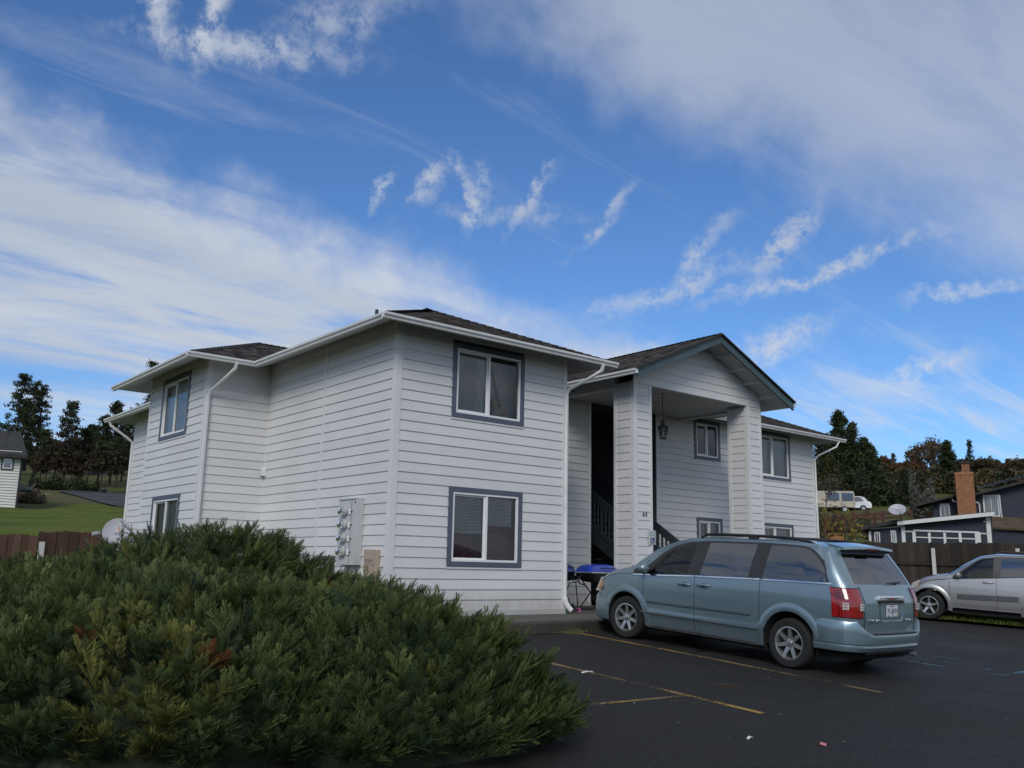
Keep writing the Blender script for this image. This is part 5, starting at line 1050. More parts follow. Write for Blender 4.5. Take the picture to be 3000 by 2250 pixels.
# ---- minivan
sl = atan(.06)
VAN = thing('minivan', 'slate blue minivan parked nose-in in front of the porch', 'van', (3.80, -4.36, lotz(-4.36)), (sl, 0, 0))
PV = dict(y0=-2.50, y1=2.51, seams=(1.155, .105, -1.075), belt=([-2.6, -2.1, -1.1, .1, .75, 1.39, 1.71, 1.91, 2.24, 2.51], [1.215, 1.21, 1.18, 1.13, 1.09, 1.06, 1.035, .99, .87, .70]),
    wtop=([-2.6, -2.36, -2.27, -2.20, -2.13, -2.04, -1.93, -1.80, -1.62, -.96, -.04, .14, .39, .66, .86, 1.06, 1.39, 1.9, 2.51], [1.61, 1.61, 1.45, 1.37, 1.49, 1.575, 1.628, 1.652, 1.66, 1.665, 1.645, 1.63, 1.60, 1.50, 1.335, 1.115, 1.08, 1.0, .72]),
    edge=([-2.6, -2.3, -2.0, -1.05, .11, .43, .68, 1.0, 1.29, 1.45, 1.71, 1.91, 2.24, 2.4, 2.51], [1.68, 1.69, 1.715, 1.735, 1.71, 1.68, 1.62, 1.48, 1.29, 1.17, 1.115, 1.07, .93, .84, .72]),
    crown=([-2.6, -2.3, -2.0, -1.0, .1, .42, .68, 1.0, 1.3, 1.62, 1.71, 1.91, 2.24, 2.4, 2.51], [1.71, 1.72, 1.745, 1.775, 1.765, 1.74, 1.69, 1.56, 1.39, 1.205, 1.18, 1.14, 1.02, .92, .76]),
    sill=([-2.6, -1.9, -1.3, -1.2, 1.2, 2.0, 2.51], [.36, .35, .30, .26, .26, .25, .30]), side=([.2, .28, .34, .43, .475, .52, .62, .85, 1.0, 1.12, 1.25], [.89, .915, .925, .940, .968, .955, .958, .968, .966, .952, .93]),
    width=([-2.6, -2.2, -1.8, 1.4, 1.8, 2.2, 2.51], [.985, .99, 1, 1, .985, .955, .92]), tail=([.3, .52, .60, .8, 1.0, 1.2, 1.42, 1.62, 1.70, 1.75], [-2.50, -2.50, -2.50, -2.51, -2.50, -2.42, -2.28, -2.14, -2.10, -2.08]), nose=([.3, .5, .7, .8, 1.2], [2.47, 2.51, 2.50, 2.44, 2.40]),
    tblend=1.05, fblend=.5, cornerR=(.26, .20), cornerF=(.55, .42), tumble=.27, bulge=.035, shear=lambda y: -.20*float(np.interp(y, [-1.6, -1.1, .2, .95], [0, .8, 1, 0])),
    doors=(('front_door', .11, 1.15), ('sliding_door', -1.07, .10)), wins=(('front_window', .255, 1.10), ('side_window', -.865, .03), ('quarter_window', -2.19, -1.09)), glass_lo=-2.22, glass_hi=1.39, ws=(.44, 1.56), arches=((1.54, .345, .415), (-1.56, .345, .43)), archx=.94, lip=.115, rearwin=(24, 32),
    mats=dict(body=M_VAN, front_door=M_VAN, sliding_door=M_VAN, front_window=M_CARGLASS, side_window=M_TINT, quarter_window=M_TINT, windscreen=M_CARGLASS, pillar=M_PILLAR, gap=M_GAP, tint=M_TINT))
parts, VV, VY = car(PV, VAN)
for sx in (-1, 1):
    for y, st in ((1.54, .10), (-1.56, 0)): wheel(VAN, sx*.845, y, .342, .342, .222, .215, 7, sx, st if y > 0 else 0)
def side_x(z, y): return float(np.interp(z, *PV['side'])*np.interp(y, *PV['width']))
def along(name, mat, zf, y0, y1, h, proud, sides=(-1, 1), parent=VAN, n=24, P=PV, taper=True):
    for s in sides:
        mb = MB(); V2 = []
        for i in range(n+1):
            y = y0+(y1-y0)*i/n; z = zf(y); k = proud*(1 if not taper else min(1, i/1.5+.15, (n-i)/1.5+.15)); xs = [float(np.interp(zz, *P['side'])*np.interp(y, *P['width'])) for zz in (z-h/2, z, z+h/2)]
            V2 += [(s*(xs[0]+.001), y, z-h/2), (s*(xs[0]+k), y, z-h/2+.006), (s*(xs[2]+k), y, z+h/2-.006), (s*(xs[2]+.001), y, z+h/2)]
        fs = [(4*i+c, 4*i+4+c, 4*i+5+c, 4*i+1+c) for i in range(n) for c in range(3)]; mb.add(V2, fs if s < 0 else [f[::-1] for f in fs]); mb.build(name, mat, parent, smooth=30)
bz = lambda y: float(np.interp(y, *PV['belt']))-.008
for a, b in ((1.40, 1.165), (1.145, .115), (.095, -1.065), (-1.085, -2.20)): along('chrome_strip', M_CHROME, bz, a, b, .032, .014)
along('side_moulding', simple('moulding', (.12, .15, .165), .3, metal=.5), lambda y: .642+.008*(1-y), 1.10, .115, .036, .016); along('side_moulding', MATS['moulding'], lambda y: .642+.008*(1-y), .095, -.93, .036, .016)
along('lower_crease', M_VAN, lambda y: .472, 1.20, .112, .030, .012); along('lower_crease', M_VAN, lambda y: .472, .098, -1.07, .030, .012); along('sill_cover', M_CLAD, lambda y: .265, 1.12, -1.14, .05, .004)
for y, z in ((.30, .985), (-.07, 1.0)):
    for s in (-1, 1):
        x = side_x(z, y)
        h_ = MB(); path = [(s*(x+.004), y+.125, z-.004), (s*(x+.034), y+.095, z), (s*(x+.042), y, z+.002), (s*(x+.034), y-.095, z), (s*(x+.004), y-.125, z-.004)]; h_.tube(path, [.014, .019, .019, .019, .014], 8); h_.build('door_handle', M_VAN, VAN, smooth=True); MB().ball((s*(x-.002), y, z-.006), (.010, .07, .036), 12).build('handle_cup', M_CLAD, VAN, smooth=True)
# fuel door
x = side_x(1.0, -1.34)
MB().lathe([(.098, x+.0005), (.092, x+.003), (.086, x+.0005)], 32, (0, -1.335, .995), 'x').build('fuel_door_gap', M_GAP, VAN); VAN.children[-1].scale = (-1, 1, 1)
MB().lathe([(0, x+.006), (.084, x+.004), (.088, x-.002)], 32, (0, -1.335, .995), 'x').build('fuel_door', M_VAN, VAN, smooth=True); VAN.children[-1].scale = (-1, 1, 1)
# roof rails
for s in (-1, 1):
    mb = MB(); mb.tube([(s*.70, .20, 1.705), (s*.70, .10, 1.76), (s*.70, -.05, 1.772), (s*.705, -.9, 1.785), (s*.70, -1.45, 1.775), (s*.69, -1.66, 1.755), (s*.68, -1.80, 1.715)], [.014, .022, .024, .022, .024, .024, .012], 8); mb.build('roof_rail', M_BLACK, VAN, smooth=True)
    MB().box((s*.70-.03, -.86, 1.70), (s*.70+.03, -.70, 1.80)).build('rail_foot', M_BLACK, VAN, bevel=.01)
for y in (-.15, -1.25): MB().box((-.68, y-.025, 1.775), (.68, y+.025, 1.79)).build('cross_bar', M_BLACK, VAN, bevel=.006)
# spoiler with brake light
mb = MB(); V2 = []; k = 14
for i in range(k+1):
    u = -1+2*i/k; cu_ = .05*(1-u*u)
    V2 += [(u*.64, -1.92-cu_, 1.742+.02*(1-u*u)), (u*.655, -2.20-cu_, 1.700+.022*(1-u*u)), (u*.655, -2.215-cu_, 1.665+.02*(1-u*u)), (u*.62, -2.09-cu_*.6, 1.640+.012*(1-u*u))]
mb.add(V2, [(4*i+c, 4*i+c+1, 4*i+5+c, 4*i+4+c) for i in range(k) for c in range(3)]+[(0, 3, 2, 1), (4*k, 4*k+1, 4*k+2, 4*k+3)], 0); mb.build('spoiler', M_VAN, VAN, smooth=40)
mb = MB(); V2 = []
for i in range(k+1):
    u = -1+2*i/k; cu_ = .05*(1-u*u); V2 += [(u*.62, -2.213-cu_, 1.664+.02*(1-u*u)), (u*.61, -2.15-cu_*.8, 1.628+.015*(1-u*u))]
mb.add(V2, [(2*i, 2*i+1, 2*i+3, 2*i+2) for i in range(k)]); mb.build('spoiler_underside', M_BLACK, VAN); MB().box((-.16, -2.272, 1.672), (.16, -2.262, 1.692)).build('brake_light', M_REDDK, VAN)
# tail lamps wrapped round the corner, using body stations
def tailpt(y_s, z, off):
    j = np.argmin(np.abs(VY-y_s)); row = VV[j]; zz = row[:PV.get('nlow', 24)+1, 2]; return np.array([np.interp(z, zz, row[:25, 0])+off, np.interp(z, zz, row[:25, 1])])
for s in (-1, 1):
    def patch(z0, z1, s0, s1, off, mat, nm, parent, inx=.735, x_in=None):
        mb = MB(); V2 = []; st_ = [y for y in VY if s0 <= y <= s1]; st_ = st_[::-1]; nz = 6; m = 0
        for a in range(nz+1):
            z = z0+(z1-z0)*a/nz; line = []
            for y in st_:
                p = tailpt(y, z, 0); q = tailpt(min(y+.03, s1+.2), z, 0); tn = np.array([p[0]-q[0], p[1]-q[1]]); tn /= np.linalg.norm(tn)+1e-9; nn = np.array([-tn[1], tn[0]]); nn = nn if nn[0] >= -1e-6 else -nn
                line.append((p[0]+max(0, nn[0])*off, p[1]-abs(nn[1])*off, z))
            if s0 <= VY[0] and x_in:
                e = line[-1]; tg = tailpt(VY[0], z, 0)
                for q in (.5, 1): line.append((e[0]+(x_in-e[0])*q, tg[1]-off-.004, z))
            V2 += [(s*x_, y_, z_) for x_, y_, z_ in line]; m = len(line)
        fs = [(a*m+c, a*m+c+1, (a+1)*m+c+1, (a+1)*m+c) for a in range(nz) for c in range(m-1)]; mb.add(V2, fs if s < 0 else [f[::-1] for f in fs]); return mb.build(nm, mat, parent, smooth=60)
    tl = patch(.785, 1.155, -2.50, -2.20, .010, M_RED, 'tail_lamp', VAN, x_in=.69)
    patch(.775, 1.165, -2.50, -2.188, .004, M_GAP, 'lamp_surround', tl, x_in=.678)
    yl = tailpt(-2.50, .9, 0)
    for (xa, xb) in ((.70, .765),):
        for r_ in range(3):
            za = .880+r_*.033; MB().box((s*min(xa, xb) if s > 0 else -xb, -2.548, za), (xb if s > 0 else -xa, -2.520, za+.027)).build('reverse_lens', M_CLEAR, tl)
    patch(.885, .975, -2.45, -2.34, .0135, M_CLEAR, 'reverse_lens', tl)
    for z in (.908, .948): patch(z, z+.006, -2.465, -2.295, .0145, M_RED, 'lens_bar', tl)
    patch(.90, .96, -2.405, -2.385, .0150, M_RED, 'lens_bar', tl); patch(1.02, 1.13, -2.44, -2.26, .0135, M_REDDK, 'stop_lens', tl)
# tailgate furniture
yt = lambda z: float(np.interp(z, *PV['tail']))-.037
M_EMBLEM = simple('emblem_dark', (.10, .11, .12), .3, metal=.8)
hb_ = MB(); hb_.box((-.335, yt(1.04)-.035, 1.005), (.335, yt(1.04)+.04, 1.070)); hb_ = hb_.build('tailgate_handle', simple('satin_chrome', (.80, .81, .82), .32, metal=.75, var=.03), VAN, bevel=.018)
MB().box((-.32, yt(1.0)-.025, .978), (.32, yt(1.0)+.03, 1.004)).build('handle_shadow', M_BLACK, VAN)
for s in (-1, 1):
    mb = MB(); yy = yt(1.04)-.037
    for k, (l, dz) in enumerate(((.21, .010), (.17, .0), (.12, -.010))): mb.prism([(s*.035, yy, 1.036+dz), (s*l, yy, 1.042+dz), (s*(l-.02), yy, 1.036+dz), (s*.035, yy, 1.030+dz)], (0, -.003, 0))
    mb.build('wing_emblem', M_EMBLEM, hb_)
MB().lathe([(0, -.006), (.022, -.004), (.024, 0)], 18, (0, yt(1.04)-.035, 1.036), 'y').build('badge', simple('badge_red', (.25, .03, .03), .3), hb_)
rc = MB(); q = [(-.29, .985), (-.30, .78), (-.26, .735), (.26, .735), (.30, .78), (.29, .985)]; rc.add([(x, yt(z)-.004, z) for x, z in q]+[(x*.88, yt(z)+.022, .775+(z-.735)*.80 if z < .9 else z) for x, z in q], [(i, (i+1) % 6, 6+(i+1) % 6, 6+i) for i in range(6)]+[(6, 7, 8, 9, 10, 11)]); rc.build('plate_recess', M_VAN, VAN)
PLT = thing; yy = yt(.87)-.008
pl = MB().box((-.152, yy, .795), (.152, yy+.004, .948)).build('licence_plate', simple('plate_base', (.60, .60, .62), .4, var=.08, scale=14), VAN, bevel=.002)
M_PURP = simple('plate_ink', (.05, .035, .14), .5); M_GRN = simple('plate_green', (.04, .16, .14), .5); fm = lambda x, z: frame((x, yy-.0012, z), (1, 0, 0), (0, 0, 1))
text_mesh('951', .098, M_PURP, 'plate_lettering', pl, fm(-.080, .868), .0006, sx=.62); text_mesh('MUN', .098, M_PURP, 'plate_lettering', pl, fm(.080, .868), .0006, sx=.56); text_mesh('OREGON', .026, M_PURP, 'plate_lettering', pl, fm(0, .933), .0005)
mb = MB()
for k in range(4): w_ = .026-.005*k; z_ = .825+.020*k; mb.add([(-w_, yy-.001, z_), (w_, yy-.001, z_), (0, yy-.001, z_+.036)], [(0, 1, 2)])
mb.box((-.004, yy-.0012, .812), (.004, yy-.0006, .828)); mb.build('plate_tree', M_GRN, pl); MB().box((.10, yy-.0014, .800), (.135, yy-.0006, .823)).build('registration_sticker', simple('sticker_yellow', (.5, .36, .06), .5), pl); MB().add([(-.11, yy-.001, .80), (-.06, yy-.001, .80), (-.085, yy-.001, .822)], [(0, 1, 2)]).add([(.02, yy-.001, .80), (.07, yy-.001, .80), (.045, yy-.001, .822)], [(0, 1, 2)]).build('plate_mountain', M_DGREY, pl)
text_mesh('CHRYSLER', .052, M_CHROME, 'lettering', VAN, frame((-.455, yt(.745)-.006, .745), (1, 0, 0), (0, 0, 1)), .003, sx=1.25); text_mesh('TOURING', .036, M_CHROME, 'lettering', VAN, frame((.50, yt(.745)-.003, .745), (1, 0, 0), (0, 0, 1)), .003, sx=1.0)
# tailgate seam, wiper, window border
mb = MB()
for s in (-1, 1): mb.tube([(s*.668, yt(.60)+.020, .60), (s*.655, yt(.78)+.018, .78), (s*.655, yt(1.0)+.018, 1.0), (s*.67, yt(1.19)+.02, 1.19)], .005, 5)
mb.build('tailgate_gap', M_GAP, VAN); MB().tube([(.02, yt(1.235)-.03, 1.235), (.30, yt(1.245)-.032, 1.245), (.40, yt(1.25)-.02, 1.25)], [.008, .013, .016], 6).build('rear_wiper', M_BLACK, VAN)
# rear bumper with step pad
mb = MB(); sect = []; k = 24; R_ = []
prof = [(.335, .0), (.345, .055), (.40, .085), (.43, .075), (.445, .110), (.53, .128), (.565, .118), (.577, .085), (.580, -.02)]
prof2 = [(.335, .0), (.345, .03), (.40, .05), (.43, .045), (.445, .060), (.60, .065), (.72, .058), (.74, .045), (.745, -.04)]
for i in range(k+1):
    u = i/k*2-1; a = abs(u); sg = 1 if u > 0 else -1
    # plan path: straight across the tail, round the corner, along the side to the arch
    if a < .52: x, y, nx_, ny_ = a/.52*.70, -2.49-.035*(1-(a/.52)**2), 0, -1
    elif a < .74: th = (a-.52)/.22*pi/2; x, y, nx_, ny_ = .70+.215*sin(th), -2.49+.26*(1-cos(th)), sin(th), -cos(th)
    else: q = (a-.74)/.26; x, y, nx_, ny_ = .915+.015*q, -2.23+q*.29, 1, 0
    w_ = min(1, max(0, (a-.49)/.05)); line = []
    for (z0_, d0), (z1_, d1) in zip(prof, prof2):
        z = z0_+(z1_-z0_)*w_; d = d0+(d1-d0)*w_; d *= (1 if a < .8 else max(.30, 1-(a-.8)*3.2)); line.append((sg*(x+nx_*d), y+ny_*d, z))
    R_ += line
m = len(prof); mb.add(R_, [(i*m+c, i*m+c+1, (i+1)*m+c+1, (i+1)*m+c) for i in range(k) for c in range(m-1)]); mb.build('rear_bumper', M_VAN, VAN, smooth=30)
MB().add([(u*.64, -2.50-.035*(1-u*u)-d, .584) for d in (-.02, .098) for u in np.linspace(-1, 1, 9)], [(i, i+1, 10+i, 9+i) for i in range(8)]).build('step_pad', M_CLAD, VAN)
MB().box((-.62, -2.53, .31), (.62, -2.30, .36)).build('under_bumper', M_BLACK, VAN); MB().tube([(.55, -2.2, .27), (.60, -2.58, .28)], .032, 10).build('exhaust_tip', M_DGREY, VAN)
MB().box((-.80, -2.3, .20), (.80, 2.2, .30)).build('underbody', M_GAP, VAN)
# nose: bumper, lamps, grille
mb = MB(); R_ = []; k = 20; prof = [(.24, -.05), (.27, .03), (.36, .055), (.50, .060), (.62, .050), (.68, .02), (.70, -.06)]
for i in range(k+1):
    u = i/k*2-1; a = abs(u); sg = 1 if u > 0 else -1
    if a < .45: x, y, nx_, ny_ = a/.45*.50, 2.50-.05*(a/.45)**2, .1*a, 1
    elif a < .80: th = (a-.45)/.35*pi/2; x, y, nx_, ny_ = .50+.40*sin(th), 2.45-.42*(1-cos(th)), sin(th), cos(th)
    else: x, y, nx_, ny_ = .90+.02*(a-.8)/.2, 2.03-(a-.8)*.5, 1, 0
    R_ += [(sg*(x+nx_*d*(1 if a < .8 else .5)), y+ny_*d, z) for z, d in prof]
m = len(prof); mb.add(R_, [(i*m+c, (i+1)*m+c, (i+1)*m+c+1, i*m+c+1) for i in range(k) for c in range(m-1)]); mb.build('front_bumper', M_VAN, VAN, smooth=40); MB().box((-.42, 2.50, .55), (.42, 2.56, .80)).build('grille', M_CHROME, VAN, bevel=.02)
for s in (-1, 1):
    hl = MB(); pts = [(.74, 2.30, .74), (.66, 2.42, .74), (.70, 2.24, .93), (.60, 2.36, .90), (.84, 2.15, .90), (.86, 2.22, .78)]; 
    hl.add([(s*a, b, c) for a, b, c in ((.925, 2.16, .725), (.84, 2.36, .70), (.64, 2.52, .70), (.62, 2.46, .84), (.78, 2.30, .93), (.885, 2.10, .955), (.925, 2.06, .86))], [(0, 1, 4, 5, 6), (1, 2, 3, 4)] if s > 0 else [(6, 5, 4, 1, 0), (4, 3, 2, 1)]); h_ = hl.build('headlamp', M_CLEAR, VAN); MB().add([(s*a, b, c) for a, b, c in ((.932, 2.15, .755), (.885, 2.28, .745), (.835, 2.255, .885), (.900, 2.11, .925))], [(0, 1, 2, 3) if s > 0 else (3, 2, 1, 0)]).build('amber_lens', M_AMBER, h_)
    mr_ = MB(); mr_.ball((s*1.06, 1.06, 1.17), (.105, .075, .085), 14); o = mr_.build('door_mirror', M_VAN, VAN, smooth=True); MB().ball((s*1.055, 1.045, 1.165), (.098, .07, .078), 14).build('mirror_housing', M_BLACK, o, smooth=True); MB().lathe([(0, 0), (1, 0)], 18, (0, 0, 0), 'y').build('mirror_glass', M_CHROME, o); g_ = o.children[-1]; g_.scale = (.085, 1, .065); g_.location = (s*1.055, .972, 1.168); MB().bar((s*.93, 1.08, 1.11), (s*1.02, 1.06, 1.13), .06, .05).build('mirror_arm', M_BLACK, o)
    MB().add([(s*(side_x(1.06, 1.2)-.012), 1.36, 1.075), (s*(side_x(1.09, 1.1)-.014), 1.09, 1.10), (s*.885, 1.09, 1.30)], [(0, 1, 2) if s < 0 else (2, 1, 0)]).build('mirror_sail', M_PILLAR, VAN)
# cabin
MB().box((-.70, .95, .75), (.70, 1.40, 1.08)).build('dashboard', M_BLACK, VAN, bevel=.06); MB().box((-.58, 1.02, 1.06), (-.20, 1.28, 1.15)).build('instrument_hood', M_BLACK, VAN, bevel=.05)
sw = MB(); sw.tube([(-.38+.185*cos(a), .80+.075*sin(a), 1.08+.17*sin(a)) for a in np.linspace(0, 2*pi, 25)], .017, 8, caps=False); sw = sw.build('steering_wheel', M_BLACK, VAN, smooth=True); MB().ball((-.38, .81, 1.08), (.065, .04, .06), 10).build('hub', M_BLACK, sw, smooth=True)
for a in (.3, pi-.3, -pi/2): MB().tube([(-.38, .81, 1.08), (-.38+.175*cos(a), .80+.07*sin(a), 1.08+.16*sin(a))], .014, 6).build('spoke', M_METAL, sw)
MB().tube([(-.38, .82, 1.08), (-.38, 1.1, .95)], .03, 8).build('column', M_BLACK, sw)
for x in (-.38, .38):
    for y in (.15, -.85):
        s_ = MB(); s_.box((x-.24, y-.05, .5), (x+.24, y+.45, .72)); s_ = s_.build('seat', M_SEAT, VAN, bevel=.05); b_ = MB(); b_.prism([(x-.23, y-.08, .68), (x-.23, y+.06, .68), (x-.21, y-.12, 1.28), (x-.21, y-.22, 1.28)], (.46, 0, 0)); b_.build('backrest', M_SEAT, s_, bevel=.03); MB().box((x-.12, y-.26, 1.31), (x+.12, y-.16, 1.48)).build('headrest', M_SEAT, s_, bevel=.03)
MB().box((-.66, -2.0, .40), (.66, 1.0, .47)).build('cabin_floor', M_GAP, VAN); MB().box((-.10, .52, 1.545), (.10, .56, 1.605)).build('interior_mirror', M_BLACK, VAN, bevel=.01); MB().tube([(0, .54, 1.59), (0, .58, 1.68)], .012, 6).build('mirror_stalk', M_BLACK, VAN)
MB().bar((-.45, 1.60, 1.215), (.1, 1.56, 1.225), .02, .014).bar((.0, 1.60, 1.215), (.55, 1.54, 1.215), .02, .014).build('wiper', M_BLACK, VAN); MB().box((-.72, 1.50, 1.13), (.72, 1.66, 1.175)).build('cowl', M_BLACK, VAN, bevel=.01)

# ---- silver compact SUV
AZ = radians(-20); hv = Vector((sin(AZ), cos(AZ), 0)); nv = Vector((cos(AZ), -sin(AZ), 0)); cpos = Vector((14.35, -2.23, 0))+nv*.80-hv*1.245
SUV = thing('compact_suv', 'silver compact four wheel drive car with grey cladding, cut off by the right edge', 'car', (cpos.x, cpos.y, lotz(cpos.y)), (atan(.06*cos(AZ)), 0, -AZ))
F0 = 1.245
PS = dict(y0=-1.96, y1=F0+.53, step=.04, seams=(F0-.45, F0-1.475, -1.25), belt=([-2, F0-2.07, F0-1.46, F0-.54, F0-.1, F0+.23, F0+.53], [1.24, 1.19, 1.125, 1.035, .98, .86, .62]),
    wtop=([-2, -1.7, -1.2, F0-2.0, F0-1.54, F0-1.14, F0-1.0, F0-.72, F0-.52, F0, F0+.53], [1.52, 1.58, 1.61, 1.62, 1.605, 1.56, 1.46, 1.225, 1.06, 1.0, .63]), edge=([-2, -1.7, F0-2.08, F0-1.41, F0-1.07, F0-.72, F0-.52, F0-.39, F0-.10, F0+.23, F0+.40, F0+.53], [1.60, 1.66, 1.70, 1.67, 1.57, 1.31, 1.15, 1.115, 1.06, .94, .82, .66]),
    crown=([-2, -1.7, F0-2.08, F0-1.41, F0-1.07, F0-.72, F0-.42, F0-.10, F0+.23, F0+.40, F0+.53], [1.62, 1.69, 1.735, 1.72, 1.64, 1.42, 1.19, 1.12, 1.02, .90, .70]), sill=([-2, 2], [.34, .34]), side=([.3, .36, .45, .60, .72, .85, 1.0, 1.2], [.81, .825, .845, .858, .862, .860, .850, .83]),
    width=([-2, -1.6, 1.0, 1.4, 1.8], [.97, 1, 1, .98, .93]), tail=([.3, .6, 1.0, 1.2, 1.6, 1.75], [-1.94, -1.96, -1.96, -1.93, -1.80, -1.76]), nose=([.3, .5, .66, .8, 1.2], [F0+.36, F0+.50, F0+.53, F0+.46, F0+.40]), tblend=.8, fblend=.45, cornerR=(.22, .16), cornerF=(.5, .34), tumble=.26, bulge=.03, shear=lambda y: -.06,
    doors=(('front_door', F0-1.47, F0-.455), ('rear_door', -1.245, F0-1.48)), wins=(('front_window', F0-1.42, F0-.74), ('rear_window_side', -1.15, F0-1.55), ('quarter_window', -1.78, -1.25)), glass_lo=-1.82, glass_hi=F0-.52, ws=(F0-1.38, F0-.42), arches=((F0, .35, .415), (-1.245, .35, .415)), archx=.82, lip=.10, rearwin=(24, 32),
    mats=dict(body=M_SILVER, front_window=M_CARGLASS, rear_window_side=M_TINT, quarter_window=M_TINT, windscreen=M_CARGLASS, pillar=M_PILLAR, gap=M_GAP, tint=M_TINT, arch=M_SILVER))
parts, SVv, SYy = car(PS, SUV)
for sx in (-1, 1):
    for y in (F0, -1.245): wheel(SUV, sx*.745, y, .345, .345, .222, .225, 5, sx, -.12 if y > 0 else 0)
along('side_moulding', M_CLAD, lambda y: .615+.03*(F0-.6-y), F0-.62, F0-1.465, .125, .016, P=PS, parent=SUV); along('side_moulding', M_CLAD, lambda y: .615+.03*(F0-.6-y), F0-1.485, F0-1.95, .125, .016, P=PS, parent=SUV); along('sill_strip', M_CHROME, lambda y: .352, F0-.5, -.85, .014, .008, P=PS, parent=SUV); along('belt_strip', M_BLACK, lambda y: float(np.interp(y, *PS['belt']))+.0, F0-.52, -1.2, .022, .008, P=PS, parent=SUV)
for s in (-1, 1):
    x = .86; MB().tube([(s*(x-.005), F0-1.18, 1.0), (s*(x+.025), F0-1.22, 1.003), (s*(x+.025), F0-1.38, 1.006), (s*(x-.005), F0-1.43, 1.006)], .013, 8).build('door_handle', M_SILVER, SUV, smooth=True)
    MB().tube([(s*.62, F0-1.40, 1.69), (s*.62, F0-1.60, 1.755), (s*.62, -.9, 1.775), (s*.61, -1.35, 1.70)], [.014, .022, .022, .012], 8).build('roof_rail', M_BLACK, SUV, smooth=True)
    o = MB().ball((s*.94, F0-.66, 1.13), (.09, .06, .075), 12).build('door_mirror', M_SILVER, SUV, smooth=True); MB().bar((s*.83, F0-.66, 1.08), (s*.92, F0-.66, 1.10), .05, .04).build('mirror_arm', M_BLACK, o)
    MB().add([(s*a, F0+b, c) for a, b, c in ((.815, .10, .86), (.79, .30, .74), (.60, .48, .72), (.58, .42, .86), (.72, .26, .945), (.79, .10, .93))], [(0, 1, 4, 5), (1, 2, 3, 4)] if s > 0 else [(5, 4, 1, 0), (4, 3, 2, 1)]).build('headlamp', M_CLEAR, SUV); h_ = SUV.children[-1]
    MB().add([(s*a, F0+b, c) for a, b, c in ((.820, .14, .865), (.80, .27, .80), (.765, .26, .89), (.795, .12, .925))], [(0, 1, 2, 3) if s > 0 else (3, 2, 1, 0)]).build('amber_lens', M_AMBER, h_)
mb = MB(); R_ = []; k = 18; prof = [(.24, -.06), (.28, .0), (.45, .035), (.60, .045), (.665, .03), (.68, -.06)]
for i in range(k+1):
    u = i/k*2-1; a = abs(u); sg = 1 if u > 0 else -1
    if a < .45: x, y, nx_, ny_ = a/.45*.46, F0+.52-.04*(a/.45)**2, .1*a, 1
    else: th = (a-.45)/.55*pi/2; x, y, nx_, ny_ = .46+.36*sin(th), F0+.48-.17*(1-cos(th)), sin(th), cos(th)
    R_ += [(sg*(x+nx_*d), y+ny_*d, z) for z, d in prof]
m = len(prof); mb.add(R_, [(i*m+c, (i+1)*m+c, (i+1)*m+c+1, i*m+c+1) for i in range(k) for c in range(m-1)]); mb.build('front_bumper', M_CLAD, SUV, smooth=40)
MB().box((-.72, -1.75, .22), (.72, F0+.3, .36)).build('underbody', M_GAP, SUV); MB().box((-.6, F0-.95, .70), (.6, F0-.62, 1.06)).build('dashboard', M_BLACK, SUV, bevel=.05)
sw = MB(); sw.tube([(-.34+.17*cos(a), F0-1.02+.06*sin(a), 1.06+.16*sin(a)) for a in np.linspace(0, 2*pi, 21)], .016, 6, caps=False).build('steering_wheel', M_BLACK, SUV)
for x in (-.34, .34):
    s_ = MB(); s_.box((x-.22, F0-1.75, .5), (x+.22, F0-1.25, .72)); s_ = s_.build('seat', M_SEAT, SUV, bevel=.05); MB().prism([(x-.22, F0-1.78, .68), (x-.22, F0-1.64, .68), (x-.2, F0-1.85, 1.26), (x-.2, F0-1.95, 1.26)], (.44, 0, 0)).build('backrest', M_SEAT, s_, bevel=.03); MB().box((x-.12, F0-1.99, 1.29), (x+.12, F0-1.90, 1.46)).build('headrest', M_SEAT, s_, bevel=.03)
MB().box((-.7, -1.7, .42), (.7, F0-.5, .48)).build('cabin_floor', M_GAP, SUV)
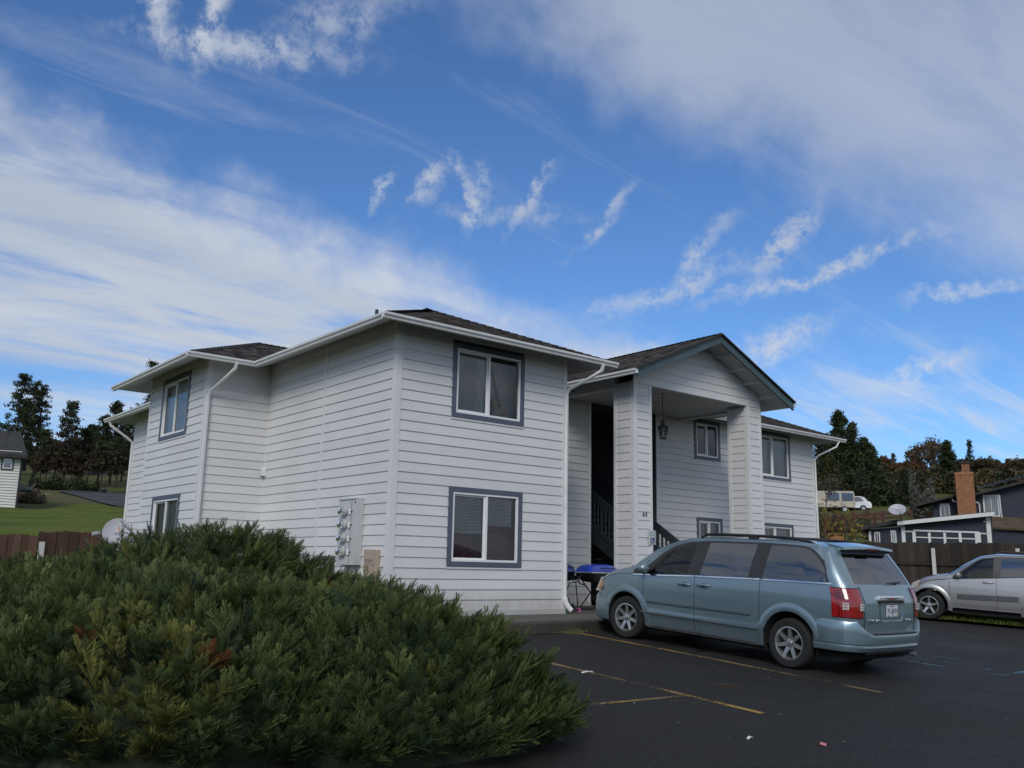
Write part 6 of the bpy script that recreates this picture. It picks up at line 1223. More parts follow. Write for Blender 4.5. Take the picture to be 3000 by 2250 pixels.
# ------------------------------------------------------------------ surroundings
def azpx(u, v=1650):
    d = cf*2643.2+cr*(u-1500)-cu*(v-1125); return math.degrees(atan2(d.x, d.y))
def atpx(u, r, v=1650):
    a = azpx(u, v); x = CAM.x+r*sin(radians(a)); y = CAM.y+r*cos(radians(a)); return x, y, tz(x, y), a
M_FDARK = simple('dark_fence_wood', (.030, .022, .017), .9, var=.45, scale=3, objvar=.35, bumpk=.5, bscale=14, mscale=(1, 1, .15), coord='World'); M_FBROWN = simple('brown_fence_wood', (.075, .040, .026), .9, var=.4, scale=3, objvar=.4, bumpk=.5, bscale=14, mscale=(1, 1, .15), coord='World')
M_POSTW = simple('white_post_paint', (.55, .54, .50), .7, var=.12, scale=4)
def picket_fence(label, p, q, z0f, z1f, mat, bw=.14, rails=(.3, 1.25), posts=(), facing=-1, jit=.012):
    p = Vector((*p, 0)); q = Vector((*q, 0)); d = (q-p).normalized(); L = (q-p).length; nrm = Vector((d.y, -d.x, 0)); ang = atan2(d.y, d.x)
    t = thing('board_fence', label, 'fence', (p.x, p.y, z0f(0)), (0, 0, ang)); n = int(L/bw); zb = z0f(0); meshes = []
    for v in range(5):
        mb = MB(); w = bw+.022; c = .018; mb.prism([(0, 0, 0), (w, 0, 0), (w, 0, .985), (w-c, 0, 1), (c, 0, 1), (0, 0, .985)], (0, .018, 0)); meshes.append(mb.mesh('fence_board', mat))
    for i in range(n):
        s = i*bw; o = bpy.data.objects.new('fence_board', random.choice(meshes)); link(o, t); zt = z1f(s/L)+random.gauss(0, jit); zz = z0f(s/L); o.location = (s, (i % 2)*.019+random.uniform(0, .003), zz-zb); o.scale = (1, 1, zt-zz); o.rotation_euler = (0, random.gauss(0, .004), 0)
    for r in rails: MB().bar((0, -.03, z0f(0)-zb+r), (L, -.03, z0f(1)-zb+r), .04, .09).build('fence_rail', mat, t)
    for s, zt, m in posts: MB().box((s-.05, -.16, 0), (s+.05, -.055, zt-zb)).build('fence_post', m, t)
    return t
# right boundary fence, facing the lot (azimuth 64 view)
A = pix(2511, 1588, 64, 29.5); B = pix(3060, 1592, 64, 29.3); g0 = lotz(min(A.y, KERB_Y))-.02; g1 = lotz(B.y)+.0
fL = (Vector((B.x-A.x, B.y-A.y, 0))).length
def fpost(u): q = pix(u, 1607, 64, 29.3); return (Vector((q.x-A.x, q.y-A.y, 0))).length
picket_fence('dark stained board fence behind the silver car', (A.x, A.y), (B.x, B.y), lambda s: g0+(g1-g0)*s, lambda s: A.z+(B.z-A.z)*s, M_FDARK, rails=(.35, 1.45), posts=((fpost(2733), pix(2733, 1606, 64, 29.3).z, M_POSTW), (fpost(2980), pix(2980, 1607, 64, 29.3).z, M_POSTW)), jit=.018)
# left fence between the yards
picket_fence('weathered brown board fence at the far left behind the junipers', (-9.5, 8.75), (-3.60, 8.75), lambda s: -.35, lambda s: 1.30+.06*s, M_FBROWN, bw=.15, rails=(.45, 1.18), posts=((5.95, 1.22, M_POSTW),))
picket_fence('short darker run of board fence between the brown fence and the satellite dish', (-3.58, 8.95), (-1.5, 9.05), lambda s: -.3, lambda s: 1.45+.06*s, M_FBROWN, bw=.12, rails=(.4, 1.2))
# ---- navy shed with white trim, azimuth-64 frame
M_NAVYW = simple('navy_siding', (.012, .015, .032), .6, var=.25, scale=2, bumpk=.4, bscale=8, mscale=(6, 6, .1), coord='World'); M_WTRIM = simple('white_board', (.62, .62, .60), .6, var=.06); M_DROOF = simple('dark_roofing', (.035, .033, .033), .9, var=.4, scale=2, bumpk=.5, bscale=9, coord='World')
AZR = 64; FR = Vector((sin(radians(AZR)), cos(radians(AZR)), 0)); RR = Vector((cos(radians(AZR)), -sin(radians(AZR)), 0))
class Facade:
    """helper: local x right, y away, z up on the upright plane at distance D; px converts photo pixels to metres on it"""
    def __init__(s, name, label, cat, az, D, u0, zb=0):
        s.az, s.D = az, D; f = Vector((sin(radians(az)), cos(radians(az)), 0)); s.R = Vector((cos(radians(az)), -sin(radians(az)), 0)); p = pix(u0, 1600, az, D); s.o = Vector((p.x, p.y, zb)); s.t = thing(name, label, cat, s.o, (0, 0, -radians(az)))
    def px(s, u, v, dd=0): q = pix(u, v, s.az, s.D+dd)-s.o; return (q.dot(s.R), dd, q.z)
    def xz(s, u, v): q = s.px(u, v); return q[0], q[2]
def poly(F, name, pts, mat, depth, dd=0, parent=None, thick=None):
    mb = MB(); P = [Vector(F.px(u, v)) + Vector((0, dd, 0)) for u, v in pts]; mb.prism(P, (0, depth, 0)); return mb.build(name, mat, parent or F.t)
SH = Facade('navy_shed', 'low navy shed with white trimmed garage door and sloping white fascia beyond the dark fence', 'shed', AZR, 56, 2549, .8)
x0, _ = SH.xz(2549, 1556); x1, zt = SH.xz(2646, 1540); x2, zr = SH.xz(2905, 1512); zl = SH.xz(2549, 1553)[1]
mb = MB(); mb.prism([(x0, 0, 0), (x1, 0, 0), (x1, 0, zt), (x0, 0, zl)], (0, 5, 0)); mb.build('side_wall', M_NAVYW, SH.t)
mb = MB(); mb.prism([(x1, -.03, 0), (x2, -.03, 0), (x2, -.03, zr), (x1, -.03, zt)], (0, 6, 0)); mb.build('front_wall', M_NAVYW, SH.t)
a = SH.px(2527, 1549); b = SH.px(2632, 1530); mb = MB(); mb.prism([(a[0], -.5, a[2]-.10), (b[0], -.5, b[2]-.05), (b[0], -.5, b[2]+.14), (a[0], -.5, a[2]+.06)], (0, 5.6, 0)); ro = mb.build('roof', M_DROOF, SH.t)
for i in range(14):
    q = i/14; xx = a[0]+(b[0]-a[0])*q; z = a[2]+(b[2]-a[2])*q; MB().box((xx, -.53, z-.09), (xx+.06, -.501, z-.0)).build('rafter_end', M_BLACK, ro)
a = SH.px(2630, 1535); b = SH.px(2912, 1507); mb = MB(); mb.prism([(a[0], -.6, a[2]-.10), (b[0], -.6, b[2]-.10), (b[0], -.6, b[2]+.11), (a[0], -.6, a[2]+.11)], (0, .06, 0)); mb.build('fascia', M_WTRIM, SH.t)
mb = MB(); mb.prism([(a[0]+.01, -.54, a[2]+.09), (b[0]-.01, -.54, b[2]+.09), (b[0]-.01, -.54, b[2]+.14), (a[0]+.01, -.54, a[2]+.14)], (0, 7, 0)); mb.build('roof', M_DROOF, SH.t)
def tr(F, u0, v0, u1, v1, w, dd=-.06, mat=None, name='trim_board'):
    p = Vector(F.px(u0, v0)); q = Vector(F.px(u1, v1)); p.y = q.y = dd; MB().bar(p, q, .04, w, (0, -1, 0) if abs((q-p).normalized().z) > .5 else (0, 0, 1)).build(name, mat or M_WTRIM, F.t) if abs((q-p).normalized().z) <= .5 else MB().box((min(p.x, q.x)-w/2, dd-.02, min(p.z, q.z)), (max(p.x, q.x)+w/2, dd+.02, max(p.z, q.z))).build(name, mat or M_WTRIM, F.t)
tr(SH, 2549, 1550, 2648, 1541, .07, -.03); tr(SH, 2550, 1556, 2551, 1640, .06, -.03); tr(SH, 2647, 1542, 2650, 1640, .13); tr(SH, 2651, 1557, 2676, 1557.5, .07); tr(SH, 2676, 1554, 2869, 1560, .09, -.065); tr(SH, 2679, 1557, 2681, 1640, .11); tr(SH, 2684, 1574, 2860, 1579, .06); tr(SH, 2862, 1562, 2864, 1640, .08); tr(SH, 2870, 1560, 2872, 1640, .07, -.062); tr(SH, 2872, 1563, 2896, 1564, .06); tr(SH, 2896, 1514, 2902, 1640, .14)
for u in (2724, 2769, 2814): tr(SH, u, 1561, u+2, 1640, .07, -.062)
for u in (2570, 2618):
    wv = MB(); p = SH.px(u-9, 1558 if u < 2600 else 1554); q = SH.px(u+10, 1600); wv.box((p[0], -.05, q[2]), (q[0], -.005, p[2])); o = wv.build('window', M_WTRIM, SH.t); w_ = (q[0]-p[0]); MB().box((p[0]+.06, -.06, q[2]), (p[0]+w_/2-.02, -.051, p[2]-.10)).build('pane', M_DKPANE if 'M_DKPANE' in globals() else M_TINT, o); MB().box((p[0]+w_/2+.02, -.06, q[2]), (q[0]-.06, -.051, p[2]-.10)).build('pane', M_TINT, o)
for u in (2883, 2890): p = SH.px(u, 1529); MB().ball((p[0], -.1, p[2]), .05, 8).build('floodlight', M_WTRIM, SH.t)
# dish on the shed roof
c = pix(2629, 1492, AZR, 55.0); pbv = pix(2645, 1526, AZR, 55.2)
t, rf, o, X, Y, fz = dish('roof_dish', 'grey satellite dish on the shed roof', c, (-.80, -.42, .75), .46, .40, radians(8), pbv, 'h', (.3, .3))
text_mesh('HughesNet', .13, M_WTRIM, 'lettering', rf, frame(o+Y*.10+fz*-.02, X*cos(.28)-Y*sin(.28), Y*cos(.28)+X*sin(.28)), .001)
# ---- navy house with chimney
NH = Facade('navy_house', 'navy house with tall brick chimney and solar panels beyond the shed', 'house', AZR, 66, 2686, .8)
def wallpx(F, nm, pts, mat, dep, dd, parent=None): return poly(F, nm, pts, mat, dep, dd, parent)
wallpx(NH, 'wing_wall', [(2733, 1640), (2862, 1640), (2862, 1452), (2733, 1470)], M_NAVYW, 6, .4); wallpx(NH, 'main_wall', [(2845, 1640), (3060, 1640), (3060, 1400), (2845, 1452)], M_NAVYW, 8, 0)
def slab(F, nm, u0, v0, u1, v1, th, d0, d1, mat, rise=0):
    a, b = Vector(F.px(u0, v0)), Vector(F.px(u1, v1)); mb = MB(); mb.add([(a.x, d0, a.z), (b.x, d0, b.z), (b.x, d1, b.z+rise), (a.x, d1, a.z+rise), (a.x, d0, a.z-th), (b.x, d0, b.z-th), (b.x, d1, b.z+rise-th), (a.x, d1, a.z+rise-th)], [(0, 1, 2, 3), (4, 7, 6, 5), (0, 4, 5, 1), (1, 5, 6, 2), (2, 6, 7, 3), (3, 7, 4, 0)]); return mb.build(nm, mat, F.t)
slab(NH, 'wing_roof', 2684, 1478, 2850, 1437, .14, -.4, 6, M_DROOF, .2); slab(NH, 'main_roof', 2822, 1455, 3070, 1392, .16, -.7, 7, M_DROOF, .5)
M_SOLAR = simple('solar_glass', (.02, .03, .06), .12, coat=.8, var=.1)
for i in range(6):
    for j in range(2):
        u = 2862+i*33; v = 1434-i*8.4-j*9; a = Vector(NH.px(u, v)); b = Vector(NH.px(u+31, v-7.8)); y0 = -.5+j*1.3; r_ = .09; mb = MB(); mb.add([(a.x, y0, a.z+.03), (b.x, y0, b.z+.03), (b.x, y0+1.2, b.z+.10), (a.x, y0+1.2, a.z+.10), (a.x, y0, a.z), (b.x, y0, b.z), (b.x, y0+1.2, b.z+.07), (a.x, y0+1.2, a.z+.07)], [(0, 1, 2, 3), (0, 4, 5, 1), (1, 5, 6, 2), (3, 7, 4, 0), (2, 6, 7, 3)]); mb.build('solar_panel', M_SOLAR, NH.t)
def win(F, u0, v0, u1, v1, dd, inner=M_TINT, cur=True):
    p = F.px(u0, v0); q = F.px(u1, v1); o = MB().box((p[0], dd-.05, q[2]), (q[0], dd, p[2])).build('window', M_WTRIM, F.t); w_ = q[0]-p[0]; fw = min(.09, w_*.12); m = (p[0]+q[0])/2
    MB().box((p[0]+fw, dd-.06, q[2]+fw), (m-.02, dd-.051, p[2]-fw)).build('pane', inner, o); MB().box((m+.02, dd-.06, q[2]+fw), (q[0]-fw, dd-.051, p[2]-fw)).build('pane', inner, o)
M_SKYPANE = simple('curtained_pane', (.16, .18, .18), .12, var=.5, scale=3, coat=.8, mscale=(5, 5, .3))
win(NH, 2752, 1474, 2785, 1515, .4); win(NH, 2878, 1450, 2931, 1515, 0, M_SKYPANE); 
slab(NH, 'lean_to_roof', 2896, 1548, 3070, 1560, .12, -2.6, .0, simple('mossy_roof', (.09, .06, .035), .95, var=.5, scale=2, bumpk=.5), .8); wallpx(NH, 'lean_to_wall', [(2905, 1640), (3070, 1640), (3070, 1556), (2905, 1556)], M_NAVYW, 2, -2.3); tr(NH, 2905, 1556, 3060, 1560, .07, -2.33)
mb = MB()
# brick chimney with individual bricks on its visible faces
M_BRICK = simple('chimney_brick', (.28, .125, .06), .9, var=.3, scale=6, objvar=.18, bumpk=.4, bscale=30); M_MORT = simple('mortar', (.20, .17, .14), .95)
cx0, cz1 = NH.xz(2797, 1390); cx1 = NH.xz(2833, 1390)[0]; cx2 = NH.xz(2862, 1390)[0]; W_ = cx1-cx0; D_ = 1.2
zbot = NH.xz(2800, 1640)[1]; ch = MB().box((cx0+.01, -1.19, zbot), (cx1+.0-.01+.30, -.01, cz1)).build('chimney', M_MORT, NH.t); W2 = W_+.30
fb = MB().box((0, 0, 0), (.205, .03, .062)).mesh('brick', M_BRICK); hb2 = MB().box((0, 0, 0), (.10, .03, .062)).mesh('brick', M_BRICK)
zvis = NH.xz(2810, 1515)[1]; z = zvis; r = 0; cnt = 0; REST = MB()
while z < cz1-.03:
    x = cx0-(.11 if r % 2 else 0)
    while x < cx0+W2-.05:
        xa = max(x, cx0); xb = min(x+.205, cx0+W2); REST.box((xa, -1.215, z), (xb, -1.19, z+.062)); x += .216
    y = -1.2-(.11 if r % 2 else 0)
    while y < -.06: REST.box((cx0-.016, max(y, -1.2), z), (cx0+.01, min(y+.205, 0), z+.062)); REST.box((cx0+W2-.01, max(y, -1.2), z), (cx0+W2+.016, min(y+.205, 0), z+.062)); y += .216
    z += .072; r += 1
REST.build('bricks', M_BRICK, ch, kind='stuff')
MB().box((cx0-.05, -1.25, cz1-.15), (cx0+W2+.05, .05, cz1)).build('corbel', M_BRICK, ch); f0 = NH.xz(2815, 1364); f1 = NH.xz(2838, 1364); MB().box((f0[0], -.9, cz1), (f1[0], -.4, f0[1]+.05)).build('flue', M_BRICK, ch); MB().box((f0[0]-.08, -1.0, f0[1]+.05), (f1[0]+.08, -.3, f0[1]+.13)).build('flue_cap', M_BLACK, ch)
for (pts) in (((2825, 1457), (2832, 1464), (2866, 1474), (2869, 1480), (2871, 1504)), ((2789, 1462), (2793, 1469), (2802, 1471)), ((2927, 1450), (2932, 1500), (2936, 1522), (2930, 1530))):
    mb = MB(); mb.tube([Vector(NH.px(u, v))+Vector((0, -.15, 0)) for u, v in pts], .045, 6); mb.build('downspout', M_WTRIM, NH.t)
# ---- hill house, garage, parked vehicles, rail fence on the right hillside
M_CREAM = simple('cream_wall', (.42, .36, .27), .8, var=.12, scale=1.5, coord='World'); M_GREYROOF = simple('grey_roof', (.10, .085, .075), .9, var=.3, scale=1)
HH = Facade('hill_house', 'small cream gabled house among the trees on the right hillside', 'house', 58, 150, 2635, 8); 
wallpx(HH, 'wall', [(2608, 1470), (2660, 1470), (2660, 1412), (2637, 1400), (2608, 1420)], M_CREAM, 8, 0); slab(HH, 'roof', 2604, 1424, 2637, 1400, .35, -1, 8, M_GREYROOF); slab(HH, 'roof', 2637, 1400, 2668, 1417, .35, -1, 8, M_GREYROOF); win(HH, 2622, 1425, 2637, 1437, 0)
GA = Facade('hill_garage', 'low brick garage with white eave below the cream house', 'garage', 58, 138, 2660, 7)
wallpx(GA, 'wall', [(2640, 1480), (2690, 1480), (2690, 1453), (2640, 1457)], simple('brick_wall', (.16, .08, .06), .9), 7, 0); slab(GA, 'roof', 2636, 1452, 2692, 1446, .3, -1.2, 8, M_GREYROOF, 1.6); slab(GA, 'eave_board', 2638, 1457, 2688, 1453, .55, -1.3, -1.1, M_WTRIM)
mb = MB(); p = Vector(GA.px(2682, 1443)); mb.tube([p, p+Vector((0, 0, 1.0))], .12, 8); mb.build('flue_pipe', M_WTRIM, GA.t)
def hillcar(name, label, cat, u, r, v, prof, L, H, Wd, mat, rot, glass, extra=None):
    p = pix(u, v, azpx(u), r); t = thing(name, label, cat, (p.x, p.y, p.z), (0, 0, rot)); mb = MB(); n = len(prof)
    for s in (-1, 1): pass
    V2 = []
    for x, zz in prof:
        tw = Wd/2*(1 if zz < H*.58 else .86)
        V2.append((x, -tw, zz))
    for x, zz in prof:
        tw = Wd/2*(1 if zz < H*.58 else .86); V2.append((x, tw, zz))
    mb.add(V2, [tuple(range(n)), tuple(range(n, 2*n))[::-1]]+[(i, n+i, n+(i+1) % n, (i+1) % n) for i in range(n)]); mb.build('body', mat, t, bevel=.05)
    for poly_ in glass:
        for s in (-1, 1): MB().add([(x, s*(Wd/2*(.90 if zz > H*.75 else 1)+.012), zz) for x, zz in poly_], [tuple(range(len(poly_)))]).build('window', M_TINT, t)
    for x in (-L*.30, L*.30):
        for s in (-1, 1):
            w_ = MB().lathe([(.2, -.1), (.32, -.1), (.34, 0), (.32, .1), (.2, .1)], 20, (x, s*(Wd/2-.06), .33), 'y').build('wheel', M_RUBBER, t, smooth=True); MB().lathe([(0, s*.105), (.19, s*.105), (.2, s*.06)], 16, (x, s*(Wd/2-.06), .33), 'y').build('rim', M_METAL, w_)
    return t
rr_ = -radians(azpx(2485))+radians(12)
hc = hillcar('white_hatchback', 'white hatchback parked on the right hillside', 'car', 2487, 99, 1500, [(-2.0, .35), (2.05, .35), (2.1, .7), (2.0, 1.0), (1.75, 1.05), (1.45, 1.45), (1.0, 1.55), (-.4, 1.55), (-1.2, 1.1), (-2.0, .95)], 4.1, 1.55, 1.75, M_WHITECAR, rr_, [[(-1.0, 1.08), (-.35, 1.45), (.35, 1.48), (.35, 1.05)], [(.45, 1.05), (.45, 1.48), (1.0, 1.45), (1.3, 1.1)]])
MB().add([(1.80, -.6, 1.06), (1.80, .6, 1.06), (1.50, .55, 1.43), (1.50, -.55, 1.43)], [(0, 1, 2, 3)]).build('rear_window', M_TINT, hc)
M_BEIGE = simple('beige_car', (.42, .38, .31), .5)
hillcar('beige_truck', 'beige camper-topped pickup beside the white hatchback', 'truck', 2428, 97, 1503, [(-2.3, .5), (2.4, .5), (2.4, 1.9), (2.3, 2.15), (-1.3, 2.15), (-1.6, 1.3), (-2.3, 1.1)], 4.6, 2.15, 1.9, M_BEIGE, rr_, [[(1.15, 1.2), (2.25, 1.2), (2.25, 1.95), (1.15, 1.95)], [(-.2, 1.25), (.9, 1.25), (.9, 1.95), (-.2, 1.95)]])
M_REDW = simple('red_brown_wood', (.10, .042, .026), .9, var=.3, scale=5, objvar=.25)
tf = thing('rail_fence', 'red-brown post and rail fence running up the right hillside', 'fence', pix(2500, 1560, 62, 66)); o = tf.location; last = []
for i, (u, vt, vb, r) in enumerate(((2418, 1505, 1585, 58), (2453, 1502, 1562, 64), (2471, 1505, 1562, 61), (2499, 1500, 1568, 64), (2541, 1497, 1560, 67), (2562, 1510, 1560, 64), (2585, 1496, 1545, 70), (2640, 1508, 1545, 74), (2668, 1495, 1530, 78))):
    a = pix(u, vt, 62, r); b = pix(u, vb, 62, r); MB().box((a.x-o.x-.09, a.y-o.y-.09, b.z-o.z-.6), (a.x-o.x+.09, a.y-o.y+.09, a.z-o.z)).build('fence_post', M_REDW, tf); last.append((a-o, b-o))
for i, j in ((0, 2), (2, 3), (3, 5), (1, 4), (4, 6), (6, 8), (5, 7)):
    for k in (.18, .95):
        if k > .5 and (i, j) in ((6, 8), (5, 7)): continue
        p = last[i][0].lerp(last[i][1], k); q = last[j][0].lerp(last[j][1], k); MB().bar(p, q, .05, .16).build('fence_rail', M_REDW, tf)
M_ORW = simple('orange_cedar', (.34, .15, .055), .85, var=.2, scale=4, objvar=.15)
for nm, lab, (u0, u1), (v0, v1), r in (('timber_wall', 'low new cedar retaining boards beyond the house corner', (2418, 2472), (1574, 1582), 44), ('cedar_panel', 'small bright cedar fence panel left of the navy house', (2716, 2738), (1502, 1519), 70)):
    a = pix(u0, v0, 62, r); b = pix(u1, v1, 62, r); L_ = hypot(b.x-a.x, b.y-a.y); t = thing(nm, lab, 'fence', (a.x, a.y, b.z-.3), (0, 0, atan2(b.y-a.y, b.x-a.x))); n = max(3, int(L_/.3))
    if nm == 'cedar_panel':
        for i in range(n): MB().box((i*L_/n, 0, 0), ((i+1)*L_/n-.02, .03, a.z-b.z+.3+.02*(i % 3))).build('board', M_ORW, t)
    else:
        for i in range(3): MB().box((0, .02*i, i*.2), (L_, .02*i+.06, i*.2+.19)).build('board', M_ORW, t)
picket_fence('black board fence behind the white hatchback', (pix(2530, 1482, 60, 104).x, pix(2530, 1482, 60, 104).y), (pix(2612, 1484, 60, 104).x, pix(2612, 1484, 60, 104).y), lambda s: pix(2530, 1506, 60, 104).z-.5, lambda s: pix(2530, 1480, 60, 104).z, M_FDARK, bw=.3, rails=(.4,))

# ---- left hillside: white house, long cream building, bin, signs
LH = Facade('white_house', 'tall white lap-sided house with dark roof and small balconies at the left edge', 'house', 10.5, 70, 49, 1.5)
M_LHW = simple('white_house_siding', (.62, .61, .56), .7, var=.05, scale=1, coord='World'); xr0 = LH.xz(49, 1450)[0]; zb_, zt_ = 0, LH.xz(55, 1325)[1]
lw = MB().box((-6, .02, 0), (xr0, 9, zt_)).build('wall', M_LHW, LH.t); z = 0
lb = MB().add([(-6, 0, 0), (xr0, 0, 0), (xr0, -.06, 0), (-6, -.06, 0), (-6, .01, .20), (xr0, .01, .20)], [(0, 1, 2, 3), (3, 2, 5, 4), (1, 5, 2)]).mesh('siding_board', M_LHW)
while z < zt_-.1: o = bpy.data.objects.new('siding_board', lb); link(o, lw); o.location = (0, 0, z); z += .19
MB().box((xr0-.02, -.05, 0), (xr0+.12, .14, zt_)).build('corner_trim', M_BLACK, LH.t)
ze = LH.xz(60, 1335)[1]; zr_ = LH.xz(40, 1266)[1]; xo = LH.xz(81, 1332)[0]; mb = MB(); mb.add([(-7, -.6, ze), (xo, -.6, ze), (xo-.6, 4.5, zr_+.6), (-7, 4.5, zr_+.6), (xo, 9.6, ze), (-7, 9.6, ze)], [(0, 1, 2, 3), (1, 4, 2), (3, 2, 4, 5)]); mb.add([(-7, -.6, ze-.22), (xo, -.6, ze-.22), (xo, -.6, ze), (-7, -.6, ze), (xo, 9.6, ze-.22), (xo, 9.6, ze), (-7, 9.6, ze-.22)], [(0, 1, 2, 3), (1, 4, 5, 2), (0, 6, 4, 1)]); mb.build('roof', M_DROOF, LH.t); p = LH.px(20, 1272); MB().tube([(p[0], 3.6, zr_-.3), (p[0], 3.6, zr_+.75)], .07, 8).build('vent_pipe', M_BLACK, LH.t)
p = LH.px(8, 1331); q = LH.px(38, 1378); w_ = MB().box((p[0], -.08, q[2]), (q[0], .0, p[2])).build('window', M_BLACK, LH.t); MB().box((p[0]+.08, -.10, q[2]+.08), (q[0]-.08, -.081, p[2]-.08)).build('frame', M_WTRIM, w_); zm = (p[2]+q[2])/2
for a, b in ((q[2]+.16, zm-.04), (zm+.04, p[2]-.16)): MB().box((p[0]+.16, -.112, a), (q[0]-.16, -.1005, b)).build('pane', M_TINT, w_)
for (u0, u1, v0, v1) in ((62, 97, 1385, 1424), (46, 83, 1490, 1530)):
    a = LH.px(u0, v0); b = LH.px(u1, v1); bal = MB().box((xr0+.0, 1.0, b[2]-.2), (b[0], 4.0, b[2])).build('balcony', M_DGREY, LH.t); h = a[2]-b[2]
    for zz in (b[2]+h, b[2]+.12): MB().box((xr0, 1.0, zz-.05), (b[0], 1.05, zz)).build('rail', M_BLACK, bal); MB().box((b[0]-.05, 1.0, zz-.05), (b[0], 4.0, zz)).build('rail', M_BLACK, bal)
    n = 7
    for i in range(n): xx = xr0+(b[0]-xr0)*(i+.5)/n; MB().box((xx-.015, 1.01, b[2]), (xx+.015, 1.04, b[2]+h)).build('baluster', M_BLACK, bal)
    for i in range(14): yy = 1.1+2.9*i/14; MB().box((b[0]-.045, yy, b[2]), (b[0]-.01, yy+.12, b[2]+h)).build('baluster', M_BLACK, bal)
LB = Facade('long_building', 'long low cream building behind the pine trunks on the left hillside', 'building', 16, 131, 160, 9)
wallpx(LB, 'wall', [(120, 1425), (352, 1416), (352, 1388), (120, 1392)], M_CREAM, 10, 0); slab(LB, 'roof', 110, 1393, 360, 1389, .5, -1.2, 6, M_GREYROOF, 2.2)
for u in (190, 230, 285, 322): a = LB.px(u, 1394); MB().box((a[0]-.7, -.06, a[2]-1.6), (a[0]+.7, 0, a[2])).build('garage_door', M_WTRIM, LB.t)
x, y, z = pix(303, 1453, azpx(303), 97); t = thing('wheelie_bin', 'dark bin standing at the road edge under the pines', 'bin', (x, y, z), (0, 0, .4)); MB().prism([(-.28, -.32, 0), (.28, -.32, 0), (.33, -.4, 1.05), (-.33, -.4, 1.05)], (0, .7, 0)).build('body', M_BLACK, t); MB().box((-.36, -.44, 1.05), (.36, .40, 1.13)).build('lid', M_DGREY, t); t.scale = (.5, .5, .62)
p = pix(132, 1453, 12, 92); t = thing('yard_sign', 'small white yard sign on the lawn edge', 'sign', (p.x, p.y, p.z-.35)); MB().box((-.55, 0, .15), (.55, .03, .55)).build('panel', M_WTRIM, t); MB().box((-.04, .03, -.4), (.04, .06, .5)).build('stake', M_BLACK, t)
p = pix(101, 1455, 12, 92); t = thing('marker_post', 'thin pale marker post left of the yard sign', 'post', (p.x, p.y, p.z-.4)); MB().box((-.06, -.06, -.4), (.06, .06, 1.1)).build('post', M_POSTW, t); MB().box((-.5, -.2, .0), (.1, .2, .12)).build('base', M_POSTW, t)

# ------------------------------------------------------------------ trees
def tri_cloud(P, size, r, flat=.0, k=1):
    """random triangles (one per point) of given size"""
    n = len(P); a = r.normal(0, 1, (n, 3)); a[:, 2] *= (1-flat); a /= np.linalg.norm(a, axis=1)[:, None]; b = r.normal(0, 1, (n, 3)); b = np.cross(a, b); b /= np.linalg.norm(b, axis=1)[:, None]; s = (size*r.uniform(.6, 1.3, n))[:, None]
    return np.stack([P-a*s*.5-b*s*.28, P-a*s*.5+b*s*.28, P+a*s*.7], 1)
def leafy(t, P, size, cols, r, name='crown', flat=0., mat=None):
    V = tri_cloud(P, size, r, flat).reshape(-1, 3); np_obj(name, V, np.arange(len(V)).reshape(-1, 3), mat or M_LEAF, t, np.repeat(cols, 3, 0), kind='stuff')
def shade_cols(r, n, c0, c1, var=.3, clump=None):
    h = np.clip(r.random(n) if clump is None else clump+r.normal(0, .18, n), 0, 1)[:, None]; return (np.array(c0)*(1-h)+np.array(c1)*h)*r.uniform(1-var, 1+var, (n, 1))
M_TRUNK = simple('pine_bark', (.045, .032, .026), .95, var=.4, scale=3, bumpk=.6, bscale=8)
def pine(label, u, r_, vtop, seed, start=.3, spread=.16, nb=60, lean=0, green=(.020, .030, .014), green2=(.060, .070, .028), dead=0.0, vbase=None, tri=24):
    r_ = r_*1.45+8; r = np.random.default_rng(seed); x, y, z, a = atpx(u, r_, vtop+150 if vbase is None else vbase); top = pix(u, vtop, a, r_).z; H = max(3, top-z); t = thing('pine_tree', label, 'tree', (x, y, z), group='pines on the left hillside' if u < 1000 else 'trees on the right hillside')
    mb = MB(); path = [Vector((lean*H*q*(1-q)*.6+.0, 0, H*q)) for q in np.linspace(0, 1, 8)]; mb.tube(path, [max(.03, H*.016*(1-q*.93)) for q in np.linspace(0, 1, 8)], 8)
    P = []; Q = []
    for i in range(nb):
        q = start+(1-start)*(i+.5)/nb; prof = (1-((q-start)/(1-start)))**.75*(.75+.25*min(1, (q-start)/.08)); L = H*spread*prof*r.uniform(.55, 1.25)+.25; az = r.uniform(0, 2*pi); up = r.uniform(-.15, .35)+.5*(q > .85)
        c = np.array([lean*H*q*(1-q)*.6, 0, H*q]); d = np.array([cos(az), sin(az), up]); e = c+d*L; mb.tube([Vector(c), Vector(c+d*L*.55+np.array([0, 0, -.04*L])), Vector(e)], [.035, .022, .008], 4, caps=False)
        m = max(2, int(L/.62))
        for j in range(m):
            f = .38+.62*(j+r.random())/m; cc = c+d*L*f+r.normal(0, .13, 3); k = tri; P.append(cc+r.normal(0, 1, (k, 3))*np.array([.19, .19, .11])); Q += [r.random()]*k
    P = np.concatenate(P); Q = np.array(Q); mb.build('trunk', M_TRUNK, t, smooth=True); cols = shade_cols(r, len(P), green, green2, .35, Q); 
    if dead: cols = np.where((P[:, 2:3] < H*(start+.45)) & (r.random((len(P), 1)) < dead), np.array([.055, .032, .02])*r.uniform(.6, 1.3, (len(P), 1)), cols)
    leafy(t, P, np.full(len(P), .25), cols, r, mat=M_NEEDLE)
pine('tallest dense pine at the left edge above the white house', 26, 78, 1093, 1, .25, .17, 95, vbase=1440); pine('slim pine with sparse top, second from the left', 64, 84, 1117, 2, .35, .11, 60, vbase=1440); pine('narrow pine third from the left, just right of the white house roof', 92, 80, 1134, 3, .2, .13, 80, vbase=1440)
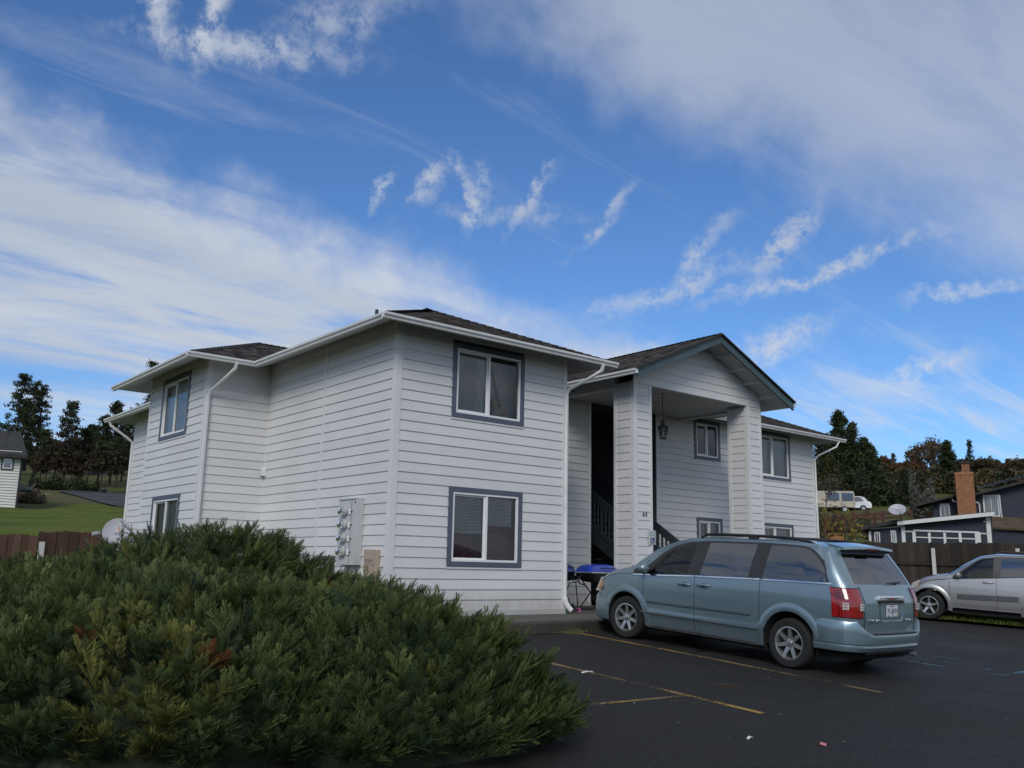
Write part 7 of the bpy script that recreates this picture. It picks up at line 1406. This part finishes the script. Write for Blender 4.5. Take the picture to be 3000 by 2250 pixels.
pine('separate pine standing alone against the blue gap', 181, 66, 1182, 4, .28, .17, 70, .05, dead=.6, vbase=1436); pine('leaning pine with rust brown lower crown right of the lone pine', 232, 68, 1262, 5, .3, .22, 60, -.3, dead=.85, vbase=1437); pine('broad pine left of the bay eave', 282, 70, 1222, 6, .25, .2, 80, .05, dead=.4, vbase=1438); pine('round-topped pine touching the rear eave', 318, 72, 1184, 7, .35, .2, 95, 0, dead=.2, vbase=1438); pine('pine rising above the bay roof corner', 414, 86, 1060, 8, .2, .15, 110, 0, vbase=1430)
pine('short dark pine behind the rear gutter', 352, 76, 1235, 9, .2, .22, 80, 0, vbase=1436); pine('pine with thick double trunk by the bin', 292, 62, 1300, 10, .45, .26, 60, .02, dead=.5, vbase=1445); pine('small brown-needled pine left of the yard sign', 128, 70, 1290, 11, .3, .22, 60, .1, dead=.7, vbase=1438); pine('low bushy pine between the trunks near the cream building', 205, 82, 1285, 12, .15, .25, 70, 0, dead=.3, vbase=1432)
for k_, (u_, r__, v_, st_, sp_, dd_, lab_) in enumerate(((112, 74, 1262, .15, .2, .3, 'bushy pine filling the gap right of the white house'), (155, 72, 1300, .3, .24, .8, 'brown pine with two bare lower limbs near the marker post'), (252, 73, 1250, .3, .18, .5, 'thin straight pine between the leaning pine and the broad pine'), (338, 68, 1290, .3, .24, .5, 'low pine crown touching the rear downspout'), (205, 66, 1330, .4, .3, .9, 'stubby rust-brown pine right of the lone pine'), (45, 90, 1180, .15, .2, .1, 'dark pine rising directly behind the white house roof'), (268, 84, 1290, .15, .22, .2, 'background pine behind the thick double trunk'), (380, 80, 1200, .15, .18, .1, 'pine half hidden by the rear wall'))):
    pine(lab_, u_, r__, v_, 80+k_, st_, sp_, 70, 0, dead=dd_, vbase=1438)
# distant wood closing the view on the left
def wood(label, u0, u1, r0, r1, vt, n, seed, c0, c1, size, name='far_wood'):
    r = np.random.default_rng(seed); P = []; Q = []
    for i in range(n):
        u = r.uniform(u0, u1); rr = r.uniform(r0, r1); x, y, z, a = atpx(u, rr, 1450); H = max(2.5, pix(u, np.interp(u, *vt)+r.uniform(-4, 26), a, rr).z-z); k = int(240+H*12); q = r.random(k)**.8; w = H*.24*(1-q)**.7+.25; th = r.uniform(0, 2*pi, k); rad = w*np.sqrt(r.random(k)); P.append(np.stack([x+rad*np.cos(th), y+rad*np.sin(th), z+H*(.05+.95*q)], -1)); Q.append(np.full(k, r.random()))
    P = np.concatenate(P); Q = np.concatenate(Q); o = thing(name, label, 'wood', (float(P[:, 0].mean()), float(P[:, 1].mean()), float(P[:, 2].min()))); o['kind'] = 'stuff'; leafy(o, P-np.array(o.location), np.full(len(P), size), shade_cols(r, len(P), c0, c1, .4, Q), r, 'foliage', mat=M_NEEDLE)
wood('dark evergreen wood closing the view behind the left pines', -60, 470, 150, 200, ([-60, 60, 130, 250, 380, 470], [1290, 1300, 1340, 1345, 1330, 1320]), 90, 21, (.018, .022, .013), (.055, .050, .028), .6)
def hedge(label, u0, u1, r0, r1, v, h, n, seed, c0, c1, size=.3, name='hedge'):
    r = np.random.default_rng(seed); u = r.uniform(u0, u1, n); rr = r.uniform(r0, r1, n); P = []
    for a_, b_ in zip(u, rr): x, y, z, _ = atpx(a_, b_, v); P.append((x, y, z+h*abs(r.normal(0, .45))*(1+.5*sin(a_*.09))))
    P = np.array(P); t = thing(name, label, 'hedge', (float(P[:, 0].mean()), float(P[:, 1].mean()), float(P[:, 2].min()))); t['kind'] = 'stuff'; leafy(t, P-np.array(t.location), np.full(n, size), shade_cols(r, n, c0, c1), r, 'foliage')
hedge('low dark ground cover along the foot of the pines', 85, 285, 98, 103, 1450, .8, 5200, 31, (.014, .022, .008), (.05, .06, .02), .38); hedge('dry brown grass patch beside the white house', 50, 128, 78, 88, 1470, .5, 2500, 32, (.06, .045, .025), (.14, .11, .07), .34, 'dry_grass')
# ---- right hillside trees
def conifer(label, u, r_, vtop, seed, wid=.2, n=230, vbase=1470, c0=(.014, .024, .011), c1=(.058, .076, .024), droop=-.25, den=34):
    r_ = r_*1.42+5; r = np.random.default_rng(seed); x, y, z, a = atpx(u, r_, vbase); H = max(3, pix(u, vtop, a, r_).z-z); t = thing('conifer_tree', label, 'tree', (x, y, z), group='trees on the right hillside'); mb = MB(); mb.tube([(0, 0, 0), (0, 0, H*.6), (0, 0, H*.98)], [H*.018, H*.010, .02], 8); P = []; Q = []
    for i in range(n):
        q = .04+.95*(i+.5)/n; L = H*wid*(1-q)**.82*r.uniform(.55, 1.2)+.18; az = r.uniform(0, 2*pi); s = np.array([cos(az), sin(az), 0]); up = .55*(q > .8)+.1-(1-q)*.15; k = max(8, int(den*L/1.7)); f = r.random(k)**.65; pts = np.array([0, 0, H*q])+s*(L*f)[:, None]+np.stack([np.zeros(k), np.zeros(k), L*f*up+droop*L*f*f*.6], -1)+r.normal(0, .10+.04*L, (k, 3)); P.append(pts); Q += [np.clip(r.normal(.5, .28), 0, 1)]*k
        if i % 4 == 0: mb.tube([Vector((0, 0, H*q)), Vector(np.array([0, 0, H*q])+s*L*.8+np.array([0, 0, L*.8*up*.8]))], [.03, .01], 4, caps=False)
    mb.build('trunk', M_TRUNK, t, smooth=True); P = np.concatenate(P); leafy(t, P, np.full(len(P), .30), shade_cols(r, len(P), c0, c1, .45, np.array(Q)), r, mat=M_NEEDLE)
conifer('tallest cedar on the right, rising behind the wing eave', 2469, 82, 1205, 41, .33, 380, den=50); conifer('second cedar peak just right of the tallest cedar', 2508, 80, 1239, 42, .30, 300, den=46); conifer('lower cedar on the right flank of the cedar group', 2541, 78, 1283, 43, .36, 280, den=46); conifer('smallest cedar at the right end of the group', 2562, 80, 1309, 44, .34, 240, den=40); conifer('cedar behind the wing corner, left of the tallest', 2412, 84, 1280, 45, .30, 260, c0=(.014, .02, .01), den=46); conifer('yellow-green cypress low in front of the cedars', 2440, 76, 1335, 46, .30, 220, c0=(.022, .03, .008), c1=(.065, .07, .018), den=44)
conifer('dark fir behind the brick chimney', 2785, 92, 1293, 47, .30, 280, c0=(.016, .026, .010), c1=(.05, .062, .018), den=46); conifer('thin fir with tiered branches right of the chimney', 2853, 105, 1290, 48, .10, 120, den=26); conifer('small pointed fir on the skyline above the cream house', 2626, 135, 1330, 49, .22, 140, den=30); conifer('round dark evergreen below the cedars beside the hatchback', 2590, 70, 1420, 50, .55, 220, 1490, c0=(.016, .024, .009), den=40); conifer('dark evergreen bush left of the cream garage', 2660, 84, 1442, 51, .5, 180, 1490, den=36)
def broadleaf(label, u, r_, vtop, seed, wid=.42, leaves=2600, c0=(.10, .05, .02), c1=(.16, .085, .03), size=.3, vbase=1470, name='broadleaf_tree', bark=None, minH=2.0, sparse=.0, grp='trees on the right hillside'):
    r_ = r_*1.42+5 if r_ > 40 else r_; r = np.random.default_rng(seed); x, y, z, a = atpx(u, r_, vbase); H = max(minH, pix(u, vtop, a, r_).z-z); t = thing(name, label, 'tree', (x, y, z), group=grp); mb = MB(); tips = []
    def grow(p, d, L, R, lev):
        q = p+d*L+r.normal(0, .05*L, 3); mb.tube([Vector(p), Vector((p+q)/2+r.normal(0, .03*L, 3)), Vector(q)], [R, R*.8, R*.62], 5, caps=False)
        if lev >= 2: tips.append((p+q)/2); tips.append(q)
        if lev < 5:
            for _ in range(3 if lev < 3 else 2):
                dd = d+r.normal(0, .48, 3)*np.array([1, 1, .6]); dd[2] += .12; dd /= np.linalg.norm(dd); grow(q, dd, L*r.uniform(.62, .82), R*.58, lev+1)
    grow(np.array([0, 0, -.2]), np.array([0, 0, 1.]), H*.30, H*.022, 0); mb.v = [(v[0]*wid*2.2, v[1]*wid*2.2, v[2]) for v in mb.v]; zmax = max(v[2] for v in mb.v); mb.v = [(v[0], v[1], v[2]*H/zmax) for v in mb.v]; mb.build('trunk', bark or M_TRUNK, t, smooth=True)
    T = np.array(tips)*np.array([wid*2.2, wid*2.2, H/zmax]); pk = T[r.integers(0, len(T), leaves)]+r.normal(0, H*.035+.08, (leaves, 3)); leafy(t, pk, np.full(leaves, size), shade_cols(r, leaves, c0, c1, .4), r)
    return t
M_GBARK = simple('grey_bark', (.13, .115, .10), .9, var=.3, scale=4)
broadleaf('tall brown-leaved oak with open branches left of the chimney', 2722, 96, 1296, 61, .42, 2000, (.08, .058, .038), (.16, .11, .065), .32); broadleaf('second bare brown oak merging with the oak left of the chimney', 2758, 100, 1288, 62, .40, 2000, (.08, .055, .036), (.15, .11, .065), .32)
broadleaf('rust orange tree above the cream house', 2668, 112, 1350, 63, .45, 3200, (.10, .040, .016), (.17, .085, .035), .45); broadleaf('russet tree left of the cream house', 2600, 118, 1345, 64, .5, 3400, (.075, .036, .018), (.14, .07, .03), .5); broadleaf('pale bare tree on the skyline between the russet trees', 2690, 140, 1340, 65, .4, 1500, (.08, .055, .04), (.13, .10, .07), .4)
broadleaf('dark oak behind the solar panels', 2905, 98, 1345, 66, .5, 3200, (.045, .042, .024), (.11, .08, .04), .38); broadleaf('red-brown oak right of the dark oak', 2945, 104, 1362, 67, .55, 3400, (.07, .04, .026), (.16, .085, .045), .4); broadleaf('oak at the right edge of the view', 2998, 96, 1350, 68, .5, 3200, (.05, .042, .026), (.12, .08, .045), .38); broadleaf('olive oak between the fir and the chimney top', 2820, 112, 1350, 69, .5, 2600, (.04, .036, .018), (.08, .06, .03), .45)
broadleaf('grey shrubby tree beside the wing corner in front of the cedars', 2420, 60, 1395, 70, .5, 500, (.06, .055, .035), (.11, .10, .06), .22, 1500, bark=M_GBARK)
broadleaf('small yellow-leaved tree at the right corner of the wing', 2418, 33.5, 1462, 71, .42, 330, (.19, .13, .02), (.30, .23, .05), .13, 1640, bark=M_TRUNK, minH=2.8); 
wood('brown autumn wood closing the view on the right hillside', 2380, 3090, 190, 260, ([2380, 2560, 2620, 2700, 2800, 2900, 3000, 3090], [1410, 1380, 1385, 1380, 1378, 1392, 1390, 1385]), 110, 22, (.045, .034, .020), (.14, .085, .045), .7)
wood('olive and brown undergrowth covering the slope behind the navy house', 2570, 3090, 118, 185, ([2570, 2640, 2720, 2850, 3090], [1440, 1425, 1405, 1405, 1400]), 130, 23, (.035, .038, .018), (.12, .095, .045), .6, 'undergrowth')
hedge('dark shrub belt below the cedars behind the parked cars', 2380, 2700, 103, 112, 1480, 2.6, 9000, 33, (.014, .02, .009), (.05, .055, .022), .45); hedge('grey-green olive shrubs left of the navy house roof', 2670, 2740, 86, 95, 1490, 2.6, 2600, 34, (.06, .06, .045), (.13, .13, .10), .36); hedge('dry scrub on the bank behind the rail fence', 2400, 2640, 62, 76, 1540, .7, 4200, 35, (.05, .045, .028), (.12, .105, .06), .28, 'dry_scrub')
